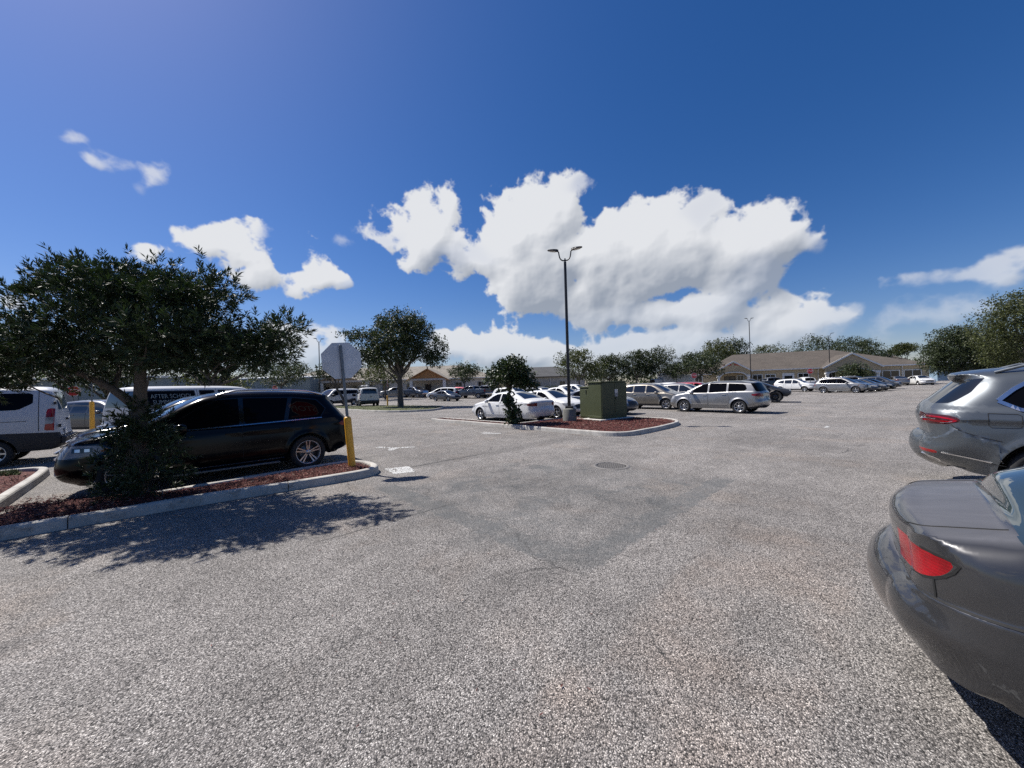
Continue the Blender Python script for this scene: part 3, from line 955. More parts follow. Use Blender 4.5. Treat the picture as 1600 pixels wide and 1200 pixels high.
# near strip island: road-side kerb, round nose, kerb on the stall side
near_path = [(-16, -7.62), (-4, -7.64), (0, -7.60), (1.6, -7.40), (2.5, -7.28), (2.95, -7.30), (3.22, -7.45), (3.36, -7.72), (3.38, -8.1), (3.30, -8.5), (3.05, -8.72), (2.6, -8.80), (1.2, -8.66), (0.35, -8.62), (-0.1, -8.60)]
near_sm = chaikin2(near_path, 2)
setp(kerb(near_sm, False, 2.6), 'grey cast kerb round the mulch strip beside the black vehicle')
nb = [(-16, -7.78), (0, -7.75), (1.6, -7.55), (2.6, -7.43), (3.0, -7.48), (3.2, -7.75), (3.2, -8.2), (3.05, -8.52), (2.6, -8.62), (1.2, -8.5), (0.3, -8.46), (-0.2, -8.9), (-1.6, -9.3), (-1.7, -9.0), (-1.9, -8.6), (-16, -8.6)]
bed('mulch_bed', nb, 0.10, MT['mulch'], 'red mulch bed in the strip beside the black vehicle')
chips('mulch_chips', [q for q in nb if q[0] > -7] + [(-7, -8.6), (-7, -7.78)][::1] if False else [(-6, -7.80), (0, -7.77), (1.6, -7.57), (2.6, -7.45), (3.0, -7.5), (3.18, -7.75), (3.18, -8.2), (3.03, -8.5), (2.6, -8.6), (1.2, -8.48), (0.3, -8.44), (-0.2, -8.9), (-1.5, -9.3), (-6, -8.9)], 0.105, 15000, 'loose red wood chips in the strip bed by the near tree')
# chips and sand washed out on the asphalt at the head of the stall
chips('scattered_chips', [(-1.75, -10.6), (-1.7, -9.2), (-0.2, -8.95), (0.4, -8.9), (-0.2, -9.5), (-1.0, -10.2)], 0.006, 1500, 'loose chips washed onto the asphalt at the stall head', 0.0, thin=lambda C: np.clip(1.0 - (C[:, 1] + 9.0) / -1.6 * 0.8, 0.05, 1))
# second bed across the stall heads
bed2_path = [(-1.82, -8.0), (-1.83, -9.5), (-1.84, -13.4), (-1.95, -13.9), (-2.4, -14.15), (-4, -14.2), (-14, -14.3)]
setp(kerb(chaikin2(bed2_path, 2), False, 3.0, name='kerb'), 'pale kerb round the left bed across the stall heads')
b2 = [(-2.0, -8.0), (-2.0, -13.3), (-2.15, -13.85), (-2.5, -14.0), (-14, -14.1), (-14, -8.0)]
bed('mulch_bed', b2, 0.10, MT['mulch'], 'red mulch bed at the left edge behind the pale kerb')
chips('mulch_chips', [(-2.05, -8.4), (-2.05, -12.9), (-6, -12.9), (-6, -8.4)], 0.105, 9000, 'loose red wood chips in the left bed')

def grass_patch(name, poly_st, z, n, label, hgt_=(0.03, 0.07), mat='grass_blades'):
    poly = np.array(poly_st, float)
    lo, hi = poly.min(0), poly.max(0)
    C = lo + rng.random((int(n * 2.5), 2)) * (hi - lo)
    C = C[inpoly(C, poly)][:n]
    n = len(C)
    X = C[:, :1] * np.array(E1)[None, :2] + C[:, 1:] * np.array(E2)[None, :2]
    P0 = np.concatenate([X, np.full((n, 1), z)], 1)
    a = rng.random(n) * 6.283
    w = np.stack([np.cos(a), np.sin(a), np.zeros(n)], 1) * 0.012
    L = (hgt_[0] + rng.random(n) * (hgt_[1] - hgt_[0]))[:, None]
    lean = np.concatenate([rng.normal(size=(n, 2)) * 0.6, np.ones((n, 1))], 1) * L
    V = np.stack([P0 - w, P0 + w, P0 + lean], 1).reshape(-1, 3)
    F = np.arange(n * 3).reshape(-1, 3)
    o = link(name, mesh_np(name, V, F, MT[mat], False))
    setp(o, label, None, kind='stuff')
grass_patch('grass', [(-2.2, -13.0), (-2.4, -13.9), (-7, -14.0), (-7, -13.0)], 0.12, 9000, 'short grass at the far end of the left bed')

# island with the lamp, cabinet and small tree
p2 = [(10.45, -17.4), (10.5, -12), (10.5, -7.4), (10.55, -6.6), (11.0, -6.12), (11.7, -6.02), (13.4, -6.0), (14.5, -6.05), (15.6, -6.35), (16.25, -7.0), (16.4, -8.0), (16.4, -11.4)]
setp(kerb(chaikin2(p2, 2), False, 3.0), 'pale kerb round the island with the green cabinet')
setp(kerb([(11.35, -17.4), (11.3, -11.6), (16.3, -11.5)], True, 3.0), 'kerb behind the cabinet island on the side of the white cars')
i2 = [(10.62, -17.4), (10.66, -7.4), (10.72, -6.65), (11.1, -6.27), (11.8, -6.17), (14.4, -6.2), (15.5, -6.5), (16.1, -7.1), (16.25, -8.0), (16.25, -11.4), (11.2, -11.4), (11.2, -17.4)]
bed('mulch_bed', i2, 0.10, MT['mulch'], 'red mulch bed of the island with the green cabinet', step=0.35)
chips('mulch_chips', i2, 0.105, 14000, 'loose red wood chips round the green cabinet', size=(0.04, 0.10))

# grass island under the big oak
p3 = [(14.4, -25.9), (15.6, -25.6), (17.5, -27.0), (19.5, -30.0), (18.0, -38), (14.0, -44.5), (12.2, -44.2), (12.2, -36), (12.3, -30), (13.0, -27.0)]
setp(kerb(chaikin2(p3 + [p3[0]], 1), False, 3.0), 'kerb round the grass island under the large oak')
g3 = chaikin2(p3, 2, True)
c3 = np.mean(g3, axis=0); g3i = [c3 + (q - c3) * (1 - 0.18 / np.linalg.norm(q - c3)) for q in g3]
bed('lawn', g3i, 0.10, MT['dry_lawn'], 'patchy grass of the island under the large oak', step=0.6)
grass_patch('grass', g3i, 0.11, 9000, 'patchy grass under the large oak', (0.05, 0.10), 'dry_lawn')
# strip of lawn beside the wedge truck
p4 = [(27.0, -9.6), (33.0, -9.6), (33.0, -11.2), (27.0, -11.2)]
setp(kerb(chaikin2([(26.4, -11.4), (26.3, -9.3), (33.2, -9.2), (33.4, -11.4)], 2), False, 3.0), 'kerb of the small grass island by the angular black truck')
bed('lawn', [(26.5, -11.4), (26.5, -9.45), (33.0, -9.4), (33.2, -11.4)], 0.10, MT['dry_lawn'], 'grass of the small island by the angular black truck', step=0.6)
# lawn in front of the tan office and kerb
def quad_ground(name, pts, z, mat, label):
    mb = MB(); mb.add([(x, y, hgt(y) + z) for x, y in pts], [tuple(range(len(pts)))])
    o = mb.build(name, mat); setp(o, label, None, kind='structure'); return o
quad_ground('lawn', [(-130, 92), (-130, 400), (200, 400), (200, 92)], 0.03, MT['dry_lawn'], 'lawn behind the buildings')

# painted marks, worn
def worn_mark(poly_st, label, n=9, keep=0.72):
    """old paint: irregular flakes left on the stone tops"""
    poly = np.array(poly_st, float)
    lo, hi = poly.min(0), poly.max(0)
    st = 0.035
    xs = np.arange(lo[0], hi[0], st); ys = np.arange(lo[1], hi[1], st)
    V, F = [], []
    for a in xs:
        for b in ys:
            q = np.array([[a + st / 2, b + st / 2]])
            if not inpoly(q, poly)[0]: continue
            k = math.sin(a * 7.3 + 1.1) * math.sin(b * 6.1 + a * 2) * 0.25
            if rng.random() > keep + k: continue
            j = rng.random((4, 2)) * 0.016 - 0.004
            base = len(V)
            for (u, v), jj in zip(((0, 0), (1, 0), (1, 1), (0, 1)), j):
                p = ST(a + u * st + jj[0], b + v * st + jj[1]); V.append((p.x, p.y, 0.004))
            F.append((base, base + 3, base + 2, base + 1))
    if not F: return
    o = link('road_marking', mesh_np('road_marking', V, F, MT['road_paint']))
    setp(o, label, None, kind='structure')
worn_mark([(3.50, -7.80), (3.98, -7.62), (3.82, -6.98), (3.40, -7.16)], 'worn white paint block beside the island nose', keep=0.85)
worn_mark([(4.6, -10.9), (4.8, -11.0), (5.0, -10.45), (5.5, -10.15), (5.45, -9.95), (5.0, -10.2), (4.75, -10.0), (4.65, -10.1), (4.85, -10.5)], 'remains of a painted arrow on the asphalt', keep=0.7)
worn_mark([(8.7, -11.0), (8.95, -11.0), (9.05, -10.5), (9.2, -10.25), (9.0, -10.25), (8.8, -10.5)], 'small worn paint mark in front of the cabinet island', keep=0.75)
worn_mark([(16.6, -1.9), (17.3, -1.9), (17.3, -1.8), (16.6, -1.8)], 'short white stripe on the open asphalt', keep=0.75)
worn_mark([(19.4, 1.4), (19.9, 1.4), (19.9, 1.52), (19.4, 1.52)], 'short worn stall stripe further out', keep=0.6)
worn_mark([(8.3, 3.0), (8.42, 3.0), (8.42, 6.4), (8.3, 6.4)], 'faded stall stripe beside the blue-grey vehicle', keep=0.35)
worn_mark([(2.05, -0.3), (2.17, -0.3), (2.17, 2.0), (2.05, 2.0)], 'faded stall stripe near the old grey sedan', keep=0.10)

# storm drain
def drain():
    r = empty('storm_drain', (2.03, 7.74, 0.0), R(-46), 'round cast iron storm drain grate set in the asphalt', 'drain')
    mb = MB(); mb.lathe([(0.30, 0.004), (0.30, 0.012), (0.36, 0.012), (0.375, 0.003)], 40); mb.build('drain_frame', MT['cast_iron'], r)
    mb = MB(); mb.lathe([(0.0, 0.0035), (0.30, 0.0035)], 40); mb.build('drain_shaft', MT['drain_dark'], r)
    for j in range(-3, 4):
        y = j * 0.076
        ln = 2 * math.sqrt(max(0.293 ** 2 - (abs(y) + 0.02) ** 2, 0.0))
        if ln < 0.08: continue
        mb = MB(); mb.box((0, y, 0.008), (ln, 0.026, 0.008)); mb.build('grate_bar', MT['cast_iron'], r)
    for j in range(-5, 6):
        x = j * 0.052
        ln = 2 * math.sqrt(max(0.293 ** 2 - (abs(x) + 0.012) ** 2, 0.0))
        if ln < 0.08: continue
        mb = MB(); mb.box((x, 0, 0.0065), (0.020, ln, 0.005)); mb.build('grate_crossbar', MT['cast_iron'], r)
drain()

# litter blown against the kerbs: bits of mulch, dry leaves, grit
chips('kerb_litter', [(-4, -7.60), (3.0, -7.26), (3.6, -7.5), (3.7, -7.9), (3.2, -7.0), (-4, -7.0)], 0.004, 420, 'loose mulch bits and dry leaves lying on the asphalt along the near kerb', 0.0, (0.012, 0.045), thin=lambda C: np.clip(.75 + (C[:, 1] + 7.0) * -.9 - .5, .08, 1))
chips('kerb_litter', [(10.2, -12.0), (10.2, -6.3), (11, -5.75), (15.5, -5.8), (15.5, -6.0), (11.1, -6.0), (10.45, -6.6), (10.42, -12)], 0.004, 260, 'loose mulch bits on the asphalt along the cabinet island kerb', 0.0, (0.02, 0.06))
chips('kerb_litter', [(-1, -6.8), (8, -6.2), (8, -1), (1, -1)], 0.003, 260, 'scattered grit and leaf bits on the open asphalt', 0.0, (0.010, 0.035))

# ------------------------------------------------------------------ buildings
def hip_roof(x0, x1, y0, y1, z, h, hl, hr, over=0.45, th=0.14):
    """verts/faces of a hipped roof with eave overhang; ridge from x0+hl to x1-hr"""
    a, b, c, d = x0 - over, x1 + over, y0 - over, y1 + over
    ym = (y0 + y1) / 2
    v = [(a, c, z), (b, c, z), (b, d, z), (a, d, z), (x0 + hl, ym, z + h), (x1 - hr, ym, z + h)]
    v += [(a, c, z - th), (b, c, z - th), (b, d, z - th), (a, d, z - th)]
    f = [(0, 1, 5, 4), (1, 2, 5), (2, 3, 4, 5), (3, 0, 4)]
    return v, f

def add_window(root, x, z, w, h, y=0.0, frame='white_trim', mull=1, depth=0.10):
    fr = MB()
    t = 0.11
    for (cx, cz, sx, sz) in ((x, z + h / 2 + t / 2, w + 2 * t, t), (x, z - h / 2 - t / 2, w + 2 * t + 0.1, t), (x - w / 2 - t / 2, z, t, h), (x + w / 2 + t / 2, z, t, h)):
        fr.box((cx, y - 0.03, cz), (sx, depth, sz))
    f = fr.build('window', MT[frame], root)
    p = MB(); p.box((x, y + 0.005, z), (w, 0.02, h)); p.build('pane', MT['window_glass'], f)
    if mull:
        m = MB()
        for k in range(mull):
            m.box((x - w / 2 + w * (k + 1) / (mull + 1), y - 0.02, z), (0.06, 0.05, h - 0.002))
        m.build('mullion', MT[frame], f)
    return f

def tri_prism(pts_xz, y0, y1):
    n = len(pts_xz)
    v = [(x, y0, z) for x, z in pts_xz] + [(x, y1, z) for x, z in pts_xz]
    f = [tuple(range(n)), tuple(range(2 * n - 1, n - 1, -1))] + [(i, n + i, n + (i + 1) % n, (i + 1) % n) for i in range(n)]
    return v, f

def office_right():
    """long tan office, brown hipped roof, two white-edged gables"""
    r = empty('office_building', (34.2, 76.0, 0.44), math.atan2(-0.374, 0.927), 'long tan office building with brown hipped roof and two white edged gables', 'building')
    H = 3.15
    m = MB(); m.box((19.1, 10.0, H / 2 - .2), (38.2, 20.0, H + .4)); m.build('wall', MT['tan_stucco'], r)
    m = MB(); m.box((19.1, -0.03, 0.10), (38.3, 0.10, 0.5)); m.build('plinth', MT['tan_stucco_dark'], r)
    v, f = hip_roof(5.2, 38.2, 0, 20, H + 0.10, 3.75, 6.2, 9.6)
    m = MB(); m.add(v, f); rf = m.build('roof', MT['brown_shingle'], r)
    v, f = hip_roof(-0.6, 9.0, 0.3, 12, H - 0.32, 2.0, 4.6, 1.0)
    m = MB(); m.add(v, f); m.build('roof', MT['brown_shingle'], r)
    m = MB(); m.box((21.9, -0.40, H + 0.03), (33.6, 0.10, 0.20)); m.box((38.62, 10, H + 0.03), (0.10, 20.9, 0.20)); m.box((2.4, -0.12, H - .40), (7.4, 0.10, 0.18)); m.build('fascia', MT['white_trim'], r)
    # right gable porch and left arched porch
    for gx, gw, gz, arch in ((27.4, 7.6, 2.25, False), (9.55, 5.7, 1.75, True)):
        e = H + 0.12
        pts = [(gx - gw / 2, e), (gx + gw / 2, e), (gx, e + gz)]
        v, f = tri_prism(pts, -1.9, -1.75)
        m = MB(); m.add(v, f); g = m.build('gable_wall', MT['tan_stucco'], r)
        # gable roof planes
        m = MB()
        o_ = 0.35
        sl = gz / (gw / 2)
        for sgn in (-1, 1):
            x0 = gx + sgn * (gw / 2 + o_)
            z0 = e - sl * o_ + 0.05
            m.add([(gx, -2.1, e + gz + 0.05), (x0, -2.1, z0), (x0, 4.5, z0), (gx, 4.5, e + gz + 0.05)], [(0, 1, 2, 3)])
        m.build('gable_roof', MT['brown_shingle'], r)
        m = MB()
        for sgn in (-1, 1):
            a = Vector((gx, -2.12, e + gz - 0.03)); b = Vector((gx + sgn * (gw / 2 + o_), -2.12, e - sl * o_ - 0.03))
            L = (b - a).length; ang = math.atan2(b.z - a.z, b.x - a.x)
            m.box((a + b) / 2, (L, 0.09, 0.24), M=Matrix.Rotation(-ang, 4, 'Y'))
        m.build('gable_fascia', MT['white_trim'], r)
        # lintel with shallow arch, columns
        n = 14
        rise = 0.62 if arch else 0.75
        span = gw - 1.5
        up, lo = [], []
        for i in range(n + 1):
            x = gx - span / 2 + span * i / n
            t = (x - gx) / (span / 2)
            lo.append((x, 2.25 + rise * math.sqrt(max(0, 1 - t * t)) if arch else 2.25 + rise * (1 - abs(t))))
        poly = [(gx - gw / 2, 2.25), *lo, (gx + gw / 2, 2.25), (gx + gw / 2, e - 0.002), (gx - gw / 2, e - 0.002)]
        v = [(x, -1.88, z) for x, z in poly] + [(x, -1.60, z) for x, z in poly]
        k = len(poly)
        fs = []
        # front and back as strips between arch and top
        top = [(gx - gw / 2, e - .002)] + [(x, e - .002) for x, _ in lo] + [(gx + gw / 2, e - .002)]
        low = [(gx - gw / 2, 2.25)] + lo + [(gx + gw / 2, 2.25)]
        m = MB()
        for i in range(len(low) - 1):
            for yy in (-1.88, -1.60):
                m.add([(low[i][0], yy, low[i][1]), (low[i + 1][0], yy, low[i + 1][1]), (top[i + 1][0], yy, top[i + 1][1]), (top[i][0], yy, top[i][1])], [(0, 1, 2, 3)])
            m.add([(low[i][0], -1.88, low[i][1]), (low[i + 1][0], -1.88, low[i + 1][1]), (low[i + 1][0], -1.60, low[i + 1][1]), (low[i][0], -1.60, low[i][1])], [(0, 1, 2, 3)])
        m.build('porch_front', MT['tan_stucco'], r)
        m = MB()
        for i in range(len(low) - 1):
            a = Vector((low[i][0], -1.93, low[i][1] + .06)); b = Vector((low[i + 1][0], -1.93, low[i + 1][1] + .06))
            L = (b - a).length + 0.02; ang = math.atan2(b.z - a.z, b.x - a.x)
            m.box((a + b) / 2, (L, 0.09, 0.16), M=Matrix.Rotation(-ang, 4, 'Y'))
        m.build('porch_trim', MT['white_trim'], r)
        for sgn in (-1, 1):
            cx = gx + sgn * (gw / 2 - 0.35)
            m = MB(); m.box((cx, -1.74, 1.0), (0.42, 0.42, 2.0), mi=0); m.bbox((cx, -1.74, 2.13), (0.66, 0.56, 0.26), 0.05); m.bbox((cx, -1.74, 0.2), (0.60, 0.60, 0.4), 0.04)
            m.build('column', MT['white_trim'], r)
    # small rust-red raised marks on the left gable (too small to read)
    for i in range(9):
        if i == 4: continue
        m = MB(); m.box((8.05 + i * 0.36, -1.93, H + 0.95 + 0.30 * math.cos((i - 4) / 3.2)), (0.20, 0.03, 0.30))
        m.build('sign_mark', MT['sign_red'], r)
    for x, w in ((1.65, 1.25), (3.7, 1.25), (13.8, 1.45), (15.9, 1.45), (21.0, 1.5), (33.3, 2.1), (36.1, 2.1)):
        add_window(r, x, 1.62, w, 1.30)
    for x in (9.2, 27.6):
        d = MB(); d.box((x, -0.05, 1.1), (1.9, 0.06, 2.2)); dd = d.build('door', MT['brown_door'], r)
        p = MB(); p.box((x - .45, -0.09, 1.2), (.7, 0.03, 1.7)); p.box((x + .45, -0.09, 1.2), (.7, 0.03, 1.7)); p.build('pane', MT['window_glass'], dd)
    add_window(r, 11.0, 1.62, 1.0, 1.3)
    add_window(r, 25.2, 1.62, 1.0, 1.3)
    d = MB(); d.box((18.7, -0.05, 1.1), (1.5, 0.06, 2.2)); dd = d.build('door', MT['door_white'], r)
    p = MB(); p.box((18.7, -0.09, 1.65), (1.2, 0.03, 0.6)); p.build('pane', MT['window_glass'], dd)
    m = MB(); m.box((18.7, -0.04, 1.2), (1.85, 0.07, 2.5)); m.build('door_frame', MT['white_trim'], r)
    for x in (12.75, 23.2, 34.75):
        m = MB(); m.tube([(x, -0.34, H - .05), (x, -0.10, H - 0.4), (x, -0.10, 0.1)], 0.055, 6); m.build('downspout', MT['white_trim'], r)
    return r
office_right()

def low_wall():
    r = empty('garden_wall', (58.0, 64.2, 0.35), math.atan2(-0.374, 0.927), 'low dark green utility screen in front of the tan office', 'wall')
    for i in range(6):
        m = MB(); m.bbox((i * 0.75, 0, 0.62), (0.72, 0.06, 1.25), 0.02); m.build('panel', MT['cabinet_dark'], r)
    m = MB(); m.box((1.9, 0, 1.28), (4.6, 0.1, 0.06)); m.build('cap_rail', MT['white_trim'], r)
low_wall()

def office_left():
    """low cream building with pale shingle roof and a wood-faced gable"""
    r = empty('clinic_building', (-47.2, 70.5, 0.50), R(-1.5), 'low cream building with pale shingle roof and orange wood gable porch', 'building')
    H = 3.1
    m = MB(); m.box((22, 8, H / 2 - .2), (44, 16, H + .4)); m.build('wall', MT['cream_stucco'], r)
    v, f = hip_roof(0, 44, 0, 16, H + 0.12, 2.9, 7.5, 8.0, 0.6)
    m = MB(); m.add(v, f); m.build('roof', MT['beige_shingle'], r)
    m = MB(); m.box((22, -0.58, H + 0.06), (45.1, 0.08, 0.16)); m.build('fascia', MT['white_trim'], r)
    gx, gw, gz = 32.1, 6.6, 1.75
    e = H + 0.10
    v, f = tri_prism([(gx - gw / 2 + .3, e), (gx + gw / 2 - .3, e), (gx, e + gz - .15)], -3.0, -2.85)
    m = MB(); m.add(v, f); m.build('gable_wall', MT['orange_wood'], r)
    m = MB()
    sl = gz / (gw / 2)
    for sgn in (-1, 1):
        x0 = gx + sgn * (gw / 2 + 0.5); z0 = e - sl * .5 + .05
        m.add([(gx, -3.3, e + gz + .05), (x0, -3.3, z0), (x0, 5, z0), (gx, 5, e + gz + .05)], [(0, 1, 2, 3)])
    m.build('gable_roof', MT['beige_shingle'], r)
    m = MB()
    for sgn in (-1, 1):
        a = Vector((gx, -3.32, e + gz - .05)); b = Vector((gx + sgn * (gw / 2 + .5), -3.32, e - sl * .5 - .05))
        ang = math.atan2(b.z - a.z, b.x - a.x); m.box((a + b) / 2, ((b - a).length, 0.07, 0.18), M=Matrix.Rotation(-ang, 4, 'Y'))
    m.build('gable_fascia', MT['orange_wood'], r)
    m = MB(); m.box((gx, -2.92, e - 0.16), (gw, 0.26, 0.32)); m.build('lintel', MT['cream_stucco'], r)
    for sgn in (-1, 1):
        m = MB(); m.bbox((gx + sgn * (gw / 2 - 0.3), -2.85, (e - .32) / 2), (0.5, 0.5, e - .32), 0.03); m.build('column', MT['white_trim'], r)
    # recessed middle porch with reddish brown gable
    px = 16.8
    m = MB(); m.box((px, -1.5, H - 0.02), (9.4, 3.0, 0.34)); m.build('porch_roof', MT['grey_stucco'], r)
    v, f = tri_prism([(px - 4.8, H + 0.16), (px + 2.6, H + 0.16), (px - 1.0, H + 1.5)], -3.0, -2.8)
    m = MB(); m.add(v, f); m.build('gable_wall', MT['fence_wood'], r)
    for x in (px - 4.2, px + 4.2):
        m = MB(); m.bbox((x, -2.7, (H - .2) / 2), (0.5, 0.5, H - .2), 0.03); m.build('column', MT['white_trim'], r)
    for x in (6.4, 9.9, 14.0, 17.4, 20.2, 23.4, 28.0, 37.2, 41.5):
        add_window(r, x, 1.65, 1.15, 1.45, frame='grey_stucco')
    d = MB(); d.box((31.4, -0.05, 1.1), (1.1, 0.06, 2.2)); d.build('door', MT['brown_door'], r)
    d = MB(); d.box((12.0, -0.05, 1.1), (1.1, 0.06, 2.2)); d.build('door', MT['brown_door'], r)
office_left()

def hall_mid():
    r = empty('hall_building', (-1.6, 84.0, 0.5), R(-2), 'grey walled hall with dark shingle roof behind the car park', 'building')
    H = 3.3
    m = MB(); m.box((9, 7, H / 2 - .2), (18, 14, H + .4)); m.build('wall', MT['grey_stucco'], r)
    v, f = hip_roof(0, 18, 0, 14, H + .1, 2.55, 4, 5.5, 0.6)
    m = MB(); m.add(v, f); m.build('roof', MT['dark_shingle'], r)
    m = MB(); m.box((9, -0.58, H + .03), (19.1, 0.08, 0.18)); m.build('fascia', MT['brown_door'], r)
    for x in (4.6, 10.3, 16.0):
        m = MB(); m.box((x, -0.08, H / 2), (0.25, 0.14, H)); m.build('pilaster', MT['cream_stucco'], r)
    for x in (2.2, 7.4, 13.0): add_window(r, x, 1.6, 1.2, 1.3, frame='grey_stucco')
hall_mid()

def warehouses():
    r = empty('warehouse', (-47.5, 63.5, 0.3), R(3), 'teal grey metal warehouse with pale sloping roof behind the vans', 'building')
    m = MB(); m.box((5.5, 10, 2.0), (14, 20, 4.3)); m.build('wall', MT['teal_siding'], r)
    m = MB(); m.add([(-1.8, -0.5, 4.2), (12.8, -0.5, 4.2), (12.8, 20.5, 5.4), (-1.8, 20.5, 5.4), (-1.8, -.5, 4.0), (12.8, -.5, 4.0)], [(0, 1, 2, 3), (0, 4, 5, 1)]); m.build('roof', MT['pale_metal_roof'], r)
    for i in range(20):
        m = MB(); m.box((-1.2 + i * 0.72, -0.015, 2.0), (0.07, 0.03, 3.9)); m.build('siding_rib', MT['teal_siding'], r)
    m = MB(); m.bbox((-1.6, -0.1, 2.05), (0.7, 0.3, 4.2), 0.03); m.build('corner_column', MT['white_trim'], r)
    a = MB(); a.bbox((4.2, -1.3, 1.75), (2.2, 1.0, 0.5), 0.05); a.build('canopy', MT['white_trim'], r)
    r = empty('storage_building', (-92.0, 47.5, 0.1), R(8), 'long teal grey storage building at the left edge behind the white van', 'building')
    m = MB(); m.box((21, 8, 2.1), (42, 16, 4.6)); m.build('wall', MT['teal_siding'], r)
    m = MB(); m.box((8.5, -0.06, 2.1), (17, 0.1, 4.5)); m.build('wall_panel', MT['grey_siding'], r)
    m = MB(); m.box((21, 7.8, 4.52), (42.6, 16.8, 0.30)); m.build('roof', MT['pale_metal_roof'], r)
    for x in (22, 30, 38):
        d = MB(); d.box((x, -0.05, 1.4), (3, 0.08, 2.8)); d.build('roller_door', MT['grey_siding'], r)
warehouses()

def back_right():
    r = empty('blue_building', (92, 80, 0.4), R(-25), 'pale blue wall of a building behind the right oaks', 'building')
    m = MB(); m.box((10, 6, 1.6), (20, 12, 3.4)); m.build('wall', MT['blue_siding'], r)
    v, f = hip_roof(0, 20, 0, 12, 3.3, 1.6, 5, 5)
    m = MB(); m.add(v, f); m.build('roof', MT['pale_metal_roof'], r)
    r = empty('far_house', (98, 112, 0.5), R(-20), 'brown roofed building far behind the tan office', 'building')
    m = MB(); m.box((10, 7, 2.2), (20, 14, 4.6)); m.build('wall', MT['tan_stucco_dark'], r)
    v, f = hip_roof(0, 20, 0, 14, 4.5, 3.6, 4, 4)
    m = MB(); m.add(v, f); m.build('roof', MT['brown_shingle'], r)
    m = MB(); m.box((6, 5, 6.5), (0.8, 0.8, 1.6)); m.build('chimney', MT['tan_stucco_dark'], r)
back_right()

def enclosure():
    r = empty('bin_enclosure', (-3.9, 62.5, 0.32), R(20), 'weathered wooden bin enclosure behind the dark pickup', 'fence')
    for i in range(11):
        m = MB(); m.box((i * 0.2, 0, 0.95), (0.185, 0.04, 1.9 + 0.02 * (i % 3))); m.build('board', MT['fence_wood'], r)
    for i in range(9):
        m = MB(); m.box((2.12, 0.1 + i * 0.2, 0.95), (0.04, 0.185, 1.9)); m.build('board', MT['fence_wood'], r)
enclosure()

def rail_fence():
    r = empty('rail_fence', (11.0, 60.5, 0.25), R(-6), 'dark picket fence beneath the row of oaks', 'fence')
    for i in range(45):
        m = MB(); m.box((i * 0.28, 0, 0.6), (0.05, 0.05, 1.2)); m.build('picket', MT['black_metal'], r)
    for z in (0.25, 1.1):
        m = MB(); m.box((6.2, 0, z), (12.6, 0.04, 0.05)); m.build('rail', MT['black_metal'], r)
rail_fence()

# ------------------------------------------------------------------ trees
def unit(n):
    v = rng.normal(size=(n, 3)); return v / np.linalg.norm(v, axis=1)[:, None]

def leaf_quads(P, D, ln, wd, droop=0.0):
    """one rhombic leaf per row of P along D"""
    n = len(P)
    ref = unit(n)
    S = np.cross(D, ref); S /= np.linalg.norm(S, axis=1)[:, None] + 1e-9
    ln = ln[:, None]; wd = wd[:, None]
    tip = P + D * ln; tip[:, 2] -= droop * ln[:, 0]
    mid = P + D * ln * 0.45
    V = np.stack([P, mid + S * wd / 2, tip, mid - S * wd / 2], 1).reshape(-1, 3)
    F = np.arange(4 * n).reshape(-1, 4)
    return V, F

def lobes_points(lobes, n, shell=0.55):
    """points in a union of ellipsoids, denser towards the surface. lobes: (cx,cy,cz,rx,ry,rz)"""
    L = np.array(lobes, float)
    vol = L[:, 3] * L[:, 4] * L[:, 5]; vol = vol ** 0.8; vol /= vol.sum()
    idx = rng.choice(len(L), n, p=vol)
    u = unit(n)
    rad = shell + (1 - shell) * rng.random(n) ** 0.8
    inner = rng.random(n) < 0.30
    rad[inner] = rng.random(inner.sum()) ** 0.5 * shell
    P = L[idx, :3] + u * L[idx, 3:] * rad[:, None]
    return P, u, idx

def limb_path(a, b, wig, n=6, seed=0):
    r = np.random.default_rng(seed)
    a = np.array(a, float); b = np.array(b, float)
    pts = []
    L = np.linalg.norm(b - a)
    off = np.zeros(3)
    for i in range(n + 1):
        t = i / n
        if 0 < i < n: off = off * .6 + r.normal(size=3) * wig * L
        p = a + (b - a) * t + off * math.sin(math.pi * t) + np.array([0, 0, 0.08 * L * math.sin(math.pi * t)])
        pts.append(tuple(p))
    return pts

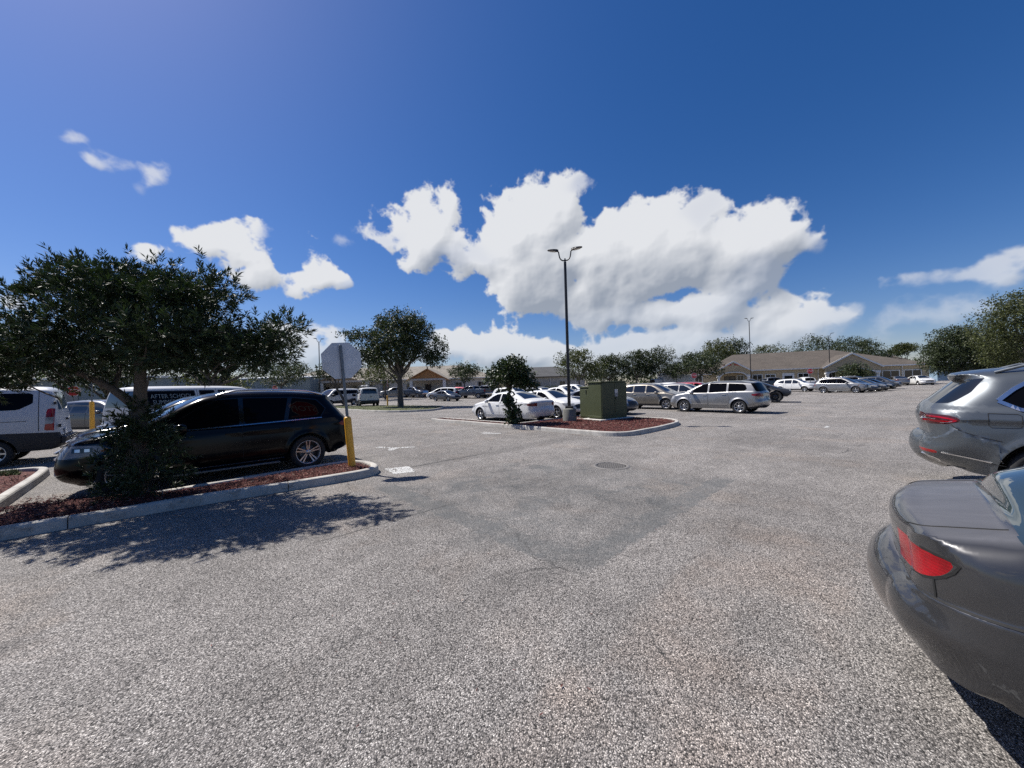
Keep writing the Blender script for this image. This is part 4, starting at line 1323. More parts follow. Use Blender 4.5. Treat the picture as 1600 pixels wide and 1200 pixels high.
def oak(name, label, x, y, height, lobes, n_clump, leaf, mat='oak_leaf', trunk_r=0.16, fork=0.36, cat='tree', group=None, lean=(0, 0), z0=None, per=9, limbs=7, seed=1, spread=0.35, bark='bark', cl=0.33, extra_limbs=()):
    """lobes are relative to the trunk foot, in metres; leaves gather in twig clumps spread over each lobe"""
    zb = hgt(y) if z0 is None else z0
    r = empty(name, (x, y, zb), 0, label, cat, group)
    # crown: twig clumps
    P, U, idx = lobes_points(lobes, n_clump)
    Lb = np.array(lobes, float)
    # ragged outline: push some clumps out as twigs, drop clumps where a slow noise says hole
    q = P * (2.2 / max(1.0, height / 4))
    hole = perlin((q + 31.7).astype(np.float32))
    keep = hole > -0.16
    P, U = P[keep], U[keep]
    out = rng.random(len(P)) < 0.12
    P[out] += U[out] * (rng.random(out.sum())[:, None] * spread)
    n = len(P)
    k = per
    C = np.repeat(P, k, 0); D0 = np.repeat(U, k, 0)
    off = unit(len(C)) * (rng.random(len(C)) ** 0.6)[:, None] * cl
    Q = C + off
    D = D0 * 0.5 + unit(len(C)) * 0.9 + np.array([0, 0, 0.15])
    D /= np.linalg.norm(D, axis=1)[:, None]
    ln = leaf * (0.65 + 0.7 * rng.random(len(C)))
    V, F = leaf_quads(Q, D, ln, ln * (0.5 + 0.2 * rng.random(len(C))), 0.15)
    link('crown', mesh_np('crown', V, F, MT[mat]), r)
    # trunk and limbs
    m = MB()
    fz = height * fork
    top = (lean[0], lean[1], fz)
    m.tube([(0, 0, -0.1), (0.02, 0, 0.05), (lean[0] * .2, lean[1] * .2, fz * .35), (lean[0] * .6, lean[1] * .6, fz * .7), top], [trunk_r * 1.55, trunk_r * 1.2, trunk_r, trunk_r * .92, trunk_r * .8], 10)
    order = np.argsort(-(Lb[:, 3] * Lb[:, 5]))
    for i in range(limbs):
        lb = Lb[order[i % len(Lb)]]
        tgt = lb[:3] + unit(1)[0] * lb[3:] * 0.5
        m.tube(limb_path(top, tgt, 0.05, 6, seed * 31 + i), [trunk_r * .55 * (1 - j / 6) + 0.012 for j in range(7)], 6)
    for (a, b, ra) in extra_limbs:
        m.tube(limb_path(a, b, 0.03, 7, seed * 17), [ra * (1 - 0.8 * j / 7) for j in range(8)], 6)
    m.build('trunk', MT[bark], r)
    return r

def crown(w, h0, h1, d=None, seed=0, n=6):
    """a spreading oak head of overlapping lobes between heights h0 and h1, width w"""
    r = np.random.default_rng(seed)
    d = d or w
    H = h1 - h0
    out = [(0, 0, h0 + H * .52, w * .36, d * .36, H * .46)]
    for i in range(n):
        a = i * 2.4 + r.random() * .8
        rr = 0.26 + 0.12 * r.random()
        zz = h0 + H * (0.26 + 0.42 * r.random())
        s = 0.19 + 0.08 * r.random()
        out.append((w * rr * math.cos(a), d * rr * math.sin(a), zz, w * s, d * s, H * (0.22 + .08 * r.random())))
    for i in range(3):
        a = r.random() * 6.28
        out.append((w * .16 * math.cos(a), d * .16 * math.sin(a), h0 + H * (.74 + .06 * r.random()), w * .2, d * .2, H * .22))
    return out

# --- near tree: a podocarpus with upright tufts of narrow leaves
def tufts(P, D, per, ln, wd):
    n = len(P)
    C = np.repeat(P, per, 0); A = np.repeat(D, per, 0)
    t = rng.random(len(C))
    base = C + A * (t * 0.13)[:, None]
    rad = unit(len(C))
    rad -= A * (rad * A).sum(1)[:, None]; rad /= np.linalg.norm(rad, axis=1)[:, None] + 1e-9
    open_ = (1.05 - 0.75 * t)[:, None]
    dirs = A * 0.75 + rad * open_
    dirs /= np.linalg.norm(dirs, axis=1)[:, None]
    L = ln * (0.7 + 0.6 * rng.random(len(C)))
    return leaf_quads(base, dirs, L, wd * (0.8 + 0.4 * rng.random(len(C))), 0.06)

def near_tree():
    bx, by = -6.15, 6.02
    r = empty('podocarpus_tree', (bx, by, 0.08), 0, 'dark spreading tree with narrow leaves in the mulch strip beside the black vehicle', 'tree')
    lobes = [(-.95, 0, 3.62, .50, .6, .32), (1.30, 0, 3.55, .50, .6, .34), (.55, 0, 3.72, .6, .6, .32), (-.35, 0, 3.74, .6, .6, .30), (-0.1, 0.1, 3.15, 1.15, 1.15, .62), (-.75, -.2, 3.1, .75, .9, .48), (.75, -.1, 3.2, .80, .95, .50), (.05, -.4, 3.55, .75, .7, .36), (-.55, .2, 3.52, .5, .6, .30), (.95, .1, 3.45, .45, .5, .26),
             (-1.55, -.1, 2.58, .75, .9, .44), (-1.95, .35, 2.45, .6, .7, .40), (-1.35, -.6, 2.45, .65, .7, .36), (-1.6, .2, 2.84, .38, .5, .22), (-2.25, -.25, 2.15, .5, .6, .30),
             (1.6, -.05, 2.62, .62, .85, .42), (2.15, .1, 2.62, .50, .6, .32), (2.5, -.05, 2.80, .34, .38, .24), (2.62, -.1, 2.92, .20, .25, .15), (1.2, -.7, 2.65, .6, .6, .36), (1.9, .3, 2.60, .45, .5, .25),
             (0.2, -.9, 2.75, .8, .6, .42), (0.0, .9, 2.9, .9, .7, .5), (-.6, -.7, 2.7, .7, .55, .4), (-.9, 0, 2.35, .8, .9, .26), (.9, 0, 2.42, .9, .9, .28)]
    lobes = [(a, b, c - .22, d, e, f) for a, b, c, d, e, f in lobes]
    P, U, idx = lobes_points(lobes, 6200, 0.6)
    hole = perlin((P * 1.9 + 7.3).astype(np.float32))
    P, U = P[hole > -0.15], U[hole > -0.15]
    far_ = rng.random(len(P)) < .10
    P[far_] += (U[far_] * .5 + np.array([0, 0, .8])) * (rng.random(far_.sum())[:, None] * .15)
    D = U * 0.75 + np.array([0, 0, 0.55]) + unit(len(P)) * 0.35
    D /= np.linalg.norm(D, axis=1)[:, None]
    V, F = tufts(P, D, 20, 0.088, 0.0165)
    link('crown', mesh_np('crown', V, F, MT['podocarpus_leaf']), r)
    m = MB()
    fk = (0.07, 0.02, 1.42)
    m.tube([(-.02, 0, -.15), (0, 0, .05), (-.03, 0, .45), (.03, .01, .95), fk], [.21, .155, .125, .115, .11], 12)
    def lim(pts, r0, r1):
        pts = chaikin2(pts, 2); n = len(pts)
        m.tube([tuple(p) for p in pts], [r0 + (r1 - r0) * i / (n - 1) for i in range(n)], 8)
    lim([fk, (-.12, -.02, 1.62), (-.42, -.05, 1.86), (-.9, -.1, 2.1), (-1.4, -.1, 2.35), (-1.9, 0, 2.5)], .075, .02)
    lim([fk, (.08, .02, 1.8), (.12, 0, 2.15), (.22, .0, 2.5), (.30, .05, 2.95), (.2, 0, 3.4)], .095, .02)
    lim([(.18, 0, 2.35), (.35, -.05, 2.55), (.75, -.1, 2.62), (1.2, -.1, 2.68), (1.8, 0, 2.6)], .05, .014)
    lim([(.10, 0, 2.0), (-.1, .1, 2.4), (-.4, .1, 2.9), (-.5, .1, 3.3)], .055, .015)
    lim([(-.3, -.04, 1.78), (-.5, .3, 2.2), (-.9, .5, 2.7)], .04, .012)
    lim([(.12, .01, 2.1), (.5, .4, 2.4), (.9, .6, 2.9)], .05, .012)
    lim([(.15, .0, 2.2), (.3, -.4, 2.5), (.35, -.8, 2.9)], .045, .012)
    for i in range(40):
        j = int(rng.integers(len(P)))
        a = P[j] * np.array([.6, .6, 1]) - np.array([0, 0, .35]); m.tube(limb_path(tuple(a), tuple(P[j]), .05, 4, i), [.014, .012, .009, .007, .005], 5)
    m.build('trunk', MT['bark'], r)
    # leafy suckers round the foot
    s = empty('podocarpus_shrub', (bx, by, 0.08), 0, 'dense dark shoots growing round the foot of the near tree', 'shrub')
    sl = [(.02, -.05, 1.30, .30, .32, .32), (-.14, 0, 1.05, .26, .3, .28), (.34, -.05, 1.0, .34, .4, .36), (.46, -.1, .62, .34, .4, .36), (.14, -.2, .80, .34, .34, .36), (.30, -.1, .30, .46, .45, .30), (-.18, -.2, .50, .30, .36, .28), (-.02, -.1, .22, .40, .40, .22)]
    P, U, idx = lobes_points(sl, 760, 0.45)
    hole = perlin((P * 3.6 + 2.9).astype(np.float32)); P, U = P[hole > -.10], U[hole > -.10]
    ok = P[:, 2] > .08
    P, U = P[ok], U[ok]
    D = U * .7 + np.array([0, 0, .5]) + unit(len(P)) * .4; D /= np.linalg.norm(D, axis=1)[:, None]
    V, F = tufts(P, D, 18, .088, .0155)
    link('foliage', mesh_np('foliage', V, F, MT['podocarpus_leaf']), s)
    m = MB()
    for i in range(26):
        a = rng.random() * 6.28
        j = int(rng.integers(len(P)))
        m.tube([(.12 * math.cos(a), .12 * math.sin(a), 0), tuple(P[j] * .6 + np.array([.05 * math.cos(a), .05 * math.sin(a), .1])), tuple(P[j])], [.012, .009, .005], 5)
    m.build('stem', MT['bark'], s)
near_tree()

# --- small round-leaved tree on the cabinet island
def island_tree():
    x, y = -0.12, 15.75
    lob = [(0.0, 0, 2.15, .85, .8, .52), (-.55, 0, 2.0, .55, .6, .42), (.55, .1, 2.05, .55, .6, .44), (.1, 0, 2.55, .60, .55, .36), (-.3, .2, 2.45, .4, .4, .3), (.8, 0, 1.85, .4, .4, .26), (.45, -.2, 2.6, .35, .35, .26), (1.0, 0, 1.68, .25, .3, .14)]
    r = oak('round_leaf_tree', 'small dark round leaved tree on the cabinet island in front of the white sedan', x, y, 3.0, lob, 900, 0.115, 'round_leaf', 0.055, 0.52, z0=0.08, per=8, limbs=6, spread=.15, seed=5, cl=.17)
    s = empty('round_leaf_shrub', (x + .05, y - .05, .08), 0, 'leafy shoots at the foot of the small island tree', 'shrub')
    lb = [(.05, 0, .55, .33, .3, .5), (-.08, 0, 1.0, .26, .25, .38), (.12, 0, .2, .38, .33, .2), (.0, 0, 1.35, .15, .15, .25)]
    P, U, _ = lobes_points(lb, 150, .4)
    C = np.repeat(P, 7, 0); D = np.repeat(U, 7, 0) * .6 + unit(len(C)); D /= np.linalg.norm(D, axis=1)[:, None]
    L = .12 * (.7 + .6 * rng.random(len(C)))
    V, F = leaf_quads(C + unit(len(C)) * .10, D, L, L * .62, .1)
    link('foliage', mesh_np('foliage', V, F, MT['round_leaf']), s)
    m = MB()
    for i in range(9):
        m.tube([(0, 0, 0), tuple(P[i] * .5), tuple(P[i])], [.014, .010, .006], 5)
    m.build('stem', MT['bark'], s)
island_tree()

oak('oak_tree', 'large single oak on the grass island left of the centre', -10.9, 36.0, 9.6,
    [(.4, 0, 6.6, 3.1, 3.0, 2.3), (-2.2, 0, 6.0, 2.2, 2.2, 1.7), (2.9, 0, 5.6, 1.9, 2.0, 1.5), (.3, 0, 8.3, 2.2, 2.0, 1.2), (-1.5, .5, 8.0, 1.5, 1.5, 1.0), (2.0, 0, 7.8, 1.5, 1.6, 1.0), (-3.6, 0, 6.9, 1.3, 1.2, .8), (-4.9, 0, 7.2, 1.0, .9, .45), (3.6, 0, 4.6, 1.1, 1.2, .7), (-3.3, 0, 4.8, 1.3, 1.3, .8), (.4, -1.4, 5.2, 1.9, 1.6, 1.1), (-1.4, -1.2, 5.0, 1.5, 1.4, 1.0)],
    3600, 0.17, 'oak_leaf', 0.27, 0.30, z0=0.1, per=10, limbs=10, seed=3, spread=.5, cl=.36,
    extra_limbs=[((0, 0, 2.1), (-2.3, 0, 4.4), .12), ((0, 0, 2.6), (2.0, .3, 5.0), .09), ((0, 0, 3.4), (-.5, .5, 6.5), .10)])
oak('oak_tree', 'oak with thin airy crown behind the roof of the black vehicle', -34.0, 54.5, 6.5, crown(8.8, 2.2, 6.6, seed=4), 900, 0.22, 'oak_leaf', 0.15, 0.42, per=8, seed=11, cl=.45)
oak('oak_tree', 'oak with a leaning trunk behind the stop sign', -19.4, 43.0, 5.8, [(-.5, 0, 4.3, 1.9, 1.8, 1.1), (-2.1, 0, 4.1, 1.4, 1.3, .8), (.9, 0, 4.2, 1.2, 1.2, .7), (-.8, 0, 5.2, 1.2, 1.2, .6), (-3.0, 0, 3.8, .8, .9, .5)], 620, 0.19, 'oak_leaf', 0.15, 0.36, z0=.05, per=8, seed=12, lean=(-1.0, 0))
oak('oak_tree', 'slender oak in front of the cream building beside the large oak', -20.6, 60.0, 6.0, crown(8.5, 2.4, 6.6, seed=6), 760, 0.24, 'oak_leaf_olive', 0.13, 0.40, per=8, seed=13, cl=.45)
oak('oak_tree', 'small oak right of the orange wood gable', -7.6, 59.0, 5.2, crown(5.4, 2.2, 5.6, seed=7), 560, 0.22, 'oak_leaf', 0.11, 0.42, per=8, seed=14, cl=.4)
oak('oak_tree', 'wide oak behind the white camp van', -18.2, 22.5, 5.6, [(0, 0, 4.3, 2.0, 1.9, 1.1), (-1.8, 0, 4.0, 1.6, 1.6, .9), (1.9, 0, 4.2, 1.5, 1.5, .95), (3.1, 0, 4.5, 1.1, 1.1, .7), (3.0, 0, 3.4, 1.0, 1.0, .55), (.8, 0, 5.2, 1.4, 1.3, .6), (-3.2, 0, 3.9, 1.3, 1.3, .7)], 1300, 0.15, 'oak_leaf', 0.17, 0.36, z0=0.0, per=9, seed=15, cl=.3, limbs=9)
oak('oak_tree', 'olive green tree low behind the camp van', -26.5, 33.0, 4.2, crown(5.0, 1.0, 4.2, seed=9), 520, 0.19, 'oak_leaf_olive', 0.11, 0.3, per=8, seed=16)
oak('pine_tree', 'tall dark tree at the far left above the white cargo van', -38.3, 29.0, 9.2, [(0, 0, 5.0, 2.0, 2.0, 1.6), (0, 0, 6.6, 1.3, 1.3, 1.1), (.2, 0, 7.8, .7, .7, .9), (.2, 0, 8.8, .3, .3, .7), (1.6, 0, 4.6, 1.5, 1.5, 1.2), (-1.5, 0, 4.8, 1.6, 1.6, 1.2)], 900, 0.22, 'oak_leaf', 0.18, 0.35, per=8, seed=17)
oak('oak_tree', 'oak at the far left behind the storage building corner', -29.0, 26.5, 5.0, crown(6.5, 1.6, 5.2, seed=10), 600, 0.2, 'oak_leaf', 0.15, 0.3, per=8, seed=18)
ROW = [(905, 60.5, 8.6, 7.6, 2.0, 'airy oak behind the lamp post', 'oak_leaf_olive'), (952, 66, 7.6, 6.7, 1.5, 'dense oak right of the airy one', 'oak_leaf'), (995, 66, 6.4, 7.4, 1.8, 'dark round oak above the green cabinet', 'oak_leaf'), (1033, 66, 8.0, 7.9, 1.8, 'tallest dark oak of the middle row', 'oak_leaf'), (1090, 62, 8.0, 6.5, 2.0, 'broad low oak covering the left end of the tan office', 'oak_leaf')]
for i, (px, Y, w, h1, h0, lab, mt) in enumerate(ROW):
    X = (px - 800) / 578.0 * Y
    oak('oak_tree', lab, X, Y, h1 * .9, crown(w, h0, h1, seed=20 + i), 1000, 0.24, mt, 0.14, 0.34, group='oaks in a row beyond the middle car rows', per=9, seed=30 + i, cl=.42)
BACK = [(1122, 98, 10.5, 12.6, 4.0, 'pale airy tree behind the left gable of the tan office', 'oak_leaf_olive'), (1152, 100, 9.5, 13.2, 4.0, 'dark twin topped tree behind the ridge of the tan office', 'oak_leaf'), (1205, 104, 12, 11.5, 4.0, 'grey green bushy tree behind the ridge right of the second lamp', 'oak_leaf_olive'),
        (1276, 110, 13.5, 14.2, 5.0, 'tall oak behind the roof left of the third lamp', 'oak_leaf'), (1325, 112, 14, 14.0, 5.0, 'wide oak behind the roof right of the third lamp', 'oak_leaf'), (1368, 114, 11, 13.2, 5.0, 'low crowned oak behind the right end of the ridge', 'oak_leaf'), (1412, 118, 8, 11.8, 7.5, 'flat topped pale pine behind the right hip of the roof', 'oak_leaf_olive')]
for i, (px, Y, w, h1, h0, lab, mt) in enumerate(BACK):
    X = (px - 800) / 578.0 * Y
    oak('oak_tree' if i < 6 else 'pine_tree', lab, X, Y, h1 * .9, crown(w, h0, h1, seed=50 + i), 800, 0.36, mt, 0.2, 0.4, group='trees behind the tan office', per=8, seed=60 + i, cl=.7)
oak('round_shrub', 'round clipped shrub tree in front of the right gable', 56.6, 61.2, 3.7, [(0, 0, 2.2, 2.4, 2.2, 1.6), (-.8, 0, 1.8, 1.9, 1.8, 1.3), (.9, 0, 1.8, 1.8, 1.8, 1.3), (0, 0, 3.2, 1.4, 1.4, .75)], 900, 0.2, 'oak_leaf', 0.1, 0.3, per=8, seed=71, cat='shrub')
oak('oak_tree', 'dark dense oak at the right beyond the blue-grey vehicle', 48.6, 40.5, 7.6, [(2.6, 0, 2.6, 2.4, 2.0, 1.2), (5.0, 0, 4.6, 2.4, 2.2, 2.2), (5.5, 0, 2.6, 2.4, 2.0, 1.3), (-1.0, 0, 2.5, 1.8, 1.6, .9), (0, 0, 4.2, 2.7, 2.6, 2.0), (-1.8, 0, 3.5, 1.8, 1.8, 1.5), (1.8, 0, 4.6, 2.2, 2.2, 1.7), (-.3, 0, 5.8, 1.9, 1.9, 1.2), (-2.4, 0, 4.6, 1.2, 1.2, .8), (1.2, 0, 6.2, 1.6, 1.6, .9), (3.4, 0, 3.6, 1.8, 1.8, 1.4)], 5200, 0.15, 'oak_leaf', 0.2, 0.25, z0=0.05, per=10, seed=81, cl=.35)
oak('oak_tree', 'olive oak with a pale bare limb at the right edge', 39.6, 28.5, 8.6, [(0, 0, 5.6, 2.4, 2.3, 1.8), (-2.2, 0, 5.2, 1.7, 1.6, 1.2), (-1.2, 0, 6.9, 1.5, 1.4, 1.0), (1.0, 0, 7.3, 1.6, 1.6, 1.1), (-3.1, 0, 6.0, .9, .9, .5), (-2.0, 0, 3.9, 1.5, 1.5, .9), (.5, 0, 3.8, 1.9, 1.9, 1.0), (2.8, 0, 5.4, 2.0, 2.0, 1.7), (-1.4, 0, 3.0, 1.6, 1.5, .8), (1.5, 0, 2.7, 1.9, 1.6, .8)], 4200, 0.125, 'oak_leaf_olive', 0.2, 0.28, z0=0.0, per=9, seed=82, cl=.36, spread=.8, extra_limbs=[((1.6, -2.2, 3.0), (-1.9, -2.3, 5.9), .13)], bark='bark_pale')
# low hedges beneath the far rows
def hedge(label, x, y, w, h, seed, mat='shrub_leaf'):
    oak('hedge', label, x, y, h, [(i * .9 - w / 2 + .4, 0, h * .5, .75, .6, h * .5) for i in range(int(w / .9))], int(110 * w), 0.15, mat, .03, .2, cat='shrub', per=7, limbs=3, seed=seed, spread=.1, cl=.2)
hedge('dark shrubs along the wall of the grey hall', 5.5, 80.5, 9, 1.3, 91, 'oak_leaf')
hedge('low shrubs under the windows of the tan office', 66.5, 64.6, 7, 1.0, 92)
hedge('shrubs by the cream building behind the white vans', -27.5, 66.5, 6, 1.4, 93, 'oak_leaf')
hedge('green shrubs behind the camp van at the left', -31.0, 37.0, 7, 1.9, 94)
# ------------------------------------------------------------------ street furniture
def lamp_post(x, y, h, base_h, label, rz, z0=None, arms=2):
    zb = hgt(y) if z0 is None else z0
    r = empty('lamp_post', (x, y, zb), rz, label, 'street lamp', None)
    m = MB(); m.lathe([(0.0, base_h), (0.20, base_h), (0.27, base_h - .03), (0.29, base_h - 0.06), (0.30, -0.1)], 28); m.build('concrete_base', MT['pole_base_concrete'], r)
    m = MB(); m.bbox((0, 0, base_h + .05), (0.34, 0.34, 0.10), 0.03); m.build('base_cover', MT['black_metal'], r)
    m = MB(); m.tube([(0, 0, base_h), (0, 0, h - .45)], [0.072, 0.058], 12); m.build('pole', MT['black_metal'], r)
    m = MB(); m.tube([(0, 0, h - .5), (0, 0, h - .3)], [0.035, 0.03], 10); m.build('tenon', MT['black_metal'], r)
    for s in ((-1, 1) if arms == 2 else (1,)):
        a = MB()
        a.tube(chaikin2([(0, 0, h - .38), (s * .10, 0, h - .40), (s * .22, 0, h - .30), (s * .26, 0, h - .10), (s * .27, 0, h + .02), (s * .34, 0, h + .05)], 2), 0.028, 8)
        am = a.build('arm', MT['black_metal'], r)
        hd = MB()
        # cobra-like flat head, tapering outwards and tipped up
        prof = [(0.0, .055, .07), (.08, .085, .085), (.22, .125, .07), (.36, .125, .05), (.45, .09, .035), (.49, .04, .02)]
        vs = []
        for (u, w, t) in prof:
            xx = s * (.28 + u); zz = h + .04 + u * .17
            vs += [(xx, -w, zz), (xx, -w * .6, zz + t), (xx, w * .6, zz + t), (xx, w, zz), (xx, w * .5, zz - t * .25), (xx, -w * .5, zz - t * .25)]
        fs = []
        for i in range(len(prof) - 1):
            for k in range(6):
                fs.append((i * 6 + k, i * 6 + (k + 1) % 6, (i + 1) * 6 + (k + 1) % 6, (i + 1) * 6 + k))
        fs += [tuple(range(6)), tuple(range(len(vs) - 6, len(vs)))]
        hd.add(vs, fs)
        ho = hd.build('lamp_head', MT['black_metal'], r)
        lz = MB(); lz.box((s * .54, 0, h + .04 + .26 * .17 - .022), (.26, .15, .012), M=Matrix.Rotation(-s * .168, 4, 'Y')); lz.build('lens', MT['lamp_lens'], ho)
    return r
lamp_post(2.50, 16.35, 7.55, 0.62, 'tall black twin arm lamp post in a concrete base beside the green cabinet', R(-12), 0.09)
lamp_post(42.0, 65.0, 12.2, 0.7, 'black twin arm lamp post in front of the tan office left of its right gable', R(-8))
lamp_post(57.2, 66.5, 9.3, 0.7, 'black lamp post before the right gable of the tan office', R(-30), None, 1)
lamp_post(-28.2, 54.3, 9.4, 0.7, 'thin black twin arm lamp post left of the back of the stop sign', R(40))
lamp_post(88.0, 79.0, 7.6, 0.7, 'distant black lamp post at the right end of the tan office roof', R(-30), None, 1)

def octagon(rad):
    return [(rad * math.cos(R(22.5 + 45 * i)), rad * math.sin(R(22.5 + 45 * i))) for i in range(8)]

def stop_sign(x, y, label, face, post_h=2.1, sleeve=True, sleeve_h=1.08, tilt=0.0, z0=0.1, scale=1.0, sign_z=None):
    """face: heading (radians) of the printed side's normal"""
    r = empty('stop_sign', (x, y, z0), 0, label, 'road sign')
    r.rotation_mode = 'XYZ'
    r.rotation_euler = (0, tilt, 0)
    sz = (sign_z or post_h + 0.28)
    n = Vector((math.cos(face), math.sin(face), 0))
    pz = face + math.pi / 2
    side = Vector((-n.y, n.x, 0))
    # square tube post
    m = MB(); m.bbox((0, 0, (sz + 0.33) / 2), (0.055, 0.055, sz + 0.33), 0.006, face); m.build('post', MT['galvanised'], r)
    if sleeve:
        m = MB(); m.lathe([(0.0, sleeve_h), (0.05, sleeve_h), (0.068, sleeve_h - .025), (0.073, sleeve_h - .06), (0.073, -0.05)], 20); m.build('post_sleeve', MT['yellow_sleeve'], r)
    B = Matrix(((side.x, 0, n.x), (side.y, 0, n.y), (0, 1, 0))).to_4x4()
    m = MB(); m.prism(octagon(0.412 * scale), 0.031, 0.034, 0, Matrix.Translation((0, 0, sz)) @ B); pl = m.build('sign_plate', MT['sign_back'], r)
    m = MB(); m.prism(octagon(0.410 * scale), 0.0345, 0.0355, 0, Matrix.Translation((0, 0, sz)) @ B); m.build('border', MT['sign_white'], pl)
    m = MB(); m.prism(octagon(0.385 * scale), 0.036, 0.037, 0, Matrix.Translation((0, 0, sz)) @ B); m.build('face', MT['sign_red'], pl)
    te = link('lettering', text_mesh('STOP', 0.36 * scale, MT['sign_white'], 0.001), pl)
    te.matrix_local = Matrix.Translation((0, 0, sz)) @ B @ Matrix.Translation((0, 0, 0.0385)) @ Matrix.Diagonal((.82, 1, 1, 1))
    for dz in (-.2, .2):
        b = MB(); b.lathe([(0.0, 0.012), (0.012, 0.010), (0.014, 0.0)], 10, M=Matrix.Translation(Vector((0, 0, sz + dz)) - n * 0.030) @ Matrix.Rotation(math.pi, 4, 'X') @ Matrix.Rotation(0, 4, 'X')); b.build('bolt', MT['galvanised'], r)
    return r
stop_sign(-3.40, 7.78, 'grey back of a leaning stop sign on a yellow sleeved post at the island nose', math.atan2(0.80, -0.42), tilt=R(-4.2), z0=0.1, sign_z=2.27)
stop_sign(-13.0, 38.5, 'stop sign seen edge on with a yellow sleeve on the oak island', R(15), z0=0.1)
stop_sign(-33.8, 28.5, 'red stop sign facing the camera behind the white van at the left', R(-42), z0=0.0, sleeve=False, sign_z=2.35)
stop_sign(-17.05, 15.0, 'sign edge on over a yellow sleeved post left of the near tree', R(49), z0=0.0, sign_z=2.5, sleeve_h=1.6)
stop_sign(-37.8, 59.0, 'red stop sign before the left end of the cream building', R(-60), sleeve=False, z0=.25, sign_z=2.4)
stop_sign(26.6, 54.0, 'red stop sign in front of the left windows of the tan office', R(-110), sleeve=False, z0=.1, sign_z=2.55)
stop_sign(44.6, 55.3, 'red stop sign above the white vehicles before the tan office', R(-120), sleeve=False, z0=.1, sign_z=2.75)

def cabinet():
    a = R(33)
    r = empty('utility_cabinet', (3.84, 16.02, 0.10), a, 'olive green electrical cabinet on a concrete pad in the mulch island', 'cabinet')
    # local: +x along the dark door side, +y back
    m = MB(); m.bbox((0.90, 0.42, 0.02), (2.15, 1.15, 0.16), 0.02); m.build('pad', MT['pad_concrete'], r)
    m = MB(); m.bbox((0.83, 0.40, 0.90), (1.62, 0.80, 1.60), 0.025); m.build('housing', MT['cabinet_green'], r)
    m = MB(); m.bbox((0.83, 0.40, 1.725), (1.69, 0.87, 0.05), 0.02); m.build('lid', MT['cabinet_green'], r)
    for k in range(2):
        m = MB(); m.bbox((0.43 + k * .80, -0.012, 0.98), (0.78, 0.024, 1.40), 0.008); d = m.build('door', MT['cabinet_green'], r)
        for z in (.5, 1.45):
            h = MB(); h.tube([(.05 + k * 1.56, -.03, z - .05), (.05 + k * 1.56, -.03, z + .05)], .014, 8); h.build('hinge', MT['cabinet_dark'], d)
        if k:
            h = MB(); h.bbox((.93, -.032, 1.30), (.20, .004, .17), .001); h.build('sticker', MT['sticker'], d)
            h = MB(); h.bbox((.93, -.032, 1.13), (.20, .004, .14), .001); h.build('sticker', MT['sticker_grey'], d)
            h = MB(); h.bbox((.93, -.04, .98), (.10, .03, .12), .006); h.build('latch', MT['cabinet_dark'], d)
    m = MB(); m.box((0.83, -.018, .22), (1.62, .03, .02)); m.build('sill_rail', MT['cabinet_dark'], r)
    m = MB(); m.bbox((-.02, .40, .20), (.02, .80, .06), .004); m.build('trim', MT['cabinet_green'], r)
    # second, lower cabinet behind
    s = empty('utility_cabinet', (3.62, 16.85, 0.10), a, 'lower green electrical cabinet just behind the large one', 'cabinet')
    m = MB(); m.bbox((.55, .38, .76), (1.2, .74, 1.46), .025); m.build('housing', MT['cabinet_green'], s)
    m = MB(); m.bbox((.55, .38, 1.515), (1.27, .80, .05), .02); m.build('lid', MT['cabinet_green'], s)
    m = MB(); m.bbox((-.064, .40, .78), (.02, .62, 1.26), .006); d = m.build('door', MT['cabinet_green'], s)
    h = MB(); h.bbox((-.085, .30, 1.30), (.03, .035, .20), .006); h.build('handle', MT['cabinet_dark'], d)
    m = MB(); m.bbox((.55, .38, .0), (1.5, 1.0, .12), .02); m.build('pad', MT['pad_concrete'], s)
cabinet()

def cone(x, y, lab):
    r = empty('traffic_cone', (x, y, hgt(y)), 0, lab, 'traffic cone', 'orange cones by the cream building door')
    m = MB(); m.bbox((0, 0, .02), (.36, .36, .04), .02); m.lathe([(.14, .04), (.03, .70), (0, .70)], 12); m.build('body', MT['cone_orange'], r)
    m = MB(); m.lathe([(.097, .30), (.073, .45)], 12); m.build('band', MT['sign_white'], r)
cone(-16.3, 69, 'orange traffic cone by the cream building door, left one of the pair'); cone(-15.4, 69, 'orange traffic cone by the cream building door, right one of the pair')

def far_woods():
    n = 5200
    x = -190 + rng.random(n) * 420
    top = 7.0 + 2.2 * perlin(np.stack([x * .05, np.zeros(n), np.zeros(n) + .5], 1).astype(np.float32)) * 2 + 1.2 * perlin(np.stack([x * .19, np.zeros(n), np.zeros(n) + 4.5], 1).astype(np.float32)) * 2
    z = rng.random(n) ** .8 * top
    y = 138 + rng.normal(size=n) * 3
    P = np.repeat(np.stack([x, y, z], 1), 6, 0) + unit(n * 6) * (rng.random(n * 6)[:, None] * 1.3)
    D = unit(len(P)); L = .55 + .5 * rng.random(len(P))
    V, F = leaf_quads(P, D, L, L * .6)
    setp(link('far_woods', mesh_np('far_woods', V, F, MT['oak_leaf'])), 'belt of far trees along the horizon behind the buildings', kind='stuff')
far_woods()

# ------------------------------------------------------------------ vehicles
# Every body is one side profile given true depth: half width Y(x,z) falls off near the profile's edge
# (D = how far the edge turns in, L = over what distance, c = crown across the car).
KIND = {'b': (.36, .34, .07), 't': (.26, .24, .05), 'd': (.15, .11, .025), 'g': (.12, .10, .05), 'r': (.22, .12, .03), 'v': (.09, .10, .02), 's': (.02, .03, .004), 'f': (.34, .40, .10), 'q': (.30, .30, .05), 'h': (.13, .16, .03), 'w': (.13, .16, .12), 'e': (.06, .16, .02)}

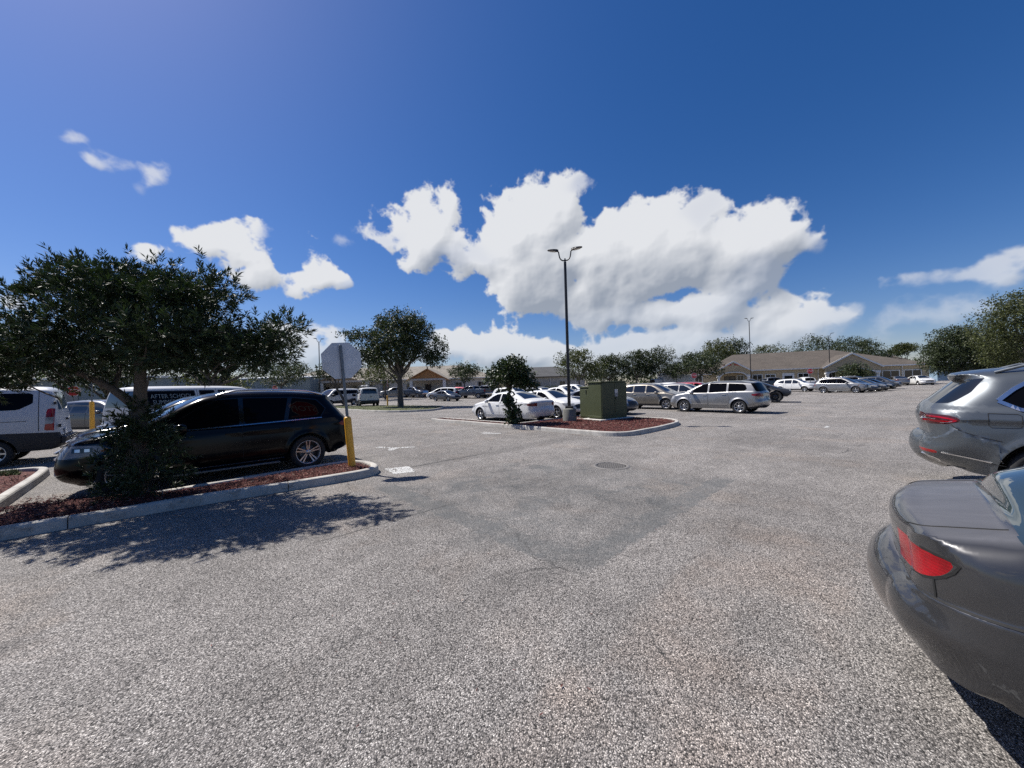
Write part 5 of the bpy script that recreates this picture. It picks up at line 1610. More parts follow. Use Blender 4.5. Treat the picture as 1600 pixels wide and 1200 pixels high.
def f_round(u):
    u = np.clip(u, 0, 1)
    return 1 - np.sqrt(np.maximum(0, 1 - (1 - u) ** 2))

class Car:
    def __init__(self, sp):
        self.sp = sp
        g = sp.get
        ds = g('ds', .05)
        it = g('it', 2)
        top = [(x, z, *[a * b for a, b in zip(KIND[k], g('kscale', {}).get(k, (1, 1, 1)))]) for x, z, k in sp['top']]
        self.top = resample(chaikin2(top, it), ds) if it else resample(top, ds)
        self.W = sp['W']; self.Ln = max(p[0] for p in sp['top'])
        self.xr, self.xf, self.R = sp['xr'], sp['xf'], sp['R']
        self.Ra = self.R + g('gap', .055)
        self.zs = sp['sill']
        self.bot = self._bottom(ds)
        self.loop = np.concatenate([self.top[:, :2], self.bot[1:-1]])

    def _bottom(self, ds):
        zc = self.R
        def arc(xc, zin, zout):
            a0 = math.asin(max(-1, min(1, (zin - zc) / self.Ra))); a1 = math.pi - math.asin(max(-1, min(1, (zout - zc) / self.Ra)))
            n = max(10, int(self.Ra * (a1 - a0) / ds))
            return [(xc + self.Ra * math.cos(a0 + (a1 - a0) * i / n), zc + self.Ra * math.sin(a0 + (a1 - a0) * i / n)) for i in range(n + 1)]
        xF, zF = self.top[-1, :2]; xR, zR = self.top[0, :2]
        pts = [(xF, zF)] + arc(self.xf, zF, self.zs) + arc(self.xr, self.zs, zR) + [(xR, zR)]
        out = [pts[0]]
        for a, b in zip(pts[:-1], pts[1:]):
            d = math.hypot(b[0] - a[0], b[1] - a[1]); n = max(1, int(d / ds))
            out += [(a[0] + (b[0] - a[0]) * k / n, a[1] + (b[1] - a[1]) * k / n) for k in range(1, n + 1)]
        return np.array(out)

    def Y(self, P):
        sp = self.sp
        P = np.asarray(P, float)
        x, z = P[:, 0], P[:, 1]
        bx, bz = zip(*sp['belt'])
        zb = np.interp(x, bx, bz)
        zm = sp.get('zm', .55) * zb
        W = self.W - sp.get('plan', .05) * np.abs((x - self.Ln / 2) / (self.Ln / 2)) ** 4
        zs = self.zs
        low = W - sp.get('alow', .055) * np.clip((zm - z) / (zm - zs), 0, 1.3) ** 2
        mid = W - sp.get('amid', .04) * np.clip((z - zm) / (zb - zm), 0, 1) ** 2
        y = np.where(z < zm, low, mid)
        up = np.clip(z - zb, 0, None)
        us = np.clip(up / .085, 0, 1); us = us * us * (3 - 2 * us)
        y -= sp.get('shoulder', .015) * us + sp.get('tumble', .33) * up + sp.get('tumble2', .10) * up ** 2
        for xc in (self.xr, self.xf):
            r = np.hypot(x - xc, z - self.R)
            y += sp.get('flare', .022) * np.exp(-(np.maximum(r - self.Ra, 0) / .055) ** 2) * (z < zb)
        for (xa, za, xb, zbb, amp, wd) in sp.get('crease', []):
            tt = np.clip((x - xa) / (xb - xa), 0, 1); zl = za + (zbb - za) * tt
            d = (z - zl) / wd
            y += amp * np.where(d > 0, np.exp(-d * d * .5), np.exp(-(d * 2.5) ** 2)) * ((x > min(xa, xb)) & (x < max(xa, xb)))
        for (z0, z1, amt) in sp.get('ledge', []):
            zl = z0 + (z1 - z0) * np.clip(x / .7, 0, 1)
            y += amt / (1 + np.exp(np.clip((z - zl) / .0035, -40, 40))) * np.clip((.78 - x) / .2, 0, 1)
        for poly, amt in sp.get('steps', []):
            ins = inpoly(P, poly)
            pl = resample(list(poly) + [poly[0]], .03)
            d = np.min(np.linalg.norm(P[:, None, :] - pl[None, :, :2], axis=2), axis=1)
            y += np.where(ins, amt * np.clip(d / .014, 0, 1), 0)
        if sp.get('soft'):
            rad = np.minimum(sp['soft'], .55 * self._dseg(P, self.top[:, :2]))
            red = self._red(P) * .2
            for k in range(8):
                a = k * math.pi / 4
                w = .5 if k % 2 else 1.0
                red += .1 * self._red(P + w * rad[:, None] * np.array([[math.cos(a), math.sin(a)]]))
        else:
            red = self._red(P)
        return np.maximum(y - red, 0.03)

    def _red(self, P):
        T = self.top
        red = np.zeros(len(P))
        sa, sv = T[:-1, :2], T[1:, :2] - T[:-1, :2]
        l2 = (sv ** 2).sum(1) + 1e-12
        for i in range(0, len(P), 1200):
            q = P[i:i + 1200]
            rel = q[:, None, :] - sa[None]
            t = np.clip((rel * sv[None]).sum(2) / l2[None], 0, 1)
            d = np.sqrt(((rel - t[..., None] * sv[None]) ** 2).sum(2))
            Dm = T[None, :-1, 2] * (1 - t) + T[None, 1:, 2] * t
            Lm = T[None, :-1, 3] * (1 - t) + T[None, 1:, 3] * t
            red[i:i + 1200] = np.max(Dm * f_round(d / Lm), axis=1)
        return red

    def build(self):
        """returns {part: [(V, F, N) left/right or whole]}"""
        sp = self.sp
        gs = sp.get('gs', .085)
        loop = self.loop; nl = len(loop)
        pts = [tuple(p) for p in loop]
        edges = [(i, (i + 1) % nl) for i in range(nl)]
        # rings close to the top outline, where the surface turns fast
        T = self.top[:, :2]
        tan = np.gradient(T, axis=0); tan /= np.linalg.norm(tan, axis=1)[:, None] + 1e-9
        nin = np.stack([tan[:, 1], -tan[:, 0]], 1)          # inward for a rear-over-front path
        cand = []
        for rd in sp.get('rings', (.006, .02, .045, .08, .125)):
            cand.append(T + nin * rd)
        # rings round the wheel arches
        for xc in (self.xr, self.xf):
            for rd in (.02, .055, .10):
                a = np.linspace(-.35, math.pi + .35, 26)
                cand.append(np.stack([xc + (self.Ra + rd) * np.cos(a), self.R + (self.Ra + rd) * np.sin(a)], 1))
        for ln in sp.get('dense', []):
            L_n = resample(ln, .02)
            for o_ in (-.03, -.02, -.012, -.007, -.0035, 0, .0035, .007, .012, .02, .03): cand.append(L_n + np.array([0, o_]))
        lo, hi = loop.min(0), loop.max(0)
        gx, gz = np.meshgrid(np.arange(lo[0], hi[0], gs), np.arange(lo[1], hi[1], gs * .8))
        grid = np.stack([gx.ravel(), gz.ravel()], 1)
        C = np.concatenate(cand + [grid])
        keepC = inpoly(C, loop)
        C = C[keepC]
        dl = np.concatenate([np.min(np.linalg.norm(C[i:i + 2000, None] - loop[None], axis=2), axis=1) for i in range(0, len(C), 2000)])
        ng = sum(len(c) for c in cand)
        isgrid = (np.arange(ng + len(grid)) >= ng)[keepC]
        C = C[np.where(isgrid, dl > .13, dl > .0045)]
        for c in C: pts.append(tuple(c))
        # region outlines as constraints
        regs = sp.get('regions', [])
        for rg in regs:
            if rg.get('poly') is not None and not rg.get('noedge'):
                pl = resample(list(rg['poly']) + [rg['poly'][0]], sp.get('es', .07))[:-1]
                b = len(pts); n = len(pl)
                pts += [tuple(q[:2]) for q in pl]
                edges += [(b + i, b + (i + 1) % n) for i in range(n)]
        for poly, amt in sp.get('steps', []):
            for sc in (0, .014):
                pl = resample(list(poly) + [poly[0]], .05)[:-1]
                if sc:
                    tg = np.roll(pl, -1, 0) - np.roll(pl, 1, 0); tg /= np.linalg.norm(tg, axis=1)[:, None] + 1e-9
                    cc = pl.mean(0); nn = np.stack([-tg[:, 1], tg[:, 0]], 1)
                    test = pl + nn * .01
                    s = np.where(inpoly(test, poly), 1, -1)[:, None]
                    pl = pl + nn * s * sc
                b = len(pts); n = len(pl)
                pts += [tuple(q[:2]) for q in pl]
                edges += [(b + i, b + (i + 1) % n) for i in range(n)]
        res = geometry.delaunay_2d_cdt([Vector(p) for p in pts], edges, [], 0, 1e-4)
        V2 = np.array([tuple(v) for v in res[0]])
        TR = np.array([f for f in res[2] if len(f) == 3])
        cen = V2[TR].mean(1)
        TR = TR[inpoly(cen, loop)]
        a, b, c = V2[TR[:, 0]], V2[TR[:, 1]], V2[TR[:, 2]]
        ar = (b[:, 0] - a[:, 0]) * (c[:, 1] - a[:, 1]) - (b[:, 1] - a[:, 1]) * (c[:, 0] - a[:, 0])
        TR = TR[np.abs(ar) > 1e-9]; ar = ar[np.abs(ar) > 1e-9]
        TR[ar < 0] = TR[ar < 0][:, ::-1]
        cen = V2[TR].mean(1)
        n2 = len(V2)
        yy = self.Y(V2)
        # boundary edges
        E = {}
        for f in TR:
            for i in range(3):
                p, q = int(f[i]), int(f[(i + 1) % 3])
                if (q, p) in E: E.pop((q, p))
                else: E[(p, q)] = 1
        be = list(E.keys())
        topset = T
        bmid = np.array([(V2[p] + V2[q]) / 2 for p, q in be])
        dt = self._dseg(bmid, T); db = self._dseg(bmid, self.bot)
        istop = dt < db
        on = np.zeros((n2, 2)); cnt = np.zeros(n2)
        for (p, q), t in zip(be, istop):
            d = V2[q] - V2[p]; nrm = np.array([d[1], -d[0]]) / (np.linalg.norm(d) + 1e-9)
            if t:
                on[p] += nrm; on[q] += nrm
        on /= np.linalg.norm(on, axis=1)[:, None] + 1e-9
        dT = lambda P: np.min(np.linalg.norm(P[:, None] - T[None], axis=2), axis=1)
        bv = sorted(set([p for e, t in zip(be, istop) if t for p in e]))
        near = {v: int(np.argmin(np.linalg.norm(T - V2[v], axis=1))) for v in bv}
        arcl = np.concatenate([[0], np.cumsum(np.linalg.norm(np.diff(T, axis=0), axis=1))])
        cr = {v: self.top[near[v], 4] * min(1, arcl[near[v]] / .15, (arcl[-1] - arcl[near[v]]) / .15) for v in bv}
        cols = sp.get('cols', (1, .96, .88, .72, .5, .25, 0, -.25, -.5, -.72, -.88, -.96, -1))
        nc = len(cols)
        V = [np.stack([V2[:, 0], yy, V2[:, 1]], 1), np.stack([V2[:, 0], -yy, V2[:, 1]], 1)]
        base = 2 * n2
        colidx = {}
        ex = []
        for v in bv:
            ids = [v]
            for c in cols[1:-1]:
                o = cr[v] * (1 - c * c)
                ex.append((V2[v, 0] + on[v, 0] * o, yy[v] * c, V2[v, 1] + on[v, 1] * o)); ids.append(base + len(ex) - 1)
            ids.append(n2 + v)
            colidx[v] = ids
        base2 = base + len(ex)
        # floor pan and wheel houses: own vertices
        bi = {}
        for (p, q), t in zip(be, istop):
            if t: continue
            for v in (p, q):
                if v not in bi:
                    bi[v] = base2 + 2 * len(bi)
        exb = []
        for v in bi: exb += [(V2[v, 0], yy[v], V2[v, 1]), (V2[v, 0], -yy[v], V2[v, 1])]
        V = np.concatenate(V + ([np.array(ex)] if ex else []) + ([np.array(exb)] if exb else []))
        # faces with region names
        def region(P, side=True, yv=None, yf=None):
            out = np.full(len(P), -1)
            for k, rg in reversed(list(enumerate(regs))):
                if side:
                    if rg.get('poly') is None or rg.get('side') is False: continue
                    out[inpoly(P, rg['poly'])] = k
                else:
                    st = rg.get('strip')
                    if st is None: continue
                    x0, x1, z0, z1 = st[:4]
                    m = (P[:, 0] >= x0) & (P[:, 0] <= x1) & (P[:, 1] >= z0) & (P[:, 1] <= z1)
                    if 'yr' in rg: m &= (yv >= rg['yr'][0]) & (yv <= rg['yr'][1])
                    if 'yf' in rg: m &= (yf >= rg['yf'][0]) & (yf <= rg['yf'][1])
                    out[m] = k
            return out
        faces = []; names = []
        rs = region(cen)
        for f, k in zip(TR, rs):
            faces.append((f[0], f[2], f[1])); names.append((k, 1))
            faces.append((n2 + f[0], n2 + f[1], n2 + f[2])); names.append((k, -1))
        sf, sP, sy, sfr = [], [], [], []
        for (p, q), t, m in zip(be, istop, bmid):
            if t:
                for j in range(nc - 1):
                    sf.append((colidx[p][j], colidx[p][j + 1], colidx[q][j + 1], colidx[q][j]))
                    cm = abs(cols[j] + cols[j + 1]) / 2
                    sP.append(m); sy.append(cm * (yy[p] + yy[q]) / 2); sfr.append((cm, 1 if cols[j] + cols[j + 1] > 0 else (-1 if cols[j] + cols[j + 1] < 0 else 1)))
            else:
                faces.append((bi[p], bi[p] + 1, bi[q] + 1, bi[q])); names.append((-2, 0))
        sP = np.array(sP); sy = np.array(sy); fr = np.array([a for a, b in sfr])
        ks = region(sP, False, sy, fr)
        for f, k, (a, b) in zip(sf, ks, sfr):
            faces.append(f); names.append((k, b))
        # orientation of strip/bottom faces is fixed by checking against outward direction
        Nv = np.zeros_like(V)
        out = []
        ctr = np.array([self.Ln / 2, 0, .7])
        for f in faces:
            p = V[list(f)]
            n = np.cross(p[1] - p[0], p[2] - p[0])
            if len(f) == 4: n = n + np.cross(p[2] - p[0], p[3] - p[0])
            out.append(n)
        out = np.array(out)
        for i, f in enumerate(faces):
            for v in f: Nv[v] += out[i]
        # make strip normals agree with sides: the sides are known good
        # check one strip face against its boundary normal
        flip = False
        for (p, q), t in zip(be, istop):
            if t:
                ids = colidx[p]; mid = nc // 2
                f = (ids[mid], ids[mid + 1], colidx[q][mid + 1], colidx[q][mid])
                P_ = V[list(f)]; n = np.cross(P_[1] - P_[0], P_[2] - P_[0])
                flip = (n[0] * on[p][0] + n[2] * on[p][1]) < 0
                break
        if flip:
            Nv[:] = 0
            for i, f in enumerate(faces):
                if len(f) == 4:
                    faces[i] = f[::-1]; out[i] = -out[i]
                for v in f: Nv[v] += out[i]
        Nv /= np.linalg.norm(Nv, axis=1)[:, None] + 1e-12
        # shading normals of the sides straight from the surface, so the triangles do not show
        dtop = self._dseg(V2, T)
        ok = dtop > .006
        e = .0025
        gx = (self.Y(V2 + [[e, 0]]) - self.Y(V2 - [[e, 0]])) / (2 * e)
        gz = (self.Y(V2 + [[0, e]]) - self.Y(V2 - [[0, e]])) / (2 * e)
        na = np.stack([-gx, np.ones(n2), -gz], 1); na /= np.linalg.norm(na, axis=1)[:, None]
        Nv[:n2][ok] = na[ok]
        Nv[n2:2 * n2][ok] = na[ok] * np.array([1, -1, 1])
        return V, faces, names, Nv

    def _dseg(self, P, L):
        a, b = L[:-1], L[1:]
        d = b - a; l2 = (d ** 2).sum(1) + 1e-12
        t = np.clip(((P[:, None] - a[None]) * d[None]).sum(2) / l2[None], 0, 1)
        q = a[None] + t[..., None] * d[None]
        return np.min(np.linalg.norm(P[:, None] - q, axis=2), axis=1)

    # -- things laid on the surface
    def surf(self, x, z, off=0.0):
        y = self.Y(np.array([[x, z]]))[0]
        return Vector((x, y + off, z))

    def top_line(self, x0, x1, yf):
        T = self.top
        tg = np.gradient(T[:, :2], axis=0); tg /= np.linalg.norm(tg, axis=1)[:, None] + 1e-9
        m = (T[:, 0] >= x0) & (T[:, 0] <= x1) & (T[:, 1] > .9)
        yb = self.Y(T[m, :2])
        o = T[m, 4] * (1 - yf * yf)
        return [(t[0] - g[1] * k, y * yf, t[1] + g[0] * k) for t, g, k, y in zip(T[m], tg[m], o, yb)]

    def ribbon(self, path, w, off, closed=False):
        """flat band following the side surface; returns V,F for the left side"""
        P = resample(path, .04)[:, :2]
        tg = np.gradient(P, axis=0); tg /= np.linalg.norm(tg, axis=1)[:, None] + 1e-9
        nn = np.stack([-tg[:, 1], tg[:, 0]], 1)
        A, B = P + nn * w / 2, P - nn * w / 2
        ya, yb, = self.Y(A), self.Y(B)
        V = []
        for p, q, a, b in zip(A, B, ya, yb):
            V += [(p[0], a - .004, p[1]), (p[0], a + off, p[1]), (q[0], b + off, q[1]), (q[0], b - .004, q[1])]
        F = []
        for i in range(len(P) - 1):
            for k in range(3):
                F.append((i * 4 + k, i * 4 + k + 1, i * 4 + k + 5, i * 4 + k + 4))
        return V, F

def part_mesh(name, V, faces, N, mat):
    used = sorted(set(v for f in faces for v in f))
    mp = {v: i for i, v in enumerate(used)}
    me = bpy.data.meshes.new(name)
    me.from_pydata([tuple(V[v]) for v in used], [], [tuple(mp[v] for v in f) for f in faces])
    me.materials.append(mat)
    me.polygons.foreach_set('use_smooth', [True] * len(me.polygons))
    me.update()
    me.normals_split_custom_set_from_vertices([tuple(N[v]) for v in used])
    return me

WHEELS = {}
def wheel_meshes(Rt, Rr, w, style, silver='rim_silver'):
    key = (Rt, Rr, w, style, silver)
    if key in WHEELS: return WHEELS[key]
    b = MB()
    h = w / 2
    b.lathe([(Rr, -h * .8), (Rr + .012, -h * .95), (Rt - .05, -h), (Rt - .015, -h * .88), (Rt, -h * .62), (Rt, h * .62), (Rt - .015, h * .88), (Rt - .05, h), (Rr + .012, h * .95), (Rr, h * .80)], 40, axis='Y')
    tyre = b.mesh('tyre', MT['tyre_rubber'])
    b = MB()
    b.lathe([(Rr, -h * .8), (Rr - .03, -h * .5), (Rr - .035, h * .3), (Rr - .02, h * .74), (Rr, h * .80), (Rr + .004, h * .86), (Rr - .012, h * .84), (Rr - .02, h * .74)], 40, 0, 'Y')
    b.lathe([(0.0, -h * .1), (Rr - .034, -h * .1)], 28, 1, 'Y')
    b.lathe([(0.0, h * .12), (Rr * .62, h * .12), (Rr * .64, h * .0)], 24, 2, 'Y')      # brake disc
    b.lathe([(0.0, h * .70), (.045, h * .70), (.058, h * .60), (.066, h * .15)], 20, 0, 'Y')
    n, dbl, wd = {'five_double': (5, True, .030), 'five': (5, False, .060), 'ten': (10, False, .026), 'seven': (7, False, .045), 'six': (6, False, .062), 'turbine': (5, True, .026), 'steel': (8, False, .05)}[style]
    for i in range(n):
        a0 = 2 * math.pi * i / n + math.pi / 2
        for s in ((-1, 1) if dbl else (0,)):
            a_in = a0 + s * .26; a_out = a0 + s * (.155 if style != 'turbine' else .30)
            r0, r1 = .045, Rr - .018
            p0 = Vector((r0 * math.cos(a_in), 0, r0 * math.sin(a_in))); p1 = Vector((r1 * math.cos(a_out), 0, r1 * math.sin(a_out)))
            d = (p1 - p0).normalized(); q = Vector((-d.z, 0, d.x))
            w0, w1 = wd * .85 / 2 * (1.2 if not dbl else 1), wd / 2 * (1.0 if not dbl else 1.15)
            vs = []
            for (p, ww, y1) in ((p0, w0, h * .62), ((p0 + p1) / 2, (w0 + w1) / 2, h * .66), (p1, w1, h * .78)):
                vs += [p + q * ww + Vector((0, y1 - .035, 0)), p + q * ww * .8 + Vector((0, y1, 0)), p - q * ww * .8 + Vector((0, y1, 0)), p - q * ww + Vector((0, y1 - .035, 0))]
            fs = []
            for k in range(2):
                for m in range(4):
                    fs.append((k * 4 + m, k * 4 + (m + 1) % 4, k * 4 + 4 + (m + 1) % 4, k * 4 + 4 + m))
            b.add(vs, fs, 0)
    for i in range(5):
        a = 2 * math.pi * i / 5 + .3
        b.lathe([(0, h * .715), (.008, h * .71), (.008, h * .6)], 6, 1, 'Y', M=Matrix.Translation((.033 * math.cos(a), 0, .033 * math.sin(a))))
    rim = b.mesh('rim', [MT[silver], MT['rim_dark'], MT['galvanised']])
    WHEELS[key] = (tyre, rim)
    return WHEELS[key]

def expand(poly, d):
    P = np.array(poly, float); n = len(P)
    area = sum(P[i][0] * P[(i + 1) % n][1] - P[(i + 1) % n][0] * P[i][1] for i in range(n))
    s = 1 if area > 0 else -1
    out = []
    for i in range(n):
        a = P[i] - P[i - 1]; b = P[(i + 1) % n] - P[i]
        na = np.array([a[1], -a[0]]) / np.linalg.norm(a) * s; nb_ = np.array([b[1], -b[0]]) / np.linalg.norm(b) * s
        m = na + nb_; m /= np.linalg.norm(m)
        out.append(tuple(P[i] + m * d / max(.5, float(m @ na))))
    return out

def car_proto(sp):
    """builds a vehicle at the origin, nose along +x, and returns its Empty (linked)"""
    car = Car(sp)
    V, faces, names, N = car.build()
    r = empty('vehicle')
    off = Vector((-car.Ln / 2, 0, 0))
    V = V + np.array(off)
    regs = sp.get('regions', [])
    groups = {}
    for f, (k, s) in zip(faces, names):
        if k >= 0 and regs[k].get('split'): key = (k, s)
        elif k == -2: key = ('floor', 0)
        else: key = (k, 0)
        groups.setdefault(key, []).append(f)
    parts = {}
    for key, fs in groups.items():
        k, s = key
        if k == 'floor': nm, mt = 'underbody', 'black_plastic'
        elif k == -1: nm, mt = 'body', '@paint'
        else: nm, mt = regs[k]['name'], regs[k]['mat']
        o = link(nm, part_mesh(nm, V, fs, N, MT['paint_white' if mt == '@paint' else mt]), r)
        if mt == '@paint': o['paint_slot'] = 1
        parts.setdefault(nm, []).append((o, s, k))
    # window surrounds
    if sp.get('trim'):
        for rg in regs:
            if rg['name'] in ('side_window',) and rg.get('surround', True):
                Vr, Fr = car.ribbon(list(rg['poly']) + [rg['poly'][0]], sp.get('trimw', .018), .005)
                for s in (1, -1):
                    b = MB(); b.add([Vector((v[0], s * v[1], v[2])) + off for v in Vr], Fr); b.build('window_trim', MT[sp['trim']], r)
    if sp.get('seams'):
        for pth in sp['seams']:
            Vr, Fr = car.ribbon(pth, sp.get('seamw', .008), .003)
            for s in (1, -1):
                b = MB(); b.add([Vector((v[0], s * v[1], v[2])) + off for v in Vr], Fr); b.build('panel_gap', MT['seam'], r)
    for (nm, mt, rad, lst) in (('panel_gap', 'seam', .0035, sp.get('topseams', [])), ('glass_seal', 'black_plastic', .010, sp.get('glassedge', []))):
        for (x0, x1, yf) in lst:
            b = MB(); b.tube([Vector(p) + off for p in car.top_line(x0, x1, yf)], rad, 6); b.build(nm, MT[mt], r)
    for nm, mt, pth, w, o_ in sp.get('bands', []):
        for s in (1, -1):
            b = MB()
            Vr, Fr = car.ribbon(pth, w, o_)
            b.add([Vector((v[0], s * v[1], v[2])) + off for v in Vr], Fr)
            ob = b.build(nm, MT['paint_white' if mt == '@paint' else mt], r)
            if mt == '@paint': ob['paint_slot'] = 1
    doors = [(o, s) for nm in ('front_door', 'rear_door') for (o, s, k) in parts.get(nm, [])]
    # handles
    for (hx, hz, nm) in sp.get('handles', []):
        for s in (1, -1):
            p = car.surf(hx, hz)
            b = MB(); b.bbox(Vector((hx, s * (p.y + .016), hz)) + off, (.20, .022, .032), .008); b.box(Vector((hx - .08, s * (p.y + .004), hz)) + off, (.03, .02, .024)); b.box(Vector((hx + .08, s * (p.y + .004), hz)) + off, (.03, .02, .024))
            par = next((o for (o, ss, k) in parts.get(nm, []) if ss == s), r)
            ob = b.build('handle', MT[sp.get('handle_mat', 'paint_white')], par)
            if sp.get('handle_mat') is None: ob['paint_slot'] = 1
    # mirrors
    if sp.get('mirror'):
        mx, mz, ms = sp['mirror']
        for s in (1, -1):
            p = car.surf(mx, mz)
            b = MB()
            c = Vector((mx - .02, s * (p.y + .13 * ms), mz + .06)) + off
            prof = [(-.085, .02, .035), (-.075, .09, .075), (.0, .105, .085), (.06, .08, .07), (.095, .02, .03)]
            vs, fs = [], []
            for (dx, wy, wz) in prof:
                for k in range(10):
                    t = 2 * math.pi * k / 10
                    cx, sx = math.cos(t), math.sin(t)
                    vs.append(c + Vector((dx * ms, wy * ms * math.copysign(abs(cx) ** .7, cx), wz * ms * math.copysign(abs(sx) ** .7, sx))))
            for i in range(len(prof) - 1):
                for k in range(10):
                    fs.append((i * 10 + k, i * 10 + (k + 1) % 10, i * 10 + 10 + (k + 1) % 10, i * 10 + 10 + k))
            fs.append(tuple(range(10))); fs.append(tuple(range(40, 50)))
            b.add(vs, fs, 0, True)
            b.tube([Vector((mx + .03, s * (p.y - .02), mz)) + off, c - Vector((0, s * .05, .04 * ms))], [.03, .02], 8, 0)
            ob = b.build('side_mirror', MT[sp.get('mirror_mat', 'paint_white')], r)
            if sp.get('mirror_mat') is None: ob['paint_slot'] = 1
    # wheels
    w = sp.get('tw', .225)
    tyre, rim = wheel_meshes(car.R, sp.get('Rr', car.R * .68), w, sp.get('rim', 'five'), sp.get('rim_mat', 'rim_silver'))
    for xc in (car.xr, car.xf):
        for s in (1, -1):
            yb = float(car.Y(np.array([[xc, car.R + car.Ra * .98]]))[0])
            o = link('wheel', tyre, r, Vector((xc, s * (yb - w / 2 - .028), car.R)) + off)
            if s < 0: o.rotation_euler = (0, 0, math.pi)
            link('rim', rim, o)
    # roof rails
    if sp.get('rails'):
        x0, x1, zz, yo, rm = sp['rails']
        for s in (1, -1):
            b = MB()
            pts = []
            for i in range(13):
                t = i / 12; x = x0 + (x1 - x0) * t
                zt = float(np.interp(x, car.top[:, 0], car.top[:, 1])) if False else self_top(car, x)
                pts.append(Vector((x, s * (yo - .02 * abs(t - .5)), zt + zz * min(1, 6 * t, 6 * (1 - t)) - .03)) + off)
            b.tube(pts, .020, 8)
            b.build('roof_rail', MT[rm], r)
    # plates, wipers and such: small boxes given in car coordinates
    for nm, mt, c, s, par in sp.get('boxes', []):
        b = MB(); b.bbox(Vector(c) + off, s, min(s) * .3)
        ob = b.build(nm, MT['paint_white' if mt == '@paint' else mt], r)
        if mt == '@paint': ob['paint_slot'] = 1
    r['half'] = car.Ln / 2
    return r, car

def self_top(car, x):
    T = car.top
    m = T[:, 1] > T[:, 1].max() * .62
    i = np.argmin(np.abs(T[m, 0] - x)); return float(T[m][i, 1])

PROTO = {}
def place(kind, name, x, y, ang, paint, label, cat, group=None, z=None, scale=(1, 1, 1)):
    if kind not in PROTO:
        PROTO[kind] = [car_proto(SPECS[kind]), False]
    (root, car), used = PROTO[kind]
    o = copy_tree(root) if used else root
    PROTO[kind][1] = True
    o.name = name
    o.location = (x, y, hgt(y) if z is None else z)
    o.rotation_euler = (0, 0, R(ang))
    o.scale = scale
    setp(o, label, cat, group)
    def paint_it(q):
        if q.get('paint_slot') and q.material_slots:
            q.material_slots[0].link = 'OBJECT'; q.material_slots[0].material = MT[paint]
        for c in q.children: paint_it(c)
    paint_it(o)
    return o, car

def R_(name, mat, poly=None, strip=None, **kw):
    d = dict(name=name, mat=mat, poly=poly, strip=strip); d.update(kw); return d

SPECS = {}
SW = 'side_window'
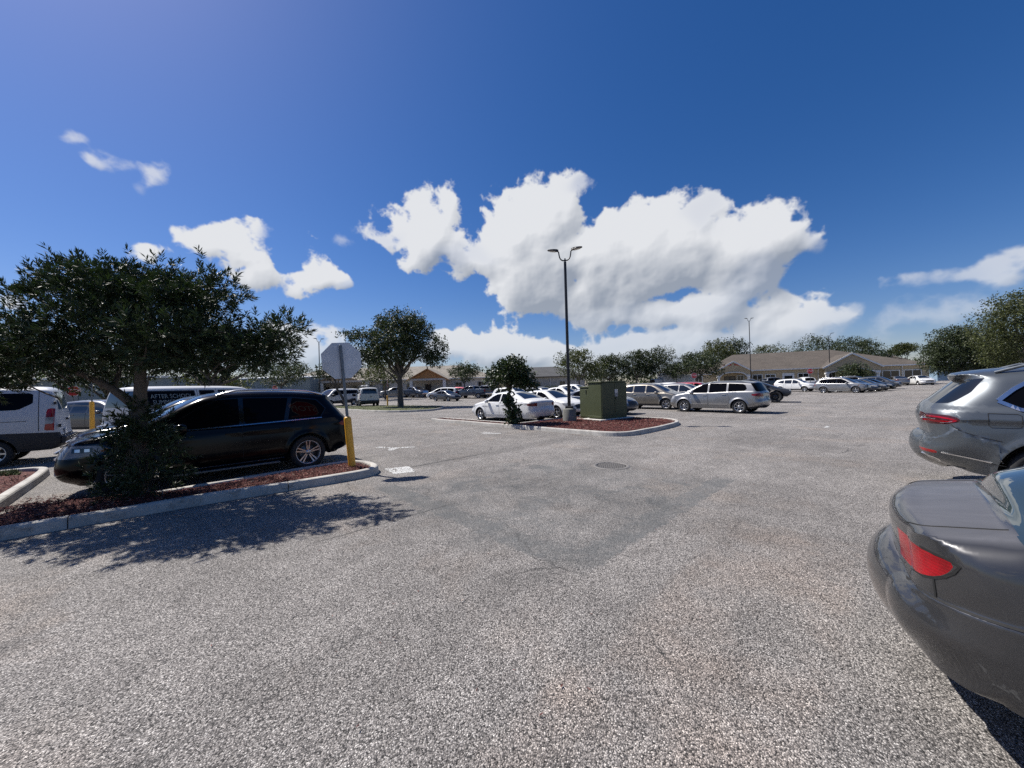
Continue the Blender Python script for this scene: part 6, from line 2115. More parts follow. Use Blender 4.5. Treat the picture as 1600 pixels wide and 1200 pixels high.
# ---- old compact sedan (near, right)
SPECS['old_sedan'] = dict(
    W=.850, R=.312, xr=1.02, xf=3.62, sill=.20, ds=.018, gs=.06, es=.02, it=3, soft=.045, flare=.006, alow=.07, amid=.045, zm=.60, tumble=.40, shoulder=.02,
    rings=(.002, .006, .013, .024, .04, .06, .085, .115, .15, .19, .24, .30), plan=.075, cols=(1, .98, .94, .88, .8, .7, .58, .44, .3, .15, 0, -.15, -.3, -.44, -.58, -.7, -.8, -.88, -.94, -.98, -1),
    kscale={'b': (.95, 1.05, 1.35), 't': (1.05, 1.1, 1.5), 'd': (.9, 1.0, 1.3)},
    top=[(.36, .345, 'e'), (.22, .350, 'e'), (.11, .375, 'b'), (.05, .445, 'b'), (.024, .525, 'b'), (.022, .60, 'b'), (.040, .655, 'b'), (.080, .688, 'b'), (.115, .70, 't'), (.122, .76, 't'), (.116, .85, 't'), (.108, .905, 't'), (.114, .940, 't'), (.15, .962, 'd'), (.24, .980, 'd'), (.36, 1.000, 'd'), (.43, 1.012, 'd'), (.48, 1.030, 'w'), (.54, 1.064, 'w'), (.90, 1.215, 'w'), (1.35, 1.37, 'w'), (1.62, 1.44, 'r'), (2.2, 1.48, 'r'), (2.65, 1.465, 'r'), (2.95, 1.40, 'g'), (3.35, 1.17, 'g'), (3.65, 1.0, 'd'), (3.95, .95, 'd'), (4.25, .86, 'd'), (4.42, .76, 'b'), (4.5, .62, 'b'), (4.53, .48, 'b'), (4.5, .34, 'b'), (4.35, .26, 'b')],
    belt=[(0, .965), (.6, .985), (1.2, .975), (3.6, .93)],
    ledge=[(.690, .704, .015)], dense=[[(.06, .690), (.64, .704)]],
    regions=[
        R_('taillight', 'tail_red', [(-.1, .892), (.12, .888), (.19, .886), (.232, .882), (.246, .873), (.240, .853), (.224, .824), (.200, .796), (.168, .773), (.138, .758), (.112, .750), (-.1, .746)], (0, .2, .748, .892), yr=(.36, 2), split=True),
        R_('rear_window', 'car_glass_clear', [(.39, 1.12), (.434, .992), (.545, 1.022), (.95, 1.187), (1.40, 1.335), (1.36, 1.43)], (.434, 1.45, .99, 1.43)),
        R_('windshield', 'car_glass', None, (2.80, 3.62, 1.0, 1.45), yf=(0, .95)),
        R_(SW, 'car_glass', [(1.62, 1.34), (1.42, 1.28), (1.22, 1.17), (1.20, 1.06), (2.02, 1.02), (2.02, 1.38), (1.8, 1.375)], split=True),
        R_(SW, 'car_glass', [(2.10, 1.0), (3.25, .985), (2.9, 1.24), (2.66, 1.37), (2.10, 1.395)], split=True),
        R_('front_door', '@paint', [(2.06, .95), (2.06, .28), (3.25, .28), (3.28, .93)], split=True, noedge=False),
        R_('rear_door', '@paint', [(2.06, .95), (2.06, .28), (1.4, .28), (1.2, .72), (1.15, .95)], split=True),
        R_('trunk_lid', '@paint', None, (0, .434, .70, 1.03), yf=(0, .90)),
        R_('bumper', '@paint', None, (0, .35, .2, .695)),
        R_('headlight', 'head_clear', [(4.6, .80), (4.2, .80), (4.3, .62), (4.6, .62)], (4.2, 4.6, .62, .78), yr=(.4, 2), split=True),
    ],
    seams=[[(2.06, .95), (2.06, .28), (1.45, .27)], [(1.2, .95), (1.24, .72), (1.42, .5)], [(3.26, .93), (3.25, .30)], [(.185, .78), (.19, .70)]], seamw=.006,
    bands=[('lamp_gasket', 'seam', [(.112, .893), (.19, .890), (.238, .889), (.262, .878), (.250, .850), (.230, .820), (.203, .792), (.170, .769), (.140, .754), (.118, .746)], .010, .004),
           ('bumper_gap', 'seam', [(.10, .694), (.30, .698), (.64, .7045)], .007, .004)],
    handles=[(2.25, .86, 'front_door'), (1.35, .87, 'rear_door')], mirror=(3.1, .96, 1.0),
    rim='five', Rr=.20, boxes=[('number_plate', 'plate_white', (.085, 0, .84), (.012, .31, .155), None)], topseams=[(.115, .43, .90), (.115, .43, -.90)], glassedge=[])

# ---- large luxury vehicle, right
SPECS['luxury_suv'] = dict(
    W=.985, R=.395, xr=1.14, xf=4.24, sill=.27, ds=.022, gs=.07, es=.03, it=3, soft=.07, alow=.07, amid=.05, zm=.62, tumble=.36, tumble2=.12, shoulder=.03, flare=.02, gap=.07,
    rings=(.002, .006, .013, .024, .04, .06, .085, .115, .15, .19, .24, .30, .36), plan=.09,
    crease=[(.35, 1.075, 4.3, 1.02, .012, .05)],
    kscale={'b': (1.35, 1.3, 1.5), 't': (1.30, 1.35, 1.5), 'q': (1.05, 1.15, 1.2), 'r': (1.05, 1.2, 1)},
    top=[(.42, .33, 'b'), (.20, .40, 'b'), (.06, .48, 'b'), (.0, .58, 'b'), (.0, .70, 'b'), (.03, .775, 'b'), (.085, .82, 't'), (.095, .90, 't'), (.075, .99, 't'), (.055, 1.05, 't'), (.05, 1.13, 't'), (.075, 1.19, 't'), (.10, 1.24, 't'), (.14, 1.285, 'q'), (.30, 1.45, 'q'), (.455, 1.60, 'q'), (.46, 1.640, 'q'), (.37, 1.668, 'q'), (.36, 1.695, 'r'), (.50, 1.725, 'r'), (.85, 1.765, 'r'), (1.6, 1.80, 'r'), (2.4, 1.80, 'r'), (2.9, 1.74, 'r'), (3.2, 1.62, 'g'), (3.7, 1.33, 'g'), (3.98, 1.19, 'd'), (4.4, 1.13, 'd'), (4.8, 1.07, 'd'), (5.0, .98, 'b'), (5.1, .85, 'b'), (5.15, .62, 'b'), (5.12, .42, 'b'), (4.95, .30, 'b')],
    belt=[(0, 1.20), (.6, 1.185), (1.5, 1.165), (4.0, 1.12)],
    steps=[([(-.2, .2), (-.2, .80), (.15, .80), (.30, .90), (.32, .965), (.48, .86), (.70, .80), (.72, .2)], .010)],
    regions=[
        R_('taillight', 'lamp_smoke', [(-.1, 1.150), (.10, 1.150), (.28, 1.135), (.36, 1.105), (.385, 1.07), (.35, 1.035), (.26, 1.01), (.12, 1.00), (-.1, 1.0)], (0, .2, 1.0, 1.15), yr=(.42, 2), split=True),
        R_('reflector', 'reflector_red', [(-.1, .635), (.14, .620), (.165, .605), (.155, .575), (-.1, .590)], (0, .1, .59, .635), yr=(.45, 2), split=True),
        R_('rear_window', 'car_glass', [(.05, 1.285), (.20, 1.46), (.36, 1.63), (.43, 1.625), (.63, 1.645), (.60, 1.60), (.50, 1.45), (.36, 1.335), (.29, 1.30)], (.11, .50, 1.285, 1.622)),
        R_('windshield', 'car_glass', None, (3.05, 3.95, 1.2, 1.72), yf=(0, .96)),
        R_(SW, 'car_glass_tint', [(.74, 1.345), (.86, 1.48), (.98, 1.575), (1.10, 1.605), (1.50, 1.635), (1.50, 1.225), (.96, 1.235), (.90, 1.245)], split=True),
        R_(SW, 'car_glass_tint', [(1.56, 1.635), (2.45, 1.635), (2.45, 1.205), (1.56, 1.223)], split=True),
        R_(SW, 'car_glass_tint', [(2.53, 1.63), (2.8, 1.60), (3.2, 1.42), (3.62, 1.20), (2.53, 1.203)], split=True),
        R_('tail_trim', 'gloss_black', [(-.2, .2), (-.2, .52), (.12, .50), (.17, .42), (.17, .2)], (0, .45, .3, .52)),
        R_('front_door', '@paint', [(2.49, 1.17), (2.49, .40), (3.6, .40), (3.72, 1.15)], split=True),
        R_('rear_door', '@paint', [(2.49, 1.17), (2.49, .40), (1.62, .40), (1.52, .75), (1.4, 1.18)], split=True),
        R_('headlight', 'head_clear', [(5.2, .92), (4.75, .95), (4.8, .80), (5.2, .78)], (4.8, 5.2, .78, .92), yr=(.4, 2), split=True),
        R_('grille', 'gloss_black', None, (4.9, 5.2, .6, .95), yr=(0, .4)),
    ],
    trim=None,
    bands=[('window_chrome', 'chrome', [(.715, 1.345), (.845, 1.49), (.97, 1.592), (1.09, 1.623), (1.5, 1.652), (2.5, 1.652)], .044, .013), ('window_chrome', 'chrome', [(.715, 1.338), (.88, 1.232), (.96, 1.219), (1.5, 1.209), (2.5, 1.19)], .044, .0135),
           ('bumper_strip', 'chrome', [(.20, .600), (.34, .578), (.50, .548), (.63, .520)], .016, .008),
           ('exhaust_trim', 'chrome', [(.02, .545), (.10, .51), (.17, .49), (.20, .44)], .022, .008),
           ('lamp_inlay', 'tail_red', [(.08, 1.115), (.20, 1.105), (.30, 1.085), (.35, 1.06), (.28, 1.045), (.20, 1.05)], .020, .004),
           ('lamp_inlay', 'tail_dark_red', [(.04, 1.06), (.14, 1.05), (.24, 1.035)], .030, .004),
           ('lamp_chrome', 'chrome', [(.0, 1.085), (.08, 1.08), (.16, 1.075)], .008, .005),
           ('lamp_chrome', 'chrome', [(.20, 1.025), (.27, 1.035), (.31, 1.055)], .006, .005)],
    seams=[[(.62, 1.175), (.865, 1.170), (.885, 1.155), (.885, 1.01), (.865, .995), (.64, .990), (.62, 1.005), (.62, 1.16), (.62, 1.175)],
           [(.30, 1.01), (.33, .965), (.44, .90), (.60, .845), (.72, .815)], [(.385, 1.072), (.62, 1.083)],
           [(2.49, 1.17), (2.49, .40), (1.65, .40)], [(1.40, 1.18), (1.46, .85), (1.58, .62)], [(3.72, 1.15), (3.6, .42)], [(.62, 1.66), (.55, 1.70)], [(.57, .52), (.70, .50), (.745, .49)]],
    seamw=.007, handles=[(2.66, 1.04, 'front_door'), (1.72, 1.05, 'rear_door')], handle_mat='chrome', mirror=(3.4, 1.14, 1.2),
    rim='turbine', Rr=.290, tw=.29, rim_mat='rim_silver', rails=(.72, 2.75, .085, .60, 'galvanised'),
    boxes=[('wiper_cover', 'black_plastic', (.115, 0, 1.27), (.05, .20, .03), None), ('lamp_bar', 'chrome', (.045, 0, 1.09), (.02, 1.2, .014), None)])

# ---- black luxury vehicle, left; reused for others
SPECS['dark_suv'] = dict(
    W=.963, R=.372, xr=1.03, xf=3.945, sill=.25, ds=.035, gs=.075, soft=.05, kscale={'b': (.80, .85, .8)}, alow=.06, amid=.04, tumble=.34, shoulder=.02, flare=.022, gap=.06,
    crease=[(.2, .98, 4.2, .86, .010, .06)],
    top=[(.32, .30, 'b'), (.10, .37, 'b'), (.0, .52, 'b'), (.01, .70, 'b'), (.06, .80, 'b'), (.085, .95, 't'), (.10, 1.08, 't'), (.17, 1.16, 't'), (.30, 1.36, 'q'), (.43, 1.55, 'q'), (.44, 1.62, 'q'), (.48, 1.665, 'r'), (.9, 1.725, 'r'), (1.6, 1.77, 'r'), (2.3, 1.775, 'r'), (2.75, 1.72, 'r'), (3.0, 1.62, 'g'), (3.45, 1.36, 'g'), (3.75, 1.175, 'g'), (3.9, 1.13, 'd'), (4.3, 1.07, 'd'), (4.58, .98, 'd'), (4.7, .88, 'b'), (4.77, .72, 'b'), (4.8, .52, 'b'), (4.74, .36, 'b'), (4.55, .27, 'b')],
    belt=[(0, 1.12), (.6, 1.105), (1.5, 1.085), (3.8, 1.03)],
    regions=[
        R_('taillight', 'tail_dark_red', [(-.1, 1.05), (.16, 1.04), (.36, .98), (.30, .92), (.15, .89), (-.1, .88)], (0, .2, .88, 1.05), yr=(.42, 2), split=True),
        R_('headlight', 'head_clear', [(4.9, .90), (4.60, .955), (4.25, .93), (4.12, .86), (4.25, .77), (4.55, .73), (4.9, .74)], (4.3, 4.9, .74, .92), yr=(.42, 2), split=True),
        R_('amber_lamp', 'amber', None, None),
        R_('rear_window', 'car_glass_tint', None, (.16, .46, 1.18, 1.60), yf=(0, .95)),
        R_('windshield', 'car_glass', None, (2.86, 3.74, 1.17, 1.70), yf=(0, .955)),
        R_(SW, 'car_glass_tint', [(.62, 1.33), (.80, 1.535), (1.30, 1.60), (1.42, 1.13), (.75, 1.145)], split=True),
        R_(SW, 'car_glass_tint', [(1.38, 1.605), (2.22, 1.625), (2.22, 1.105), (1.50, 1.128)], split=True),
        R_(SW, 'car_glass_tint', [(2.30, 1.625), (2.62, 1.605), (3.0, 1.42), (3.46, 1.075), (2.30, 1.10)], split=True),
        R_('pillar_trim', 'gloss_black', [(.60, 1.34), (.79, 1.555), (1.30, 1.625), (2.25, 1.645), (2.66, 1.62), (3.02, 1.435), (3.5, 1.06), (2.3, 1.085), (.74, 1.13)]),
        R_('front_door', '@paint', [(2.26, 1.09), (2.26, .40), (3.42, .38), (3.52, 1.04)], split=True),
        R_('rear_door', '@paint', [(2.26, 1.09), (2.26, .40), (1.5, .40), (1.32, .78), (1.28, 1.10)], split=True),
        R_('grille', 'gloss_black', None, (4.6, 4.9, .62, .93), yr=(0, .38)),
        R_('lower_grille', 'black_plastic', None, (4.5, 4.9, .36, .56), yr=(0, .75)),
        R_('tail_trim', 'black_plastic', None, (0, .4, .28, .5), yf=(0, .9)),
    ],
    bands=[('window_chrome', 'chrome', [(.72, 1.130), (1.45, 1.108), (2.26, 1.085), (3.45, 1.055)], .016, .006), ('sill_strip', 'chrome', [(1.52, .330), (3.38, .325)], .014, .010), ('headlight_rim', 'gloss_black', [(4.70, .935), (4.60, .955), (4.40, .945), (4.25, .93), (4.12, .86), (4.25, .77), (4.45, .745), (4.62, .735)], .022, .006), ('lamp_inlay', 'gloss_black', [(4.33, .855), (4.57, .862)], .075, .003), ('lamp_inlay', 'chrome', [(4.365, .856), (4.425, .857)], .050, .006), ('lamp_inlay', 'chrome', [(4.475, .859), (4.535, .861)], .050, .006), ('amber_lamp', 'amber', [(4.16, .86), (4.24, .82)], .03, .006), ('hood_gap', 'seam', [(3.72, 1.08), (4.2, 1.00), (4.62, .945)], .008, .003)],
    seams=[[(2.26, 1.09), (2.26, .40), (1.5, .40)], [(1.28, 1.10), (1.32, .80), (1.48, .55)], [(3.52, 1.04), (3.42, .38)]],
    handles=[(2.45, .93, 'front_door'), (1.50, .96, 'rear_door')], mirror=(3.25, 1.04, 1.15), rim='five_double', Rr=.262, tw=.27, rails=(.62, 2.65, .055, .60, 'chrome'),
    boxes=[('number_plate', 'plate_white', (.005, 0, .62), (.02, .31, .16), None), ('running_board', 'galvanised', (2.48, .90, .255), (1.75, .16, .03), None), ('running_board', 'galvanised', (2.48, -.90, .255), (1.75, .16, .03), None)] + [('grille_bar', 'chrome', (4.815, 0, z), (.03, .70, .035), None) for z in (.70, .80)] + [('fog_lamp', 'head_clear', (4.75, s * .62, .50), (.06, .20, .06), None) for s in (-1, 1)])

# ---- family sedan
SPECS['sedan'] = dict(
    W=.915, R=.325, xr=1.06, xf=3.84, sill=.20, ds=.045, gs=.085, alow=.06, tumble=.40, shoulder=.02, crease=[(.2, .90, 3.9, .74, .010, .05)],
    top=[(.22, .22, 'b'), (.06, .28, 'b'), (.0, .42, 'b'), (.0, .58, 'b'), (.05, .68, 'b'), (.08, .78, 't'), (.07, .93, 't'), (.09, 1.01, 't'), (.20, 1.055, 'd'), (.45, 1.075, 'd'), (.66, 1.09, 'd'), (.78, 1.13, 'g'), (1.1, 1.27, 'g'), (1.45, 1.395, 'g'), (1.7, 1.44, 'r'), (2.2, 1.47, 'r'), (2.65, 1.455, 'r'), (2.95, 1.39, 'g'), (3.4, 1.16, 'g'), (3.7, 1.005, 'd'), (4.05, .94, 'd'), (4.42, .85, 'd'), (4.66, .74, 'b'), (4.78, .60, 'b'), (4.82, .44, 'b'), (4.78, .28, 'b'), (4.6, .20, 'b')],
    belt=[(0, 1.0), (1, .985), (2.2, .955), (3.7, .92)],
    regions=[
        R_('taillight', 'tail_dark_red', [(-.1, .95), (.14, .945), (.42, .89), (.36, .82), (.15, .79), (-.1, .79)], (0, .2, .79, .95), yr=(.48, 2), split=True),
        R_('headlight', 'head_clear', [(4.9, .74), (4.5, .82), (4.2, .80), (4.3, .70), (4.6, .60), (4.9, .58)], (4.4, 4.9, .58, .77), yr=(.42, 2), split=True),
        R_('rear_window', 'car_glass', None, (.74, 1.55, 1.0, 1.42), yf=(0, .95)),
        R_('windshield', 'car_glass', None, (2.80, 3.64, 1.02, 1.44), yf=(0, .95)),
        R_(SW, 'car_glass_tint', [(1.22, 1.03), (1.36, 1.18), (1.62, 1.315), (2.0, 1.375), (2.26, 1.385), (2.26, .985)], split=True),
        R_(SW, 'car_glass_tint', [(2.34, 1.385), (2.66, 1.36), (2.95, 1.24), (3.35, .985), (2.34, .982)], split=True),
        R_('front_door', '@paint', [(2.30, .95), (2.30, .28), (3.38, .30), (3.42, .93)], split=True),
        R_('rear_door', '@paint', [(2.30, .95), (2.30, .28), (1.5, .28), (1.34, .72), (1.18, .96)], split=True),
        R_('grille', 'black_plastic', None, (4.6, 4.9, .48, .70), yr=(0, .42)),
        R_('lower_grille', 'black_plastic', None, (4.6, 4.9, .26, .38), yr=(0, .6)),
        R_('tail_trim', 'black_plastic', None, (0, .2, .22, .32), yf=(0, .9)),
    ],
    bands=[('sill_trim', '@paint', [(1.5, .36), (3.36, .36)], .05, .012)],
    seams=[[(2.30, .96), (2.30, .28)], [(1.18, .96), (1.36, .72), (1.46, .5)], [(3.42, .93), (3.38, .30)]], seamw=.012,
    handles=[(2.46, .84, 'front_door'), (1.52, .87, 'rear_door')], mirror=(3.2, .95, 1.0), rim='five', Rr=.235,
    boxes=[('number_plate', 'plate_white', (.062, 0, .80), (.015, .31, .155), None), ('plate_print', 'plate_ink', (.056, 0, .80), (.012, .22, .05), None), ('trunk_strip', 'chrome', (.068, 0, .905), (.02, .50, .025), None), ('number_plate', 'plate_white', (4.82, 0, .42), (.015, .31, .13), None)])

# ---- crossover
SPECS['crossover'] = dict(
    W=.925, R=.352, xr=.94, xf=3.65, sill=.24, ds=.045, gs=.085, alow=.06, tumble=.36, shoulder=.02, flare=.035,
    top=[(.25, .30, 'b'), (.06, .38, 'b'), (.0, .54, 'b'), (.02, .70, 'b'), (.07, .80, 't'), (.07, 1.0, 't'), (.12, 1.10, 't'), (.30, 1.38, 'g'), (.44, 1.55, 'g'), (.52, 1.61, 'r'), (.85, 1.65, 'r'), (1.4, 1.69, 'r'), (2.0, 1.70, 'r'), (2.5, 1.665, 'r'), (2.85, 1.57, 'g'), (3.3, 1.33, 'g'), (3.64, 1.13, 'd'), (3.9, 1.07, 'd'), (4.22, .98, 'd'), (4.44, .87, 'b'), (4.55, .72, 'b'), (4.6, .55, 'b'), (4.56, .38, 'b'), (4.36, .27, 'b')],
    belt=[(0, 1.10), (1, 1.08), (2.2, 1.06), (3.6, 1.02)],
    regions=[
        R_('taillight', 'tail_dark_red', [(-.1, 1.06), (.2, 1.06), (.24, .84), (-.1, .82)], (0, .2, .82, 1.06), yr=(.5, 2), split=True),
        R_('headlight', 'head_clear', [(4.7, .86), (4.35, .93), (4.1, .90), (4.2, .78), (4.45, .72), (4.7, .70)], (4.2, 4.7, .70, .90), yr=(.42, 2), split=True),
        R_('rear_window', 'car_glass_tint', None, (.10, .46, 1.12, 1.57), yf=(0, .94)),
        R_('windshield', 'car_glass', None, (2.70, 3.58, 1.15, 1.63), yf=(0, .95)),
        R_(SW, 'car_glass', [(.62, 1.18), (.72, 1.32), (1.0, 1.49), (1.36, 1.555), (1.36, 1.10)], split=True),
        R_(SW, 'car_glass', [(1.44, 1.56), (2.24, 1.575), (2.24, 1.075), (1.44, 1.095)], split=True),
        R_(SW, 'car_glass', [(2.32, 1.575), (2.6, 1.545), (2.9, 1.39), (3.3, 1.075), (2.32, 1.073)], split=True),
        R_('cladding', 'black_plastic', [(-.2, .1), (-.2, .42), (.5, .42), (1.4, .37), (3.2, .37), (4.2, .40), (4.8, .40), (4.8, .1)], (0, 5, .1, .42)),
        R_('front_door', '@paint', [(2.28, 1.05), (2.28, .37), (3.28, .37), (3.36, 1.03)], split=True),
        R_('rear_door', '@paint', [(2.28, 1.05), (2.28, .37), (1.42, .37), (1.26, .70), (1.40, 1.07)], split=True),
        R_('grille', 'black_plastic', None, (4.4, 4.7, .58, .80), yr=(0, .42)),
    ],
    seams=[[(2.28, 1.06), (2.28, .37)], [(1.40, 1.08), (1.30, .72), (1.38, .52)], [(3.36, 1.03), (3.28, .37)]], seamw=.012,
    handles=[(2.46, .96, 'front_door'), (1.55, .97, 'rear_door')], mirror=(3.12, 1.03, 1.1), rim='six', Rr=.235,
    boxes=[('number_plate', 'plate_white', (.015, 0, .62), (.02, .31, .155), None)] + [('grille_bar', 'chrome', (4.60, 0, .72), (.03, .62, .03), None)])

# ---- seven seat wagon
SPECS['wagon'] = dict(
    W=.918, R=.355, xr=1.02, xf=3.91, sill=.24, ds=.04, gs=.08, alow=.06, tumble=.33, shoulder=.02, flare=.04,
    top=[(.28, .28, 'b'), (.08, .36, 'b'), (.0, .50, 'b'), (.0, .66, 'b'), (.05, .76, 'b'), (.07, .90, 't'), (.07, 1.05, 't'), (.12, 1.13, 't'), (.27, 1.40, 'g'), (.37, 1.56, 'g'), (.42, 1.61, 'r'), (.8, 1.65, 'r'), (1.5, 1.685, 'r'), (2.2, 1.69, 'r'), (2.75, 1.65, 'r'), (3.1, 1.555, 'g'), (3.55, 1.32, 'g'), (3.9, 1.12, 'd'), (4.2, 1.06, 'd'), (4.52, .98, 'd'), (4.74, .86, 'b'), (4.85, .68, 'b'), (4.89, .5, 'b'), (4.84, .33, 'b'), (4.62, .24, 'b')],
    belt=[(0, 1.12), (1, 1.10), (2.4, 1.06), (3.9, 1.03)],
    regions=[
        R_('taillight', 'tail_dark_red', [(-.1, 1.05), (.12, 1.05), (.40, 1.02), (.46, .98), (.40, .93), (.12, .88), (-.1, .88)], (0, .2, .88, 1.05), yr=(.45, 2), split=True),
        R_('headlight', 'head_clear', [(5.0, .85), (4.7, .93), (4.45, .92), (4.5, .78), (4.75, .70), (5.0, .68)], (4.5, 5.0, .68, .90), yr=(.42, 2), split=True),
        R_('rear_window', 'car_glass_tint', [(.10, 1.14), (.25, 1.40), (.35, 1.56), (.40, 1.575), (.52, 1.56), (.40, 1.38), (.25, 1.15)], (.10, .38, 1.14, 1.57)),
        R_('windshield', 'car_glass', None, (2.95, 3.86, 1.14, 1.62), yf=(0, .95)),
        R_(SW, 'car_glass_tint', [(.66, 1.28), (.74, 1.47), (.86, 1.54), (1.55, 1.585), (1.55, 1.14), (.76, 1.17)], split=True),
        R_(SW, 'car_glass_tint', [(1.64, 1.588), (2.52, 1.595), (2.52, 1.09), (1.64, 1.135)], split=True),
        R_(SW, 'car_glass_tint', [(2.60, 1.595), (2.86, 1.565), (3.2, 1.39), (3.62, 1.075), (2.60, 1.085)], split=True),
        R_('front_door', '@paint', [(2.56, 1.06), (2.56, .36), (3.55, .36), (3.66, 1.05)], split=True),
        R_('rear_door', '@paint', [(2.56, 1.06), (2.56, .36), (1.55, .36), (1.40, .70), (1.60, 1.12)], split=True),
        R_('grille', 'black_plastic', None, (4.7, 5.0, .55, .82), yr=(0, .42)),
        R_('tail_trim', 'black_plastic', [(-.2, .1), (-.2, .40), (.3, .38), (.75, .33), (.75, .1)], (0, .4, .2, .45)),
    ],
    bands=[('door_strip', 'chrome', [(1.58, .475), (2.52, .475)], .022, .010), ('door_strip', 'chrome', [(2.60, .475), (3.48, .475)], .022, .010)],
    seams=[[(2.56, 1.07), (2.56, .36)], [(1.60, 1.13), (1.46, .74), (1.52, .5)], [(3.66, 1.05), (3.55, .36)]], seamw=.012,
    handles=[(2.74, .96, 'front_door'), (1.74, .99, 'rear_door')], mirror=(3.42, 1.04, 1.1), rim='seven', Rr=.235, rails=(.7, 2.6, .045, .58, '@r' if False else 'galvanised'),
    boxes=[('number_plate', 'plate_white', (.05, 0, .84), (.02, .31, .155), None)])

# ---- cargo van
SPECS['cargo_van'] = dict(
    W=1.025, R=.352, xr=1.16, xf=4.46, sill=.30, ds=.05, gs=.10, alow=.05, amid=.02, tumble=.16, tumble2=.10, shoulder=.0, plan=.06, flare=.015,
    top=[(.20, .36, 's'), (.05, .40, 'v'), (.0, .50, 'v'), (.0, .70, 'v'), (.05, .78, 'v'), (.07, 1.2, 'v'), (.11, 1.6, 'v'), (.17, 1.92, 'v'), (.24, 2.03, 'h'), (.45, 2.065, 'r'), (2.0, 2.09, 'r'), (3.4, 2.07, 'r'), (3.8, 1.98, 'g'), (4.25, 1.65, 'g'), (4.62, 1.28, 'g'), (4.9, 1.17, 'd'), (5.25, 1.06, 'd'), (5.42, .92, 'b'), (5.5, .7, 'b'), (5.53, .5, 'b'), (5.46, .35, 'b'), (5.2, .28, 'b')],
    belt=[(0, 1.25), (6, 1.2)],
    regions=[
        R_('reverse_lamp', 'head_clear', [(.14, 1.24), (.285, 1.24), (.295, 1.06), (.15, 1.06)], split=True),
        R_('taillight', 'tail_red', [(.12, 1.46), (.20, 1.485), (.265, 1.45), (.31, .88), (.14, .88), (.13, 1.2)], split=True),
        R_('headlight', 'head_clear', [(5.7, .95), (5.3, 1.08), (4.95, 1.12), (5.1, .95), (5.35, .82), (5.7, .82)], (4.9, 5.7, .82, 1.1), yr=(.5, 2), split=True),
        R_('rear_window', 'car_glass', None, (.04, .2, 1.42, 1.93), yf=(.08, .90)),
        R_('windshield', 'car_glass', None, (3.7, 4.7, 1.28, 2.03), yf=(0, .95)),
        R_(SW, 'car_glass_tint', [(.50, 1.86), (.50, 1.63), (.74, 1.46), (2.2, 1.44), (2.2, 1.90), (.56, 1.90)], split=True),
        R_(SW, 'car_glass_tint', [(2.42, 1.90), (3.2, 1.90), (3.2, 1.40), (2.42, 1.43)], split=True),
        R_(SW, 'car_glass_tint', [(3.34, 1.88), (3.62, 1.86), (4.05, 1.60), (4.42, 1.26), (3.34, 1.30)], split=True),
        R_('cladding', 'black_plastic', [(-.3, .1), (-.3, .80), (.9, .86), (1.5, .86), (1.8, .74), (3.6, .66), (4.9, .55), (6, .55), (6, .1)], (-.3, 6, .1, .72)),
        R_('sliding_door', '@paint', [(2.36, 1.95), (2.36, .74), (3.26, .68), (3.26, 1.95)], split=True),
        R_('front_door', '@paint', [(3.30, 1.95), (3.30, .67), (4.2, .62), (4.4, 1.24), (3.7, 1.95)], split=True),
        R_('grille', 'black_plastic', None, (5.3, 5.7, .6, .9), yr=(0, .5)),
    ],
    seams=[[(2.36, 1.95), (2.36, .74)], [(3.28, 1.95), (3.28, .67)], [(4.42, 1.24), (4.2, .62)], [(2.36, 1.16), (.6, 1.16)], [(.405, 1.97), (.40, .88)]], seamw=.012,
    handles=[(3.45, 1.12, 'front_door')], handle_mat='black_plastic', mirror=(4.25, 1.25, 1.9), mirror_mat='black_plastic', rim='steel', Rr=.235,
    boxes=[('rear_bumper', 'black_plastic', (-.02, 0, .60), (.10, 1.9, .20), None), ('door_handle', 'black_plastic', (.035, -.12, 1.15), (.05, .18, .06), None), ('hinge', 'black_plastic', (.12, .93, 1.62), (.05, .06, .09), None), ('hinge', 'black_plastic', (.04, .95, 1.0), (.05, .06, .09), None), ('number_plate', 'plate_white', (.005, .35, .82), (.02, .31, .155), None)])

